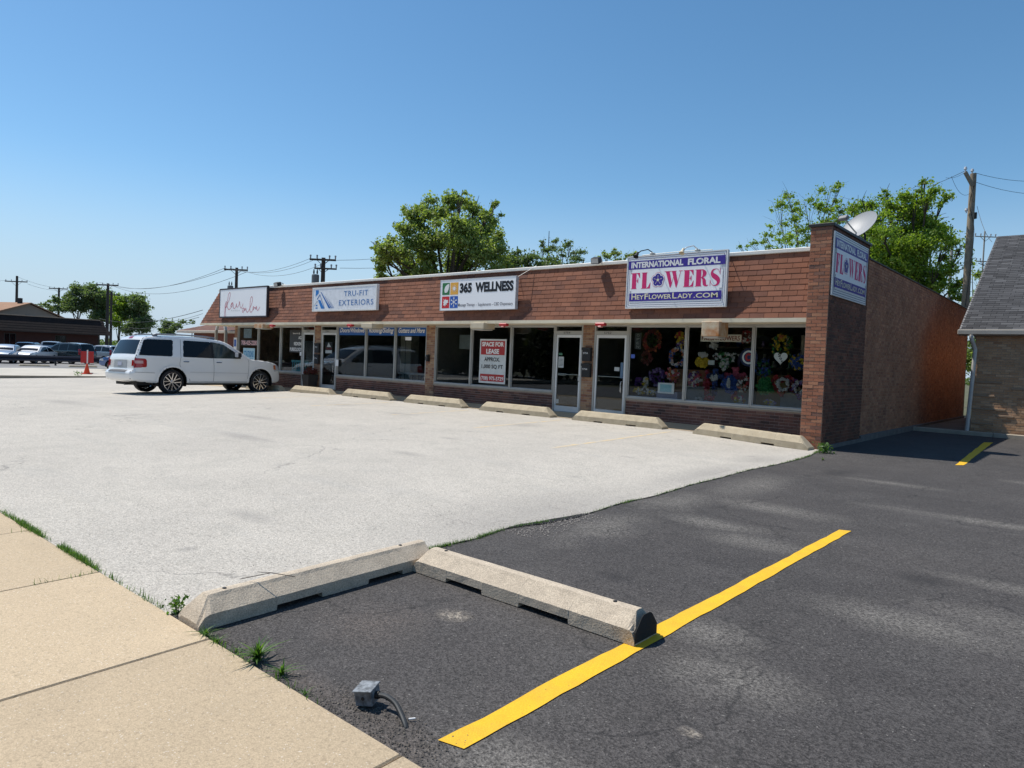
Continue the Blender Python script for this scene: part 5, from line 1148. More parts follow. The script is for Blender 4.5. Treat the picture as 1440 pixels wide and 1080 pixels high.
def weed(x, y, s, n, label, seed, flat=.9, leafy=False):
    t = thing('weed', label, 'weed', (x, y, gz(x, y)), 0, 'weeds along the pavement edge'); g = np.random.default_rng(seed)
    if leafy:
        mb = MB()
        P = np.stack([g.normal(size=n)*s*.45, g.normal(size=n)*s*.35, g.uniform(.01, 1, n)*s*1.2], 1)
        link('leaves', leaves_mesh('leaves', P, s*.35, wl1, g, P/np.linalg.norm(P, axis=1)[:, None], .2, .6), t)
        for k in range(6): a = g.random()*6.28; mb.tube([(0, 0, -.01), (.2*s*math.cos(a), .2*s*math.sin(a), s*.6), (.4*s*math.cos(a), .4*s*math.sin(a), s*1.0)], .002, 4)
        mb.build('stem', stem_m, t)
    else:
        P = [(g.normal()*.006, g.normal()*.006, 0) for _ in range(n)]
        link('leaves', blade_mesh('leaves', P, s, s*.17, wl1, flat*2.0, seed, 5), t)
    return t
weed(.02, -12.50, .085, 90, 'bushy weed standing against the left end of the kerb block', 11, leafy=True)
weed(.47, -12.535, .065, 24, 'small weed at the pavement edge just right of the kerb block', 12)
weed(.60, -12.535, .05, 18, 'small spiky weed at the pavement joint', 13)
weed(.98, -12.50, .125, 64, 'largest bright green dandelion-like weed in the pavement edge', 14, flat=.8)
weed(.80, -12.53, .04, 12, 'tiny weed left of the largest one', 15)
weed(1.21, -12.50, .075, 26, 'mid-sized weed between the largest one and the electrical box', 16)
weed(1.47, -12.53, .04, 14, 'tiny dark weed nearest the electrical box', 17)
weed(.20, -.42, .16, 150, 'bright leafy weed at the foot of the brick corner', 18, leafy=True)
weed(.52, -1.55, .07, 24, 'small flat weed on the asphalt near the brick corner', 19)
weed(-37.0, .9, .5, 60, 'grass tuft at the far kerb left of the orange cone', 20, leafy=True); weed(-37.4, -1.2, .3, 40, 'thin dry weed at the far kerb', 21, leafy=True)
t = thing('cigarette_end', 'white cigarette end on the asphalt beside the conduit', 'litter', (2.02, -12.33, gz(2.0, -12.3)+.006), .8); MB().tube([(-.015, 0, 0), (.015, 0, .003)], .004, 8).build('stub', wprint_m, t)
t = thing('litter', 'tiny white scrap of paper in the pavement joint', 'litter', (-1.95, -12.53, gz(-2, -12.5)+.015), .5); MB().box(-.014, .014, -.008, .008, 0, .003).build('scrap', wprint_m, t)

# ================================================================ SATELLITE DISH
t = thing('satellite_dish', 'grey satellite dish tilted on the parapet behind the brick corner', 'dish', (-.16, 2.62, 4.37), 0)
nrm = Vector((-.34, -.72, .60)).normalized(); Tq = Matrix.Translation((.0, -.12, .34)) @ nrm.to_track_quat('Z', 'Y').to_matrix().to_4x4() @ Matrix.Scale(.9, 4)
MB().lathe([(.001, -.0), (.12, .006), (.24, .026), (.36, .06), (.45, .095), (.46, .10), (.458, .085), (.36, .048), (.24, .014), (.12, -.006), (.001, -.012)], 36, Tq).build('reflector', M('dish_grey', (.29, .30, .31), .5, amt=.2), t, smooth=True)
fp = nrm*.52 + Vector((.0, -.12, .36)) + Vector((-.08, -.02, -.16))
lo_ = Vector((.05, -.02, -.05+.12))
MB().tube([tuple(lo_), tuple((lo_+fp)/2-Vector((0, 0, .02))), tuple(fp)], .016, 8).build('feed_arm', alu_m, t)
MB().bevbox(-.11, .11, -.05, .05, -.04, .05, .012, Matrix.Translation(fp) @ (-nrm).to_track_quat('Z', 'Y').to_matrix().to_4x4()).build('receiver', M('receiver_grey', (.16, .16, .17), .5), t)
MB().tube([(.05, .10, -.02), (.05, .06, .2), (0, -.06, .33)], .025, 8).build('mast', darkmetal_m, t)

# ================================================================ VEHICLES
def inside(poly, X, Z):
    P = np.array(poly); r = np.zeros(X.shape, bool)
    for i in range(len(P)):
        (x0, z0), (x1, z1) = P[i], P[(i+1) % len(P)]
        c = ((z0 > Z) != (z1 > Z)) & (X < (x1-x0)*(Z-z0)/((z1-z0) if z1 != z0 else 1e-9)+x0); r ^= c
    return r
def near(poly, X, Z):
    P = np.array(poly); best = np.full(X.shape, 1e9); bx = X.copy(); bz = Z.copy()
    for i in range(len(P)):
        a, b = P[i], P[(i+1) % len(P)]; d = b-a; t = np.clip(((X-a[0])*d[0]+(Z-a[1])*d[1])/(d@d+1e-12), 0, 1)
        qx, qz = a[0]+t*d[0], a[1]+t*d[1]; dd = np.hypot(X-qx, Z-qz); m = dd < best; best = np.where(m, dd, best); bx = np.where(m, qx, bx); bz = np.where(m, qz, bz)
    return best, bx, bz
class Car:
    def __init__(s, root, outline, hw, belt, tumble, hubs, wr, arch, cell=.035, rr=.07, crown=.035, sub=3):
        s.t = root; s.hw = hw; s.belt = belt; s.tum = tumble; s.hubs = hubs; s.wr = wr; s.arch = arch; s.c = cell; s.rr = rr; s.crown = crown
        q = spline([tuple(p) for p in outline]+[tuple(outline[0])], sub); s.out = [tuple(p) for p in q[:-1]]
        xs = [p[0] for p in s.out]; s.x0, s.x1 = min(xs), max(xs); s.arcl = None
    def W(s, X, Z):
        X = np.asarray(X, float); Z = np.asarray(Z, float)
        w_ = s.hw*(1-.03*((Z-.75)/.45)**2*(Z < .75)) - np.maximum(Z-s.belt, 0)*s.tum - .025*np.clip((Z-.75)/(s.belt-.75), 0, 1)
        e0 = np.clip((s.x0+.75-X)/.75, 0, 1); e1 = np.clip((X-s.x1+.85)/.85, 0, 1)
        w_ = w_ - .10*e0**2.2 - .17*e1**2.2
        return w_
    def side_y(s, X, Z):
        d, _, _ = near(s.out, X, Z); k = np.clip(d/s.rr, 0, 1); return s.W(X, Z)-s.rr*(1-np.sqrt(np.maximum(1-(1-k)**2, 0)))
    def patch(s, poly, c, holes=()):
        P = np.array(poly); x0, z0 = P.min(0); x1, z1 = P.max(0); nx, nz = max(int((x1-x0)/c+1), 1), max(int((z1-z0)/c+1), 1)
        X, Z = np.meshgrid(np.linspace(x0, x1, nx+1), np.linspace(z0, z1, nz+1)); 
        cx, cz = (X[:-1, :-1]+X[1:, 1:])/2, (Z[:-1, :-1]+Z[1:, 1:])/2
        keep = inside(poly, cx, cz)
        for hx, hz, hr in holes: keep &= np.hypot(cx-hx, cz-hz) > hr
        ins = inside(poly, X, Z); _, qx, qz = near(poly, X, Z); X2 = np.where(ins, X, qx); Z2 = np.where(ins, Z, qz)
        for hx, hz, hr in holes:
            d = np.hypot(X2-hx, Z2-hz)+1e-9; m = d < hr; X2 = np.where(m, hx+(X2-hx)/d*hr, X2); Z2 = np.where(m, hz+(Z2-hz)/d*hr, Z2)
        idx = np.arange(X.size).reshape(X.shape); F = np.stack([idx[:-1, :-1][keep], idx[:-1, 1:][keep], idx[1:, 1:][keep], idx[1:, :-1][keep]], 1)
        return X2.ravel(), Z2.ravel(), F
    def side(s, name, poly, mat, off=.005, c=None, sides=(-1, 1), holes=(), parent=None, smooth=True):
        X, Z, F = s.patch(poly, c or s.c, holes); Y = s.side_y(X, Z)+off; us = np.unique(F); mp = -np.ones(len(X), int); mp[us] = np.arange(len(us))
        out = []
        for sg in sides:
            V = np.stack([X[us], sg*Y[us], Z[us]], 1); Fm = mp[F] if sg < 0 else mp[F][:, ::-1]
            me = np_mesh(name, V, Fm, mat); me.polygons.foreach_set('use_smooth', [smooth]*len(me.polygons)); out.append(link(name, me, parent or s.t))
        return out
    def line(s, name, pts, wd, mat, off=.004, sides=(-1, 1), parent=None):
        for sg in sides:
            mb = MB(); q = spline(pts, 6) if len(pts) > 2 else [np.array(pts[0])+(np.array(pts[1])-np.array(pts[0]))*k/8 for k in range(9)]
            L = []; Rr = []
            for i in range(len(q)):
                t = q[min(i+1, len(q)-1)]-q[max(i-1, 0)]; t = t/(np.hypot(*t)+1e-9); nn = np.array([-t[1], t[0]])*wd/2
                for lst, p in ((L, q[i]+nn), (Rr, q[i]-nn)): lst.append((p[0], sg*(float(s.side_y(np.array([p[0]]), np.array([p[1]]))[0])+off), p[1]))
            n = len(q); mb.add(L+Rr, [(i, i+1, n+i+1, n+i) for i in range(n-1)]); mb.build(name, mat, parent or s.t)
    def strip(s, name, sel, mat, t0=-1., t1=1., off=0., ny=12, parent=None):
        """surface across the car along outline points i in sel (list of consecutive indices)"""
        o = s.out; n = len(o); V = []; 
        for i in sel:
            x, z = o[i % n]; a = np.array(o[(i+1) % n])-np.array(o[(i-1) % n]); a /= np.hypot(*a)+1e-9; nx, nz = -a[1], a[0]
            w_ = float(s.W(x, z))-s.rr
            for k in range(ny+1):
                t = t0+(t1-t0)*k/ny; cr = s.crown*(1-t*t)+off; V.append((x+nx*cr*s.orient, t*w_, z+nz*cr*s.orient))
        m = ny+1; F = [(i*m+k, (i+1)*m+k, (i+1)*m+k+1, i*m+k+1) for i in range(len(sel)-1) for k in range(ny)]
        return MB().add(V, F).build(name, mat, parent or s.t, smooth=True)
    def span(s, pred):
        """longest run of outline indices satisfying pred(x, z)"""
        n = len(s.out); fl = [pred(*p) for p in s.out]; best = []
        for st in range(n):
            if fl[st] and not fl[st-1]:
                r = []; i = st
                while fl[i % n] and len(r) < n: r.append(i); i += 1
                if len(r) > len(best): best = r
        return best
    def body(s, mat, seams_m):
        A = 0
        for i in range(len(s.out)): (a, b), (c, d) = s.out[i], s.out[(i+1) % len(s.out)]; A += a*d-c*b
        s.orient = -1 if A > 0 else 1
        if A > 0: s.orient = -1
        b = s.side('body_side', s.out, mat, 0, holes=[(h, s.hz, s.arch) for h in s.hubs])
        zc = s.zlow
        sel = s.span(lambda x, z: not (z < zc and s.x0+.25 < x < s.x1-.25))
        s.strip('body_top', sel, mat)
        u = MB().box(s.x0+.3, s.x1-.35, -s.hw*.72, s.hw*.72, s.zlow*.72, s.belt*.55); u.box(s.hubs[0]+s.arch, s.hubs[-1]-s.arch, -s.hw*.95, s.hw*.95, s.zlow*.85, s.zlow*1.05); u.build('underbody', black_m, s.t)
        wm = MB()
        for h in s.hubs:
            for sg in (-1, 1):
                n = 20; V = []
                for k in range(n+1):
                    a = math.pi*(k/n)*1.2-.1*math.pi
                    for y in (s.hw*.60, float(s.side_y(np.array([h]), np.array([s.hz+s.arch*.5]))[0])-.004): V.append((h+s.arch*math.cos(a), sg*y, s.hz+s.arch*math.sin(a)))
                wm.add(V, [(2*k, 2*k+1, 2*k+3, 2*k+2) for k in range(n)])
        wm.build('wheel_well', black_m, s.t, kind='stuff')
    def wheels(s, tyre_m, rim_m, rim_r, spokes=6, twin=True, detail=True):
        for h in s.hubs:
            for sg in (-1, 1):
                yo = s.hw-.015; wd = .25
                T = TM((h, sg*(yo), s.hz), (R(-90)*sg, 0, 0)); wr, rr = s.wr, rim_r      # local z points outward
                w_ = MB().lathe([(rr*.98, -wd), (wr*.93, -wd), (wr, -wd+.03), (wr, -.04), (wr*.965, -.012), (wr*.88, .0), (rr*1.04, -.006), (rr, -.02)], 36 if detail else 18, T).build('wheel', tyre_m, s.t, smooth=True)
                r_ = MB().lathe([(rr*1.0, -.015), (rr*1.0, -.004), (rr*.955, -.002), (rr*.93, -.02), (rr*.90, -.06), (rr*.88, -.18)], 36 if detail else 18, T).build('rim', rim_m, w_, smooth=True)
                MB().lathe([(0, -.13), (rr*.89, -.13)], 18, T).build('brake_disc', black_m if detail else darkmetal_m, w_)
                sp = MB(); sp.lathe([(0, -.008), (rr*.13, -.008), (rr*.2, -.025), (rr*.2, -.08)], 16, T)
                for k in range(spokes):
                    a = 2*math.pi*k/spokes+.2
                    for da in ((-.115, .115) if twin else (0,)):
                        Ta = T @ Matrix.Rotation(a, 4, 'Z'); hw_ = rr*(.052 if twin else .09); o_ = rr*da*1.15
                        V = [(rr*.10, o_*.75-hw_, -.018), (rr*.94, o_*1.7-hw_*.9, -.006), (rr*.94, o_*1.7+hw_*.9, -.006), (rr*.10, o_*.75+hw_, -.018)]
                        V += [(x, y, z-.035) for x, y, z in V]; sp.add([tuple(Ta @ Vector(v)) for v in V], [(0, 1, 2, 3), (4, 5, 1, 0), (6, 7, 3, 2), (5, 6, 2, 1)])
                sp.build('spokes', rim_m, w_)
carglass = M('car_glass', (.006, .007, .009), .05, amt=.1, spec=.35)
carglass2 = M_glass('clear_car_glass', (.30, .36, .34), 1.52, 1.3)
rubber = M('tyre_rubber', (.014, .014, .015), .8, amt=.3); chrome = M('chrome', (.62, .62, .63), .18, amt=.1, metal=.95); seam_m = M('door_seam', (.05, .05, .05), .8)
pearl = M('pearl_white_paint', (.84, .83, .80), .14, (.80, .79, .76), .8, .3, coat=1.0)
taillight = M('tail_light', (.36, .006, .008), .15, amt=.2, coat=.6); amber = M('amber_lens', (.55, .16, .05), .2, coat=.5); lamp_m = M('lamp_clear', (.55, .56, .58), .12, amt=.3, coat=.8)
# ---- the white SUV
sv = thing('parked_suv', 'large pearl-white SUV parked nose-in before the salon', 'suv', (-20.55, -4.10, gz(-20, -4.1)-.004), 0)
sv.rotation_euler = (R(-.9), 0, R(94.3))
out = [(-1.28, .44), (-1.33, .52), (-1.34, .70), (-1.27, .76), (-1.23, .80), (-1.21, .98), (-1.19, 1.16), (-1.13, 1.30), (-1.03, 1.55), (-.93, 1.76), (-.84, 1.86), (-.60, 1.905), (-.1, 1.93), (.6, 1.94), (1.2, 1.93), (1.65, 1.895), (1.90, 1.85), (2.12, 1.765), (2.50, 1.54), (2.86, 1.30), (3.00, 1.235), (3.35, 1.205), (3.70, 1.165), (4.00, 1.105), (4.14, 1.04), (4.20, .94), (4.235, .80), (4.27, .70), (4.29, .56), (4.27, .45), (4.16, .38), (3.90, .36), (3.0, .34), (2.0, .335), (1.0, .335), (0, .34), (-.7, .37)]
c = Car(sv, out, .995, 1.22, .27, [0, 3.33], .405, .49, cell=.035); c.hz = .405; c.zlow = .40
c.body(pearl, seam_m); c.wheels(rubber, chrome, .305)
gl = carglass
for sg in (-1, 1):
    c.side('window', [(-1.095, 1.27), (-.90, 1.765), (-.80, 1.80), (.03, 1.815), (.07, 1.78), (.0, 1.29), (-.05, 1.255)], gl, .006, .03, (sg,))
    c.side('window', [(.36, 1.25), (.42, 1.79), (.47, 1.815), (1.40, 1.80), (1.40, 1.235)], gl, .006, .03, (sg,))
    c.side('window', [(1.49, 1.235), (1.49, 1.80), (1.72, 1.775), (1.92, 1.725), (2.28, 1.50), (2.50, 1.345), (2.52, 1.245)], M('front_glass', (.02, .03, .028), .03, (.06, .08, .075), 3, .9, spec=.4), .006, .03, (sg,))
    c.side('pillar_trim', [(1.40, 1.235), (1.40, 1.80), (1.49, 1.80), (1.49, 1.235)], black_m, .005, .03, (sg,))
    c.side('tail_light', [(-1.235, .86), (-1.215, 1.17), (-.90, 1.16), (-.86, 1.10), (-.86, .91), (-.90, .875)], taillight, .010, .02, (sg,))
    c.side('reversing_lamp', [(-1.21, 1.0), (-1.20, 1.09), (-.97, 1.09), (-.97, 1.0)], M('reversing_lens', (.62, .36, .34), .2), .014, .02, (sg,))
    c.side('headlight', [(3.93, .80), (3.90, 1.02), (4.08, 1.06), (4.17, .98), (4.20, .82)], lamp_m, .008, .02, (sg,))
    c.side('indicator', [(3.90, .88), (3.89, 1.03), (4.00, 1.05), (4.03, .86)], amber, .012, .02, (sg,))
    c.side('rocker_trim', [(.52, .36), (.52, .425), (2.82, .425), (2.82, .36)], M('rocker_trim', (.58, .57, .54), .4), .012, .04, (sg,))
    for hx in (0, 3.33):
        ring = [(hx+.57*math.cos(a), .405+.57*math.sin(a)) for a in np.linspace(R(-2), R(182), 22)]+[(hx+.492*math.cos(a), .405+.492*math.sin(a)) for a in np.linspace(R(182), R(-2), 22)]
        c.side('wheel_flare', ring, pearl, .022, .03, (sg,))
    for hx in (.46, 1.66):
        y = float(c.side_y(np.array([hx]), np.array([1.09]))[0]); MB().bevbox(hx-.10, hx+.10, sg*(y+.018)-.012, sg*(y+.018)+.012, 1.075, 1.105, .008).box(hx-.09, hx-.07, min(sg*y, sg*(y+.02)), max(sg*y, sg*(y+.02)), 1.08, 1.10).box(hx+.07, hx+.09, min(sg*y, sg*(y+.02)), max(sg*y, sg*(y+.02)), 1.08, 1.10).build('door_handle', chrome, sv)
    y = .95; m_ = MB().bevbox(2.26, 2.43, min(sg*(y+.02), sg*(y+.25)), max(sg*(y+.02), sg*(y+.25)), 1.28, 1.47, .04); m_.build('mirror', black_m, sv)
    MB().bevbox(2.255, 2.29, min(sg*(y+.05), sg*(y+.23)), max(sg*(y+.05), sg*(y+.23)), 1.30, 1.45, .01).build('mirror_glass', lamp_m, sv)
    rl = [(-.55, 1.945), (-.45, 1.985), (.2, 2.00), (1.2, 1.99), (1.65, 1.95)]
    MB().tube([(x, sg*.70, z) for x, z in rl], .022, 8).box(-.56, -.40, sg*.70-.02, sg*.70+.02, 1.90, 1.97).box(1.45, 1.62, sg*.70-.02, sg*.70+.02, 1.88, 1.95).build('roof_rail', M('rail_satin', (.25, .27, .30), .35, metal=.5), sv)
for pts in ([(.28, 1.23), (.24, 1.0), (.30, .82), (.45, .62), (.58, .50), (.60, .43)], [(1.46, 1.23), (1.47, .9), (1.46, .43)], [(2.80, 1.24), (2.84, 1.05), (2.78, .43)], [(.28, 1.23), (.33, 1.84)], [(-1.22, .72), (-.60, .70)]): c.line('door_seam', pts, .010, seam_m)
c.line('crease', [(.60, .74), (2.8, .72)], .012, M('crease_shade', (.5, .49, .47), .5), .003)
def rear(lo, hi): return c.span(lambda x, z: x < -.5 and lo < z < hi)
c.strip('rear_window', rear(1.27, 1.80), gl, -.93, .93, .008)
c.strip('plate_recess', rear(.84, 1.13), M('plate_chrome', (.52, .52, .52), .35, (.4, .4, .4), 8, .5, metal=.4), -.52, .52, .006)
c.strip('licence_plate', rear(.90, 1.08), M('plate_paper', (.35, .38, .5), .5, (.6, .6, .6), 30, .6), -.17, .17, .016)
c.strip('brake_light', rear(1.80, 1.87), taillight, -.16, .16, .008)
c.strip('rear_badge', rear(1.02, 1.10), M('badge_blue', (.02, .05, .15), .2), .62, .70, .010)
c.strip('bumper_step', rear(.66, .765), M('bumper_step', (.10, .10, .105), .6), -.70, .70, .010)
for sg in (-1, 1): c.strip('tail_light', rear(.88, 1.16), taillight, *((.86, 1.0) if sg > 0 else (-1.0, -.86)), .006, ny=3)
c.strip('windshield', c.span(lambda x, z: 2.1 < x < 2.84 and z > 1.25), carglass, -.94, .94, .006)
c.strip('grille', c.span(lambda x, z: x > 4.0 and .62 < z < 1.0), chrome, -.62, .62, .008)
for k in range(3): c.strip('grille_bar', c.span(lambda x, z: x > 4.0 and .66+.11*k < z < .74+.11*k), black_m, -.58, .58, .012)
MB().tube([(-.95, 1.30, 0)], .01, 4) if False else None
MB().tube([(-1.12, -.05, 1.32), (-1.10, -.15, 1.40), (-1.02, -.42, 1.58)], .010, 6).build('rear_wiper', black_m, sv)
MB().tube([(-1.15, -.48, .33), (-1.34, -.50, .33)], .035, 10).build('exhaust_pipe', darkmetal_m, sv)
MB().box(-.1, .1, -.8, .8, .36, .44).box(3.24, 3.42, -.8, .8, .36, .44).build('axle', black_m, sv)

# ---- ordinary cars of the neighbouring car park
SEDAN = [(-.95, .35), (-1.0, .55), (-.98, .80), (-.90, .93), (-.45, .98), (-.15, 1.05), (.30, 1.32), (.60, 1.42), (1.15, 1.44), (1.60, 1.38), (2.25, 1.02), (2.45, .95), (3.0, .88), (3.35, .78), (3.50, .62), (3.53, .42), (3.35, .28), (2.0, .24), (.8, .24), (-.5, .27)]
SUVO = [(-.85, .42), (-.92, .60), (-.90, .95), (-.82, 1.10), (-.62, 1.52), (-.45, 1.62), (.4, 1.68), (1.2, 1.66), (1.62, 1.56), (2.25, 1.14), (2.5, 1.06), (3.05, 1.0), (3.38, .88), (3.50, .66), (3.50, .45), (3.3, .33), (2, .30), (.8, .30), (-.4, .33)]
VAN = [(-.95, .38), (-1.02, .60), (-1.0, 1.0), (-.92, 1.15), (-.72, 1.62), (-.55, 1.72), (.4, 1.78), (1.5, 1.74), (1.85, 1.62), (2.7, 1.12), (2.9, 1.05), (3.4, .92), (3.72, .78), (3.85, .60), (3.85, .42), (3.6, .27), (2, .25), (.8, .25), (-.5, .29)]
def small_car(label, X, Y, rz, paint, kind, roof=None, z=None):
    t = thing('parked_car' if kind == 'sedan' else 'parked_suv' if kind == 'suv' else 'parked_minivan', label, {'sedan': 'car', 'suv': 'suv', 'van': 'minivan'}[kind], (X, Y, (gz(X, Y) if z is None else z)+.02), R(rz), 'cars in the neighbouring car park')
    o = {'sedan': SEDAN, 'suv': SUVO, 'van': VAN}[kind]; wb = {'sedan': 2.7, 'suv': 2.65, 'van': 3.0}[kind]; belt = {'sedan': .95, 'suv': 1.08, 'van': 1.10}[kind]
    c = Car(t, o, .90, belt, .40 if kind == 'sedan' else .28, [0, wb], .325, .375, cell=.07, rr=.07, sub=2); c.hz = .325; c.zlow = .36
    c.body(paint, seam_m); c.wheels(rubber, alu_m, .22, 5, False, False)
    if kind == 'sedan': wins = [[(-.05, 1.0), (.42, 1.32), (.85, 1.37), (.85, .97)], [(.92, .97), (.92, 1.37), (1.5, 1.33), (2.02, 1.02), (2.02, .98)]]; ws = (1.72, 2.25, .98); rw = (-.2, .40, 1.0)
    elif kind == 'suv': wins = [[(-.70, 1.12), (-.52, 1.50), (.35, 1.58), (.35, 1.12)], [(.42, 1.12), (.42, 1.58), (1.2, 1.56), (1.2, 1.10)], [(1.27, 1.10), (1.27, 1.56), (1.55, 1.50), (2.1, 1.13)]]; ws = (1.62, 2.25, 1.12); rw = (-.9, -.5, 1.10)
    else: wins = [[(-.80, 1.16), (-.62, 1.60), (.35, 1.68), (.35, 1.16)], [(.42, 1.15), (.42, 1.68), (1.3, 1.64), (1.3, 1.12)], [(1.38, 1.12), (1.38, 1.64), (1.75, 1.56), (2.45, 1.14)]]; ws = (1.85, 2.7, 1.12); rw = (-1.0, -.6, 1.14)
    for w_ in wins: c.side('window', w_, carglass, .006, .07)
    c.strip('windshield', c.span(lambda x, z: ws[0] <= x <= ws[1] and z > ws[2]), carglass, -.93, .93, .008, ny=6)
    c.strip('rear_window', c.span(lambda x, z: rw[0] <= x <= rw[1] and z > rw[2]), carglass, -.88, .88, .008, ny=6)
    x1 = c.x1; c.side('headlight', [(x1-.35, .62), (x1-.32, .78), (x1-.08, .74), (x1-.04, .62)], lamp_m, .01, .05)
    c.side('tail_light', [(c.x0+.03, .70), (c.x0+.04, .90), (c.x0+.30, .90), (c.x0+.28, .72)] if kind == 'sedan' else [(c.x0+.03, .80), (c.x0+.10, 1.30), (c.x0+.30, 1.30), (c.x0+.24, .82)], taillight, .012, .05)
    c.strip('licence_plate', c.span(lambda x, z: x > 2 and .45 < z < .60), wprint_m, -.2, .2, .012, ny=2)
    if roof: c.strip('roof_panel', c.span(lambda x, z: z > (1.60 if kind != 'sedan' else 1.38)), roof, -1, 1, .004, ny=6)
    return t
P_grey = M('greyblue_paint', (.30, .35, .42), .3, amt=.1, coat=1, metal=.3); P_white = M('white_paint', (.72, .72, .71), .3, amt=.1, coat=1); P_silver = M('silver_paint', (.42, .43, .44), .3, amt=.1, coat=1, metal=.4)
P_dark = M('dark_green_paint', (.018, .028, .026), .25, amt=.1, coat=1); P_navy = M('navy_paint', (.012, .018, .04), .25, amt=.1, coat=1); P_blue = M('blue_paint', (.05, .12, .30), .25, amt=.1, coat=1)
def park(px, Xp): 
    d = ray(px, 500); return CAM[1]+(Xp-CAM[0])/d[0]*d[1]
small_car('grey-blue sedan at the left edge of the picture', -63.0, park(15, -63), -28, P_grey, 'sedan')
small_car('white sedan behind the guard rail', -63.5, park(60, -63.5), -42, P_white, 'sedan')
small_car('dark navy SUV behind the grey-blue sedan', -73.5, park(37, -73.5), 150, P_navy, 'suv')
small_car('silver SUV behind the white sedan', -72.5, park(72, -72.5), 155, P_silver, 'suv', z=-.20)
small_car('dark green minivan with a silver roof', -62.5, park(112, -62.5), 205, P_dark, 'van', P_silver)
small_car('silver car half hidden behind the white SUV', -65.5, park(158, -65.5), 200, P_silver, 'suv')
t = small_car('blue car mostly hidden behind the tail of the white SUV', -45.6, park(166, -45.6)+2.6, -130, P_blue, 'sedan', z=-.30)

# ================================================================ THE FAR LEFT
# guard rail
t = thing('guard_rail', 'long dark guard rail in front of the neighbouring car park', 'guard rail', (-57, 0, -.34), 0)
prof = [(0, .30), (.06, .36), (.06, .44), (0, .51), (.06, .58), (.06, .68), (0, .74), (-.02, .74), (.02, .66), (-.03, .51), (.02, .38), (-.02, .30)]
V = []; ys = [-24, 12.5]
MB().add([(a, y, b) for y in ys for a, b in prof], [(i, (i+1) % 12, 12+(i+1) % 12, 12+i) for i in range(12)]+[tuple(range(12)), tuple(range(12, 24))[::-1]]).build('beam', M('rail_dark', (.022, .026, .042), .4, amt=.3, metal=.2), t)
for k in range(10): MB().box(-.16, -.03, -23.8+k*3.9-.05, -23.8+k*3.9+.05, -.1, .70).build('post', darkmetal_m, t)
# cone and red sign
Pc = onX(122, 527, -40.0)
t = thing('traffic_cone', 'orange traffic cone at the far kerb', 'traffic cone', (-40.0, Pc[1], -.298), 0)
MB().lathe([(.0, .60), (.03, .60), (.17, .04), (.17, .03)], 18).build('cone', M('cone_orange', (.80, .075, .015), .5, amt=.1), t, smooth=True); MB().bevbox(-.22, .22, -.22, .22, 0, .035, .01).build('base', M('cone_base', (.62, .06, .015), .6), t)
t = thing('red_sign', 'two red panels on a white post behind the orange cone', 'sign', (-41.2, onX(122.5, 520, -41.2)[1], -.30), R(-65)+R(90)+R(52))
MB().box(-.035, .035, -.02, .02, .3, 1.36).build('post', white_m, t)
MB().box(-.33, -.035, -.015, .015, .60, 1.28).build('panel', red_m, t); MB().box(.035, .32, -.015, .015, .60, 1.28).build('panel', red_m, t); MB().bevbox(-.36, .34, -.03, .03, .50, .56, .01).bevbox(-.3, .3, -.2, .2, 0, .05, .01).box(-.03, .03, -.03, .03, .05, .5).build('stand', M('stand_cream', (.5, .45, .38), .6), t)
# far wheel stops
stop_small = None
for k in range(9):
    y = -12+k*3.1
    t = thing('wheel_stop', ['low concrete stop beyond the guard rail, counted from the left as number %d' % (k+1)][0], 'wheel stop', (-54.2, y, -.34), R(90), 'low concrete stops beyond the far pavement'); t['label'] = 'low concrete stop in the row below the guard rail'
    if stop_small is None: stop_small = stop_mesh('block', 1.9, .22, .13, .12, .06, .06, [], conc_m)
    link('block', stop_small, t)
# dark flat-roofed building
D = thing('brick_office', 'long low dark brick building with a deep brown shingled eave', 'building', (-86.5, 0, -.36), 0)
dkb = M('dark_brick', (.055, .02, .016), .9, (.038, .015, .012), 3, .7, .4, 8)
y1, y0 = 17.6, -30
w1, w2 = y0, y1
def hole_wall(mb, X, y0, y1, z0, z1, holes):
    ys = sorted({y0, y1}|{h[0] for h in holes}|{h[1] for h in holes})
    for a, b in zip(ys, ys[1:]):
        hh = [h for h in holes if h[0] <= a and h[1] >= b]
        if not hh: mb.box(X-.25, X, a, b, z0, z1)
        else: mb.box(X-.25, X, a, b, z0, hh[0][2]); mb.box(X-.25, X, a, b, hh[0][3], z1)
wins = [(yy, yy+1.1, 1.0, 2.6) for yy in (-14, -8, -1.2, 3.1, 7.2, 12)]
mb = MB(); hole_wall(mb, 0, y0+.2, y1-1.2, 0, 3.0, wins); mb.box(-14, -.25, y1-1.45, y1-1.2, 0, 3.0); mb.build('wall', dkb, D)
for a, b, c_, d_ in wins:
    f = MB().bevbox(-.14, -.02, a, a+.07, c_, d_, .008).bevbox(-.14, -.02, b-.07, b, c_, d_, .008).bevbox(-.14, -.02, a+.07, b-.07, c_, c_+.07, .008).bevbox(-.14, -.02, a+.07, b-.07, d_-.07, d_, .008).box(-.12, -.05, a+.5, a+.56, c_+.07, d_-.07).build('window', darkmetal_m, D); MB().box(-.10, -.09, a+.07, b-.07, c_+.07, d_-.07).build('pane', carglass, f)
mm = MB(); mm.add([(1.0, y0, 2.9), (1.0, y1, 2.9), (-.2, y1-1.0, 4.55), (-.2, y0, 4.55), (-14, y1, 2.9), (-13, y1-1, 4.55)], [(0, 1, 2, 3), (1, 4, 5, 2), (3, 2, 5)])
mm.build('eave_board', M('eave_dark', (.035, .02, .016), .95), D)
me_ = M_pieces('dark_shingle', [(.016, .008, .007), (.022, .012, .009), (.012, .007, .006)], .95)
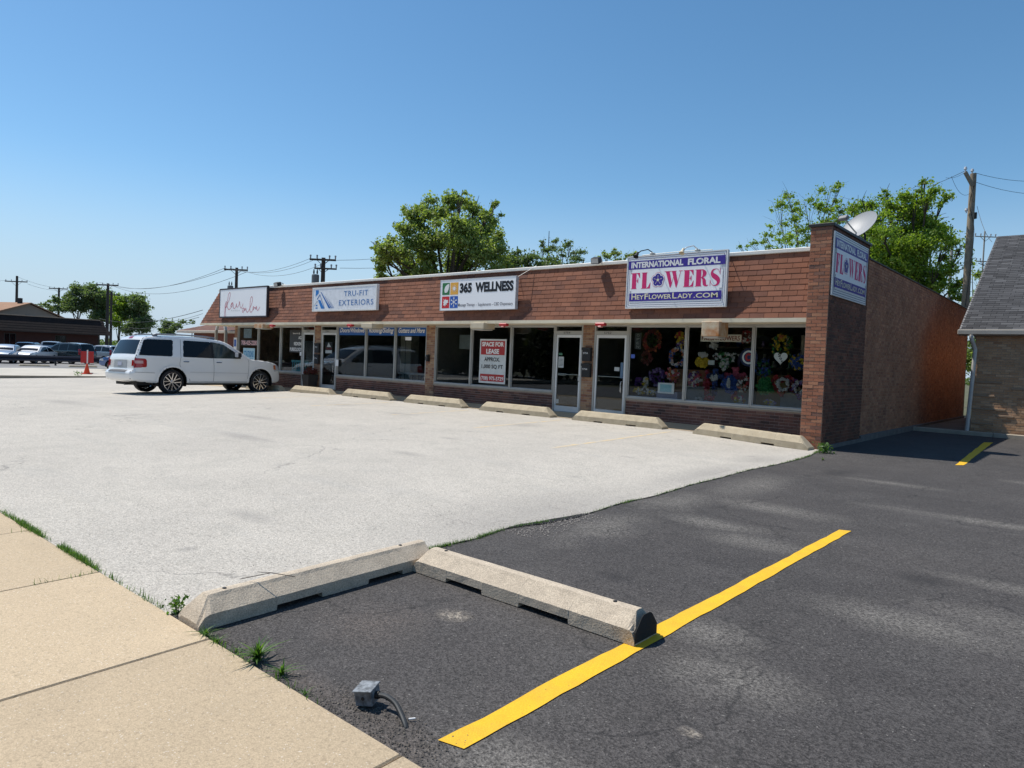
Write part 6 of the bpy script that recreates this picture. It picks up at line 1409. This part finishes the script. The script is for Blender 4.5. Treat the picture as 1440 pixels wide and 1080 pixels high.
v_ = Vector((-1.2, 0, 1.65)); lay_shingles(D, (1.0, y0, 2.9), (0, 1, 0), v_, y1-y0-.6, v_.length, me_, .9, .34, 0)
MB().box(-.3, 1.0, y0, y1-.1, 2.82, 2.88).build('soffit', M('dark_soffit', (.05, .04, .035), .8), D); MB().bevbox(-.32, -.12, y0, y1-1.0, 4.53, 4.63, .01).build('gutter', M('gutter_tan', (.30, .22, .16), .6), D)
for (y, w_, h_, lab) in ((-4.8, 3.0, .9, 'white fascia board at the far left of the dark brick building'), (.5, 1.9, 1.0, 'pale blue name board between two windows of the dark building')):
    t = thing('wall_sign', lab, 'sign', (-86.48, y, 1.75), 0); MB().box(0, .06, 0, w_, 0, h_).build('panel', M('dull_white', (.35, .38, .42), .5), t); Face((.06, 0, 0), (0, 1, 0), (0, 0, 1), (1, 0, 0)).shape('print', [rect(.2, .2+.22*i, w_-.2-.2*i, .3+.22*i) for i in range(3)], M('dull_print', (.12, .14, .2), .6), t)
# gabled house behind
Hs = thing('gabled_house', 'tan gabled house with an orange-brown roof behind the dark building', 'house', (-106, 14.6, -.36), R(24))
tan = M('tan_siding', (.26, .21, .165), .8, amt=.3); roofo = M('orange_roof', (.34, .19, .11), .9, (.26, .14, .08), 1.5, .7)
MB().add([(0, -9, 0), (0, 7.2, 0), (0, 7.2, 4.4), (0, 0, 6.75), (0, -9, 3.8), (-12, -9, 0), (-12, 7.2, 0), (-12, 7.2, 4.4), (-12, 0, 6.75), (-12, -9, 3.8)], [(0, 1, 2, 3, 4), (9, 8, 7, 6, 5), (1, 6, 7, 2), (4, 9, 5, 0)]).build('wall', tan, Hs)
MB().add([(.35, 0, 6.95), (.35, 7.9, 4.35), (-12.3, 7.9, 4.35), (-12.3, 0, 6.95), (.35, 0, 6.8), (.35, 7.9, 4.2), (.35, -9.8, 3.75), (-12.3, -9.8, 3.75), (.35, -9.8, 3.6)], [(0, 3, 2, 1), (0, 1, 5, 4), (3, 0, 6, 7), (0, 4, 8, 6)]).build('roof', roofo, Hs)
MB().box(.0, .06, -.5, .9, 4.55, 5.3).build('gable_vent', M('vent_grey', (.2, .19, .18), .7), Hs); MB().bevbox(-1.4, -.9, -.6, -.2, 6.6, 7.5, .03).build('roof_vent', black_m, Hs)
# brown-roofed neighbour left of the shops
Nb = thing('brown_roofed_building', 'low red brick building with a brown hipped roof and white arched entry', 'building', (-46.5, 8.0, -.36), 0)
rb = M('red_brick_far', (.16, .055, .04), .9, (.11, .04, .03), 3, .6, .4, 12); br_roof = M_pieces('brown_roof_tab', [(.13, .055, .034), (.17, .07, .045), (.11, .045, .03)])
MB().box(.7, 18, .8, 12, 0, 2.95).build('wall', rb, Nb)
A_, B_, C_, D_ = (0, 0, 3.0), (16, 0, 3.0), (10, 6.5, 5.2), (6.2, 6.5, 5.2)
MB().add([A_, B_, C_, D_, (0, 13, 3.0), (16, 13, 3.0)], [(0, 1, 2, 3), (0, 3, 4), (1, 5, 2), (4, 3, 2, 5)]).build('roof_board', M('roof_under', (.15, .07, .05), .9), Nb)
vv = Vector((0, 6.5, 2.2)); lay_shingles(Nb, A_, (1, 0, 0), vv, 16, vv.length, br_roof, .6, .28, 0, clip=lambda u, s_: s_/vv.length*6.2 < u < 16-s_/vv.length*6)
MB().bevbox(-.05, 8.4, -.10, .0, 2.84, 3.0, .02).build('gutter', M('gutter_cream', (.55, .47, .38), .6), Nb); MB().box(0, 16, 0, .8, 2.85, 2.88).build('soffit', M('soffit_far', (.4, .34, .27), .7), Nb)
ap = onY(310.5, 463, 7.2); xa = ap[0]+46.5; za = ap[2]+.36
V = []; n = 16
for i in range(n+1):
    a = math.pi*i/n
    for r in (.62, .50):
        for y in (-.85, -.70): V.append((xa+r*math.cos(a), y, za-.05+r*.85*math.sin(a)))
MB().add(V, [q for i in range(n) for q in ((4*i, 4*i+4, 4*i+5, 4*i+1), (4*i+2, 4*i+3, 4*i+7, 4*i+6), (4*i, 4*i+2, 4*i+6, 4*i+4), (4*i+1, 4*i+5, 4*i+7, 4*i+3))]).build('arch', M('arch_white', (.66, .62, .55), .6), Nb)
MB().box(xa-.75, xa+.75, -.68, .0, za+.50, za+.62).build('canopy', M('canopy_brown', (.09, .05, .035), .8), Nb)
for xp in (xa-.62, xa+.62): MB().bevbox(xp-.07, xp+.07, -.86, -.70, 0, za-.05, .01).build('post', M('post_tan', (.45, .36, .26), .7), Nb)

# ================================================================ THE HOUSE ON THE RIGHT
RH = thing('brick_house', 'tan brick building with a steep grey shingled roof at the right edge', 'building', (0, 0, 0), 0)
wy = 8.58
MB().box(1.33, 16, wy+.004, wy+.3, -.3, 2.9).box(1.333, 1.6, wy+.3, 22, -.3, 2.9).build('wall', M('house_wall_core', (.33, .27, .21), .95), RH)
lay_bricks(RH, (1.33, wy, -.02), (1, 0, 0), (0, -1, 0), 4.2, 2.75, nbr_m, M('tan_mortar', (.42, .35, .28), .95), count=0, row=.0677)
pj = MB()
for (x, z, w_) in ((1.36, .22, .5), (1.36, .62, .75), (1.36, .98, .5), (1.40, 1.35, .6), (2.2, 1.2, .5), (1.9, .45, .4)): pj.bevbox(x, x+w_, wy-.035, wy, z, z+.055, .006)
pj.build('projecting_bricks', M('tan_brick_proud', (.36, .25, .165), .9, (.28, .19, .12), 20, .7), RH, kind='stuff')
lay_bricks(RH, (1.33, 22, -.02), (0, -1, 0), (-1, 0, 0), 13.2, 2.75, nbr_m, M('tan_mortar', (.42, .35, .28), .95), count=0)
MB().box(1.28, 16, wy-.06, wy-.001, -.3, .02).build('foundation', found_m, RH)
e0 = Vector((.95, 8.42, 2.80)); rv = Vector((0, 6.25, 3.56)); rl_ = rv.length
MB().add([(.95, 8.42, 2.80), (17, 8.42, 2.80), (17, 14.69, 6.36), (.95, 14.69, 6.36), (.95, 20.9, 2.80), (17, 20.9, 2.80), (1.36, 8.7, 2.72), (1.36, 14.69, 6.1), (1.36, 20.6, 2.72)], [(0, 1, 2, 3), (3, 2, 5, 4), (6, 8, 7)]).build('roof_board', M('grey_roof_under', (.05, .05, .055), .95), RH)
lay_shingles(RH, e0, (1, 0, 0), rv, 6.0, rl_, gshingle_m, .30, .142, 290, thick=.006)
MB().add([(.95, 8.40, 2.80), (.95, 14.69, 6.38), (.95, 14.69, 6.22), (.95, 8.40, 2.64), (.99, 8.40, 2.80), (.99, 14.69, 6.38), (.99, 14.69, 6.22), (.99, 8.40, 2.64)], [(0, 1, 2, 3), (4, 7, 6, 5), (0, 4, 5, 1), (3, 2, 6, 7)]).build('rake_board', M('rake_grey', (.25, .24, .23), .6), RH)
gut = M('gutter_grey', (.46, .42, .36), .5, (.36, .33, .28), 3, .5)
MB().bevbox(.93, 17, 8.30, 8.42, 2.665, 2.80, .015).build('gutter', gut, RH); MB().box(.99, 17, 8.42, wy, 2.64, 2.665).build('soffit', M('soffit_grey', (.34, .31, .27), .7), RH)
dp = [(1.26, 8.34, 2.66), (1.26, 8.35, 2.56), (1.33, 8.49, 2.30), (1.34, 8.50, 2.15), (1.31, 8.50, 1.2), (1.28, 8.50, .45), (1.27, 8.48, .02)]
MB().tube(spline(dp, 5), .052, 10).build('downspout', M('downspout_white', (.60, .57, .52), .45), RH, smooth=True)
for x in (3.8, ): MB().bevbox(x, x+1.2, wy-.02, wy-.005, 1.0, 2.1, .01).build('window', alu_m, RH)
# things in the gap between the buildings
t = thing('fence', 'dark board fence at the back of the gap between the buildings', 'fence', (0, 0, 0), 0)
for k in range(9): MB().bevbox(-.1+k*.155, .045+k*.155, 24, 24.03, -.05, 1.9+.03*(k % 3), .004).build('board', M('fence_wood', (.10, .075, .055), .9, amt=.6), t)
t = thing('utility_cabinet', 'pale blue-grey cabinet standing in the gap between the buildings', 'cabinet', (.80, 17.5, -.03), 0); MB().bevbox(-.28, .28, -.25, .25, 0, 1.25, .02).build('housing', M('cabinet_blue', (.42, .50, .58), .5), t); MB().bevbox(-.24, .24, -.265, -.25, .05, 1.2, .005).build('door', M('cabinet_blue2', (.46, .54, .62), .5), t)

# ================================================================ POLES AND WIRES
def pole(label, P, top, r, mat, arms=(), rz=0, name='utility_pole', tr=None):
    """P base position, top height; arms: (z, half length, thickness, dx)"""
    t = thing(name, label, 'utility pole', tuple(P), rz); h = top-P[2]
    MB().tube([(0, 0, 0), (0, 0, h*.5), (0, 0, h)], r*1.25, 12, r*.82).build('shaft', mat, t, smooth=True)
    for (z, hl, th, dx) in arms:
        z = z-P[2]; a = MB().bevbox(-hl+dx, hl+dx, -.17-r*.3, -.06-r*.3, z-th/2, z+th/2, .01); a.build('crossarm', mat, t)
        br = MB()
        for sx in (-1, 1): br.tube([(dx*.3+sx*hl*.5, -.12, z), (0, -.10, z-hl*.42)], .018, 6)
        br.build('brace', darkmetal_m, t)
        ins = MB()
        for sx in (-.95, -.45, .5, .95): ins.lathe([(.0, .24), (.05, .22), (.06, .15), (.03, .12), (.05, .08), (.02, 0)], 8, TM((sx*hl+dx, -.12, z+th/2)))
        ins.build('insulator', M('insulator_glass', (.35, .36, .38), .3), t)
    if tr:
        z, sx = tr; MB().lathe([(0, .95), (.2, .92), (.22, .85), (.22, .05), (.18, 0), (0, 0)], 16, TM((sx*.42, -.1, z-P[2]))).build('transformer', M('transformer_grey', (.16, .17, .17), .5), t)
        MB().lathe([(.02, .95), (.05, 1.0), (.05, 1.1), (.02, 1.25)], 8, TM((sx*.42-.1, -.1, z-P[2]))).lathe([(.02, .95), (.05, 1.0), (.05, 1.1), (.02, 1.25)], 8, TM((sx*.42+.1, -.1, z-P[2]))).build('bushing', darkmetal_m, t)
    return t
def at_dep(x, y, D): p = dep(x, y, D); return Vector((p[0], p[1], p[2]))
def base(x, ytop, D):
    tp = at_dep(x, ytop, D); return (tp.x, tp.y, -.5), tp.z
face = math.atan2(.652, .758)
b_, z_ = base(24, 388, 110); pole('far bare pole with a single long crossarm at the far left', b_, z_, .20, poledark_m, [(z_-.9, 1.75, .16, 0)], face)
b_, z_ = base(83, 404.5, 120); pole('distant pole with a wide top crossarm behind the tan gabled house', b_, z_, .19, poledark_m, [(z_-.2, 1.6, .16, 0)], face)
b_, z_ = base(152, 398.5, 95); pole('taller dark pole above the right end of the dark building', b_, z_, .20, poledark_m, [(z_-.25, 1.5, .18, 0)], face)
b_, z_ = base(157, 410, 112); pole('shorter pole close behind the taller dark pole', b_, z_, .19, poledark_m, [(z_-.5, 1.1, .15, .3)], face)
b_, z_ = base(333, 376.5, 55); pole('pole rising behind the salon sign', b_, z_, .13, poledark_m, [(z_-.18, .92, .12, 0)], face, tr=(z_-2.35, -1))
b_, z_ = base(455, 362.5, 42); pole('pole with two crossarms and a grey transformer behind the shops', b_, z_, .14, poledark_m, [(z_-.14, .78, .11, 0), (z_-.66, .66, .09, .18)], face, tr=(z_-1.95, -1))
tp = at_dep(1371, 244, 27.5); 
P7 = pole('thick weathered wooden pole between the shops and the grey-roofed building', (tp.x-.05, tp.y, -.1), tp.z, .136, pole_m, [], face)
h7 = tp.z+.1
MB().bevbox(-.06, .06, -.05, .05, 0, .62, .01, TM((-.10, -.16, h7-.52), (0, R(-32), 0))).build('crossarm', pole_m, P7)
MB().tube([(-.02, -.15, h7-1.1), (-.2, -.18, h7-.45)], .02, 6).build('brace', pole_m, P7)
ins = MB()
for (x, y, z) in ((-.42, -.16, h7+.02), (-.05, 0, h7+.0), (-.22, -.05, h7-1.55)): ins.lathe([(.0, .20), (.045, .18), (.06, .10), (.03, .06), (.02, 0)], 10, TM((x, y, z)))
ins.build('insulator', M('insulator_white', (.6, .6, .62), .3), P7)
MB().tube(spline([(.02, -.165, h7-.3), (-.14, -.10, h7-1.2), (.05, -.17, h7-2.2), (-.02, -.17, h7-4.0), (-.12, -.13, h7-5.5)], 5), .012, 6).build('ground_wire', darkmetal_m, P7)
MB().bevbox(.13, .21, -.06, .06, h7-1.75, h7-1.5, .01).build('clamp', darkmetal_m, P7)
wire_m = M('wire_black', (.02, .022, .025), .6)
def wire(p, q, sag, r, label, n=16, grp='overhead wires'):
    p, q = Vector(p), Vector(q); pts = [tuple(p.lerp(q, k/n)-Vector((0, 0, sag*4*(k/n)*(1-k/n)))) for k in range(n+1)]
    t = MB().tube(pts, r, 5, cap=False).build('overhead_wire', wire_m); tag(t, label, 'wire', grp); return t
W = lambda x, y, D: at_dep(x, y, D)
LW = ['left upper wire from the two-crossarm pole to the pole behind the salon sign', 'middle upper wire from the two-crossarm pole to the pole behind the salon sign', 'right upper wire from the two-crossarm pole to the pole behind the salon sign',
 'wire from the left arm end behind the salon sign to the taller dark pole', 'wire sagging from behind the salon sign to the left arm of the taller dark pole', 'lowest sagging wire from behind the salon sign to the taller dark pole top',
 'upper wire from the far bare pole to the pole behind the gabled house', 'lower wire from the far bare pole to the pole behind the gabled house', 'wire leaving the picture left of the far bare pole', 'wire between the gabled-house pole and the taller dark pole',
 'thickest drooping cable just left of the mansard end', 'cable drooping second from the top left of the mansard end', 'cable drooping third from the top left of the mansard end', 'lowest straight cable above the low far trees',
 'upper wire running right from the two-crossarm pole into the maple tree', 'lower wire running right from the two-crossarm pole into the maple tree']
LR = ['top wire leaving the thick wooden pole to the right', 'second wire leaving the thick wooden pole to the right', 'faint wire running left from the top of the thick wooden pole over the dish tree', 'drooping jumper wire left of the thick wooden pole top', 'wire dropping right from the thick wooden pole to the grey roof',
 'thick cable running left from mid height of the wooden pole into the green tree', 'lower cable running left from the wooden pole above the side wall', 'thick cable stretched across the wind-blown green tree', 'short wire at the very top left of the thick wooden pole', 'cable from mid height of the wooden pole towards the grey roof']
for a, b, s_, r in (((437, 363, 42), (316, 377, 55), .55, .010), ((447, 363, 42), (326, 377, 55), .6, .010), ((466, 365, 42), (346, 382, 55), .62, .010), ((316, 377, 55), (165, 402, 95), .9, .016), ((326, 377, 55), (140, 397, 95), 1.2, .016), ((348, 382, 55), (150, 398, 95), 1.6, .016),
                    ((24, 389, 110), (83, 405, 120), .3, .016), ((38, 399, 110), (95, 408, 120), .4, .016), ((-60, 392, 110), (10, 394, 110), .3, .016), ((96, 407, 120), (138, 398, 95), 1.4, .014),
                    ((285, 436, 70), (140, 448, 110), .9, .028), ((285, 441, 70), (205, 448, 110), .6, .018), ((280, 446, 70), (150, 461, 110), .6, .022), ((270, 455, 70), (180, 460, 110), .4, .018), ((472, 366, 42), (700, 300, 90), 1.5, .012), ((478, 377, 42), (700, 330, 90), 1.2, .012)):
    wire(W(*a), W(*b), s_, r, LW.pop(0))
for a, b, s_, r in (((1371, 243, 27.5), (1520, 246, 30), .3, .008), ((1372, 256, 27.5), (1520, 268, 30), .3, .008), ((1358, 240, 27.5), (1180, 275, 60), .8, .010), ((1338, 248, 26), (1364, 272, 27.5), .3, .006), ((1374, 290, 27.5), (1395, 340, 26), .2, .008), ((1366, 372, 27.5), (1270, 385, 32), .3, .022), ((1366, 410, 27.5), (1290, 420, 34), .2, .012), ((1320, 340, 30), (1225, 352, 40), .2, .022), ((1330, 250, 26), (1360, 240, 27.5), .1, .006), ((1376, 370, 27.5), (1440, 380, 30), .15, .014)):
    wire(W(*a), W(*b), s_, r, LR.pop(0), grp='wires at the thick wooden pole')
b_, z_ = base(1339, 345, 38); pole('thin pale far pole left of the thick wooden pole', b_, z_, .09, M('pale_pole', (.32, .30, .27), .8), [(z_-2.6, .55, .10, .45)], face)
b_, z_ = base(1385, 325, 60); pole('distant pole with pale insulators right of the thick wooden pole', b_, z_, .07, M('pale_pole', (.32, .30, .27), .8), [(z_-.5, .9, .07, 0), (z_-2.6, .7, .08, 0)], face)

# ================================================================ TREES
def tree(name, label, base_, clumps, trunk_r, mat, leaf=.16, dens=420, seed=0, limbs=True, kind='tree', flat=.75, wind=(0, 0, 0), trunk_top=None, group=None):
    """clumps: (x, y, z, radius) in world metres; leaves fill each clump's shell unevenly, limbs run to each of them"""
    t = thing(name, label, kind, base_, 0, group); g = np.random.default_rng(seed); b0 = np.array(base_); P = []; Nn = []
    cl = [np.array(c, float) for c in clumps]
    for c in cl:
        ctr, r = c[:3]-b0, c[3]
        ns = max(3, int(7*(r/1.0)**1.2)); 
        for _ in range(int(ns*1.35)):   # sub-clumps give light and dark lumps
            d = g.normal(size=3); d /= np.linalg.norm(d); sc = ctr+d*r*g.uniform(.25, 1.05)*np.array([1, 1, flat]); sr = r*g.uniform(.22, .5)
            n = int(dens*3.2*sr*sr*g.uniform(.5, 1.3)/(leaf/.15)**.5)+6; e = g.normal(size=(n, 3)); e /= np.linalg.norm(e, axis=1)[:, None]
            rr = sr*np.minimum(np.abs(g.normal(size=n))*.62, 1.7); q = sc+e*rr[:, None]*np.array([1.15, 1.15, .62])+np.array(wind)*rr[:, None]*g.random(n)[:, None]; P.append(q); Nn.append(e)
            m = n//7; e2 = g.normal(size=(m, 3)); e2 /= np.linalg.norm(e2, axis=1)[:, None]; P.append(sc+e2*sr*g.uniform(1, 1.6, m)[:, None]); Nn.append(e2)
    P = np.concatenate(P); Nn = np.concatenate(Nn)
    link('crown', leaves_mesh('crown', P, leaf, mat, g, Nn*.8+np.array(wind)*.6, .2, .62), t)
    tb = MB(); mid = np.mean([c[:3]-b0 for c in cl], 0); tt = trunk_top or mid[2]*.75
    top_ = np.array([mid[0]*.6, mid[1]*.6, tt]); tr_ = [np.zeros(3), np.array([mid[0]*.1, mid[1]*.1, tt*.4]), top_]
    tb.tube(spline([tuple(p) for p in tr_], 4), trunk_r, 9, trunk_r*.45); tb.build('trunk', bark_m, t, smooth=True)
    if limbs:
        lb = MB()
        for c in cl:
            ctr = c[:3]-b0; s0 = np.array([0, 0, 1])*tt*g.uniform(.35, .9)+top_*np.array([1, 1, 0])*.5
            m1 = s0*.45+ctr*.55+np.array([0, 0, c[3]*.25])+g.normal(size=3)*c[3]*.12
            lb.tube(spline([tuple(s0), tuple(m1), tuple(ctr)], 4), trunk_r*.34, 6, trunk_r*.08)
            for _ in range(4):
                d = g.normal(size=3); d[2] = abs(d[2])*.7; d /= np.linalg.norm(d); lb.tube([tuple(m1*.4+ctr*.6), tuple(ctr+d*c[3]*.5), tuple(ctr+d*c[3]*.95+g.normal(size=3)*.1)], trunk_r*.11, 4, trunk_r*.03)
        lb.build('limb', bark_m, t)
    return t
lf_main = M_leaf('maple_leaf', (.13, .19, .05), (.23, .30, .085), (.36, .40, .15))
lf_bright = M_leaf('bright_leaf', (.10, .18, .02), (.19, .29, .035), (.29, .37, .06))
lf_far = M_leaf('far_leaf', (.08, .125, .055), (.13, .185, .08), (.19, .25, .12))
def CL(D, lst, dd=1.5, seed=0):
    g = random.Random(seed); out = []
    for (x, y, rp) in lst: p = at_dep(x, y, D+g.uniform(-dd, dd)); out.append((p.x, p.y, p.z, rp/FPX*D))
    return out
main = [(550, 350, 24), (538, 372, 16), (575, 375, 26), (566, 325, 18), (590, 305, 20), (612, 300, 24), (640, 288, 20), (668, 292, 18), (690, 300, 15), (640, 322, 30), (672, 325, 28), (605, 340, 30), (640, 360, 34), (680, 355, 28), (700, 335, 16), (705, 372, 20), (600, 385, 26), (650, 392, 30), (560, 395, 16), (700, 395, 20), (535, 352, 12), (528, 345, 8), (545, 395, 16), (540, 368, 14), (722, 385, 16), (572, 300, 10), (648, 278, 9), (695, 288, 9)]
p0 = at_dep(628, 470, 45); tree('maple_tree', 'largest full green tree rising behind the middle shops', (p0.x, p0.y, -.5), CL(45, main, 2.2, 1), .34, lf_main, .20, 900, 3, flat=.85)
sm1 = [(755, 385, 20), (785, 388, 16), (730, 378, 18), (745, 365, 18), (765, 348, 14), (740, 385, 18), (725, 360, 12), (770, 372, 16)]
p0 = at_dep(745, 460, 46); tree('small_tree', 'smaller green tree just right of the largest tree', (p0.x, p0.y, -.5), CL(46, sm1, 1.2, 2), .14, lf_far, .17, 800, 4)
sm2 = [(800, 375, 16), (815, 378, 12), (790, 350, 15), (808, 358, 14), (820, 368, 9), (788, 372, 15), (800, 340, 9), (778, 340, 8)]
p0 = at_dep(795, 460, 48); tree('small_tree', 'thin feathery tree between the maple and the florist sign', (p0.x, p0.y, -.5), CL(48, sm2, 1, 3), .10, lf_far, .15, 520, 5)
p0 = at_dep(770, 378, 47); dt = thing('dead_tree', 'bare dark spruce top beside the thin feathery tree', 'tree', (p0.x, p0.y, -.5), 0); hh = at_dep(771, 325, 47).z+.5; MB().tube([(0, 0, 0), (0, 0, hh)], .09, 6, .02).build('trunk', bark_m, dt); bb_ = MB(); gg = random.Random(5)
for k in range(26): a = gg.random()*6.28; z = hh*(.62+.37*k/26); L_ = .9*(1-k/28); bb_.tube([(0, 0, z), (L_*math.cos(a), L_*math.sin(a), z-.1+gg.uniform(-.05, .1))], .02, 4, .006)
bb_.build('branch', bark_m, dt)
sm3 = [(852, 358, 9), (865, 354, 9), (880, 362, 8), (892, 358, 6), (843, 366, 7), (870, 370, 10)]
p0 = at_dep(868, 460, 42); tree('small_tree', 'low treetop showing just left of the florist sign', (p0.x, p0.y, -.5), CL(42, sm3, .8, 4), .10, lf_main, .14, 900, 6)
rt1 = [(1092, 285, 14), (1108, 272, 11), (1120, 300, 16), (1140, 285, 18), (1160, 300, 18), (1165, 270, 12), (1178, 262, 8), (1098, 315, 15), (1120, 332, 20), (1145, 325, 20), (1078, 335, 10), (1082, 345, 12), (1058, 345, 7), (1185, 290, 14), (1175, 320, 18), (1042, 348, 4), (1098, 342, 14)]
p0 = at_dep(1140, 470, 27); tree('young_tree', 'loose light green tree with sky between its leaves left of the dish', (p0.x, p0.y, -.5), CL(27, [(x, y, r*1.3) for x, y, r in rt1], 1.0, 5), .07, lf_bright, .095, 620, 7, wind=(.25, .2, .05))
rt2 = [(1210, 290, 18), (1230, 300, 26), (1252, 290, 20), (1285, 285, 24), (1305, 270, 18), (1322, 285, 14), (1310, 310, 26), (1275, 325, 34), (1240, 345, 36), (1225, 330, 24), (1290, 360, 36), (1325, 350, 20), (1340, 375, 20), (1255, 385, 34), (1300, 395, 30), (1345, 400, 16), (1335, 420, 18), (1290, 300, 22), (1205, 310, 14), (1215, 362, 20), (1350, 350, 9), (1300, 258, 9), (1245, 272, 10), (1262, 310, 26), (1235, 320, 24), (1310, 330, 26), (1215, 330, 20), (1270, 350, 30), (1320, 385, 22), (1225, 375, 26), (1285, 415, 30)]
p0 = at_dep(1285, 480, 30); tree('wind_blown_tree', 'dense bright green tree bending in the wind behind the side wall', (p0.x, p0.y, -.5), CL(30, rt2, 1.8, 6), .24, lf_bright, .125, 1500, 8, wind=(.35, .3, .06), flat=.9)
bk = [(1368, 350, 10), (1385, 380, 14), (1400, 360, 8), (1378, 400, 14), (1365, 425, 14), (1355, 450, 20), (1362, 500, 26)]
p0 = at_dep(1375, 480, 44); tree('small_tree', 'dark green tree showing between the wooden pole and the grey roof', (p0.x, p0.y, -.5), CL(44, bk, 1.0, 7), .12, lf_main, .17, 900, 9)
ft = [[(100, 418, 10), (112, 410, 12), (125, 425, 16), (105, 430, 14), (93, 428, 8), (122, 408, 9)], [(135, 412, 14), (150, 420, 14), (140, 432, 16), (128, 408, 10), (142, 445, 14)], [(165, 422, 12), (175, 432, 14), (168, 442, 14), (162, 452, 12)], [(195, 425, 13), (206, 432, 10), (188, 420, 10), (190, 440, 17), (200, 455, 14), (185, 460, 14), (208, 448, 9)], [(66, 427, 6), (78, 424, 8), (88, 434, 10), (58, 430, 6), (40, 432, 6), (20, 436, 6), (72, 434, 8)]]
for i, (l, lab) in enumerate(zip(ft, ('round treetop left of the paired dark poles', 'tallest far treetop behind the paired dark poles', 'low bright bush-like tree right of the paired poles', 'rounded far tree at the right end of the far tree row', 'thin dark far trees above the tan gabled house'))):
    p0 = at_dep(np.mean([c[0] for c in l]), 470, 122-i); tree('far_tree', lab, (p0.x, p0.y, -.5), CL(122-i, l, 2, 10+i), .25, lf_bright if i == 2 else lf_far, .36, 260, 20+i, limbs=(i != 4), group='far trees at the left')
l = [(228, 462, 7), (238, 455, 8), (248, 458, 8), (256, 453, 6), (240, 466, 10), (232, 470, 8)]
p0 = at_dep(242, 475, 125); tree('far_tree', 'low green trees above the roof of the white SUV', (p0.x, p0.y, -.5), CL(125, l, 2, 30), .2, lf_far, .32, 300, 30, limbs=False, group='far trees at the left')
p0 = at_dep(270, 475, 125); tree('far_tree', 'tiny treetop above the brown hipped roof', (p0.x, p0.y, -.5), CL(125, [(268, 452, 4), (273, 455, 4)], 1, 31), .15, lf_far, .3, 300, 31, limbs=False, group='far trees at the left')
# a belt of distant trees closes the horizon all round
g = np.random.default_rng(99); P = []
for k in range(260):
    a = 2*math.pi*k/260+g.uniform(-.01, .01); Rr = g.uniform(230, 270); cx, cy = CAM[0]+Rr*math.cos(a), CAM[1]+Rr*math.sin(a); h = g.uniform(2.0, 3.4)
    n = 260; d = g.normal(size=(n, 3)); d /= np.linalg.norm(d, axis=1)[:, None]; P.append(np.array([cx, cy, h*.35])+d*np.array([5.5, 5.5, h*.7])*(g.random(n)**.4)[:, None])
P = np.concatenate(P); Q2 = []
for k in range(125):   # tall trees along the other side of the street, behind the camera
    cx = -160+k*1.9+g.uniform(-1, 1); cy = -52+g.uniform(-4, 4); h = g.uniform(7, 11); n = 1100; d = g.normal(size=(n, 3)); d /= np.linalg.norm(d, axis=1)[:, None]
    Q2.append(np.array([cx, cy, h*.45])+d*np.array([3.2, 3.2, h*.55])*(g.random(n)**.4)[:, None])
link('roadside_trees', leaves_mesh('roadside_trees', np.concatenate(Q2), .9, M_leaf('darkened_leaf', (.02, .03, .014), (.035, .045, .02), (.05, .06, .03)), g), kind='stuff', label='row of leafy trees along the far side of the street')  # leaf colour darkened so the shop windows mirror the row dark
link('distant_woods', leaves_mesh('distant_woods', P, 1.3, lf_far, g), kind='stuff', label='distant belt of trees along the horizon')
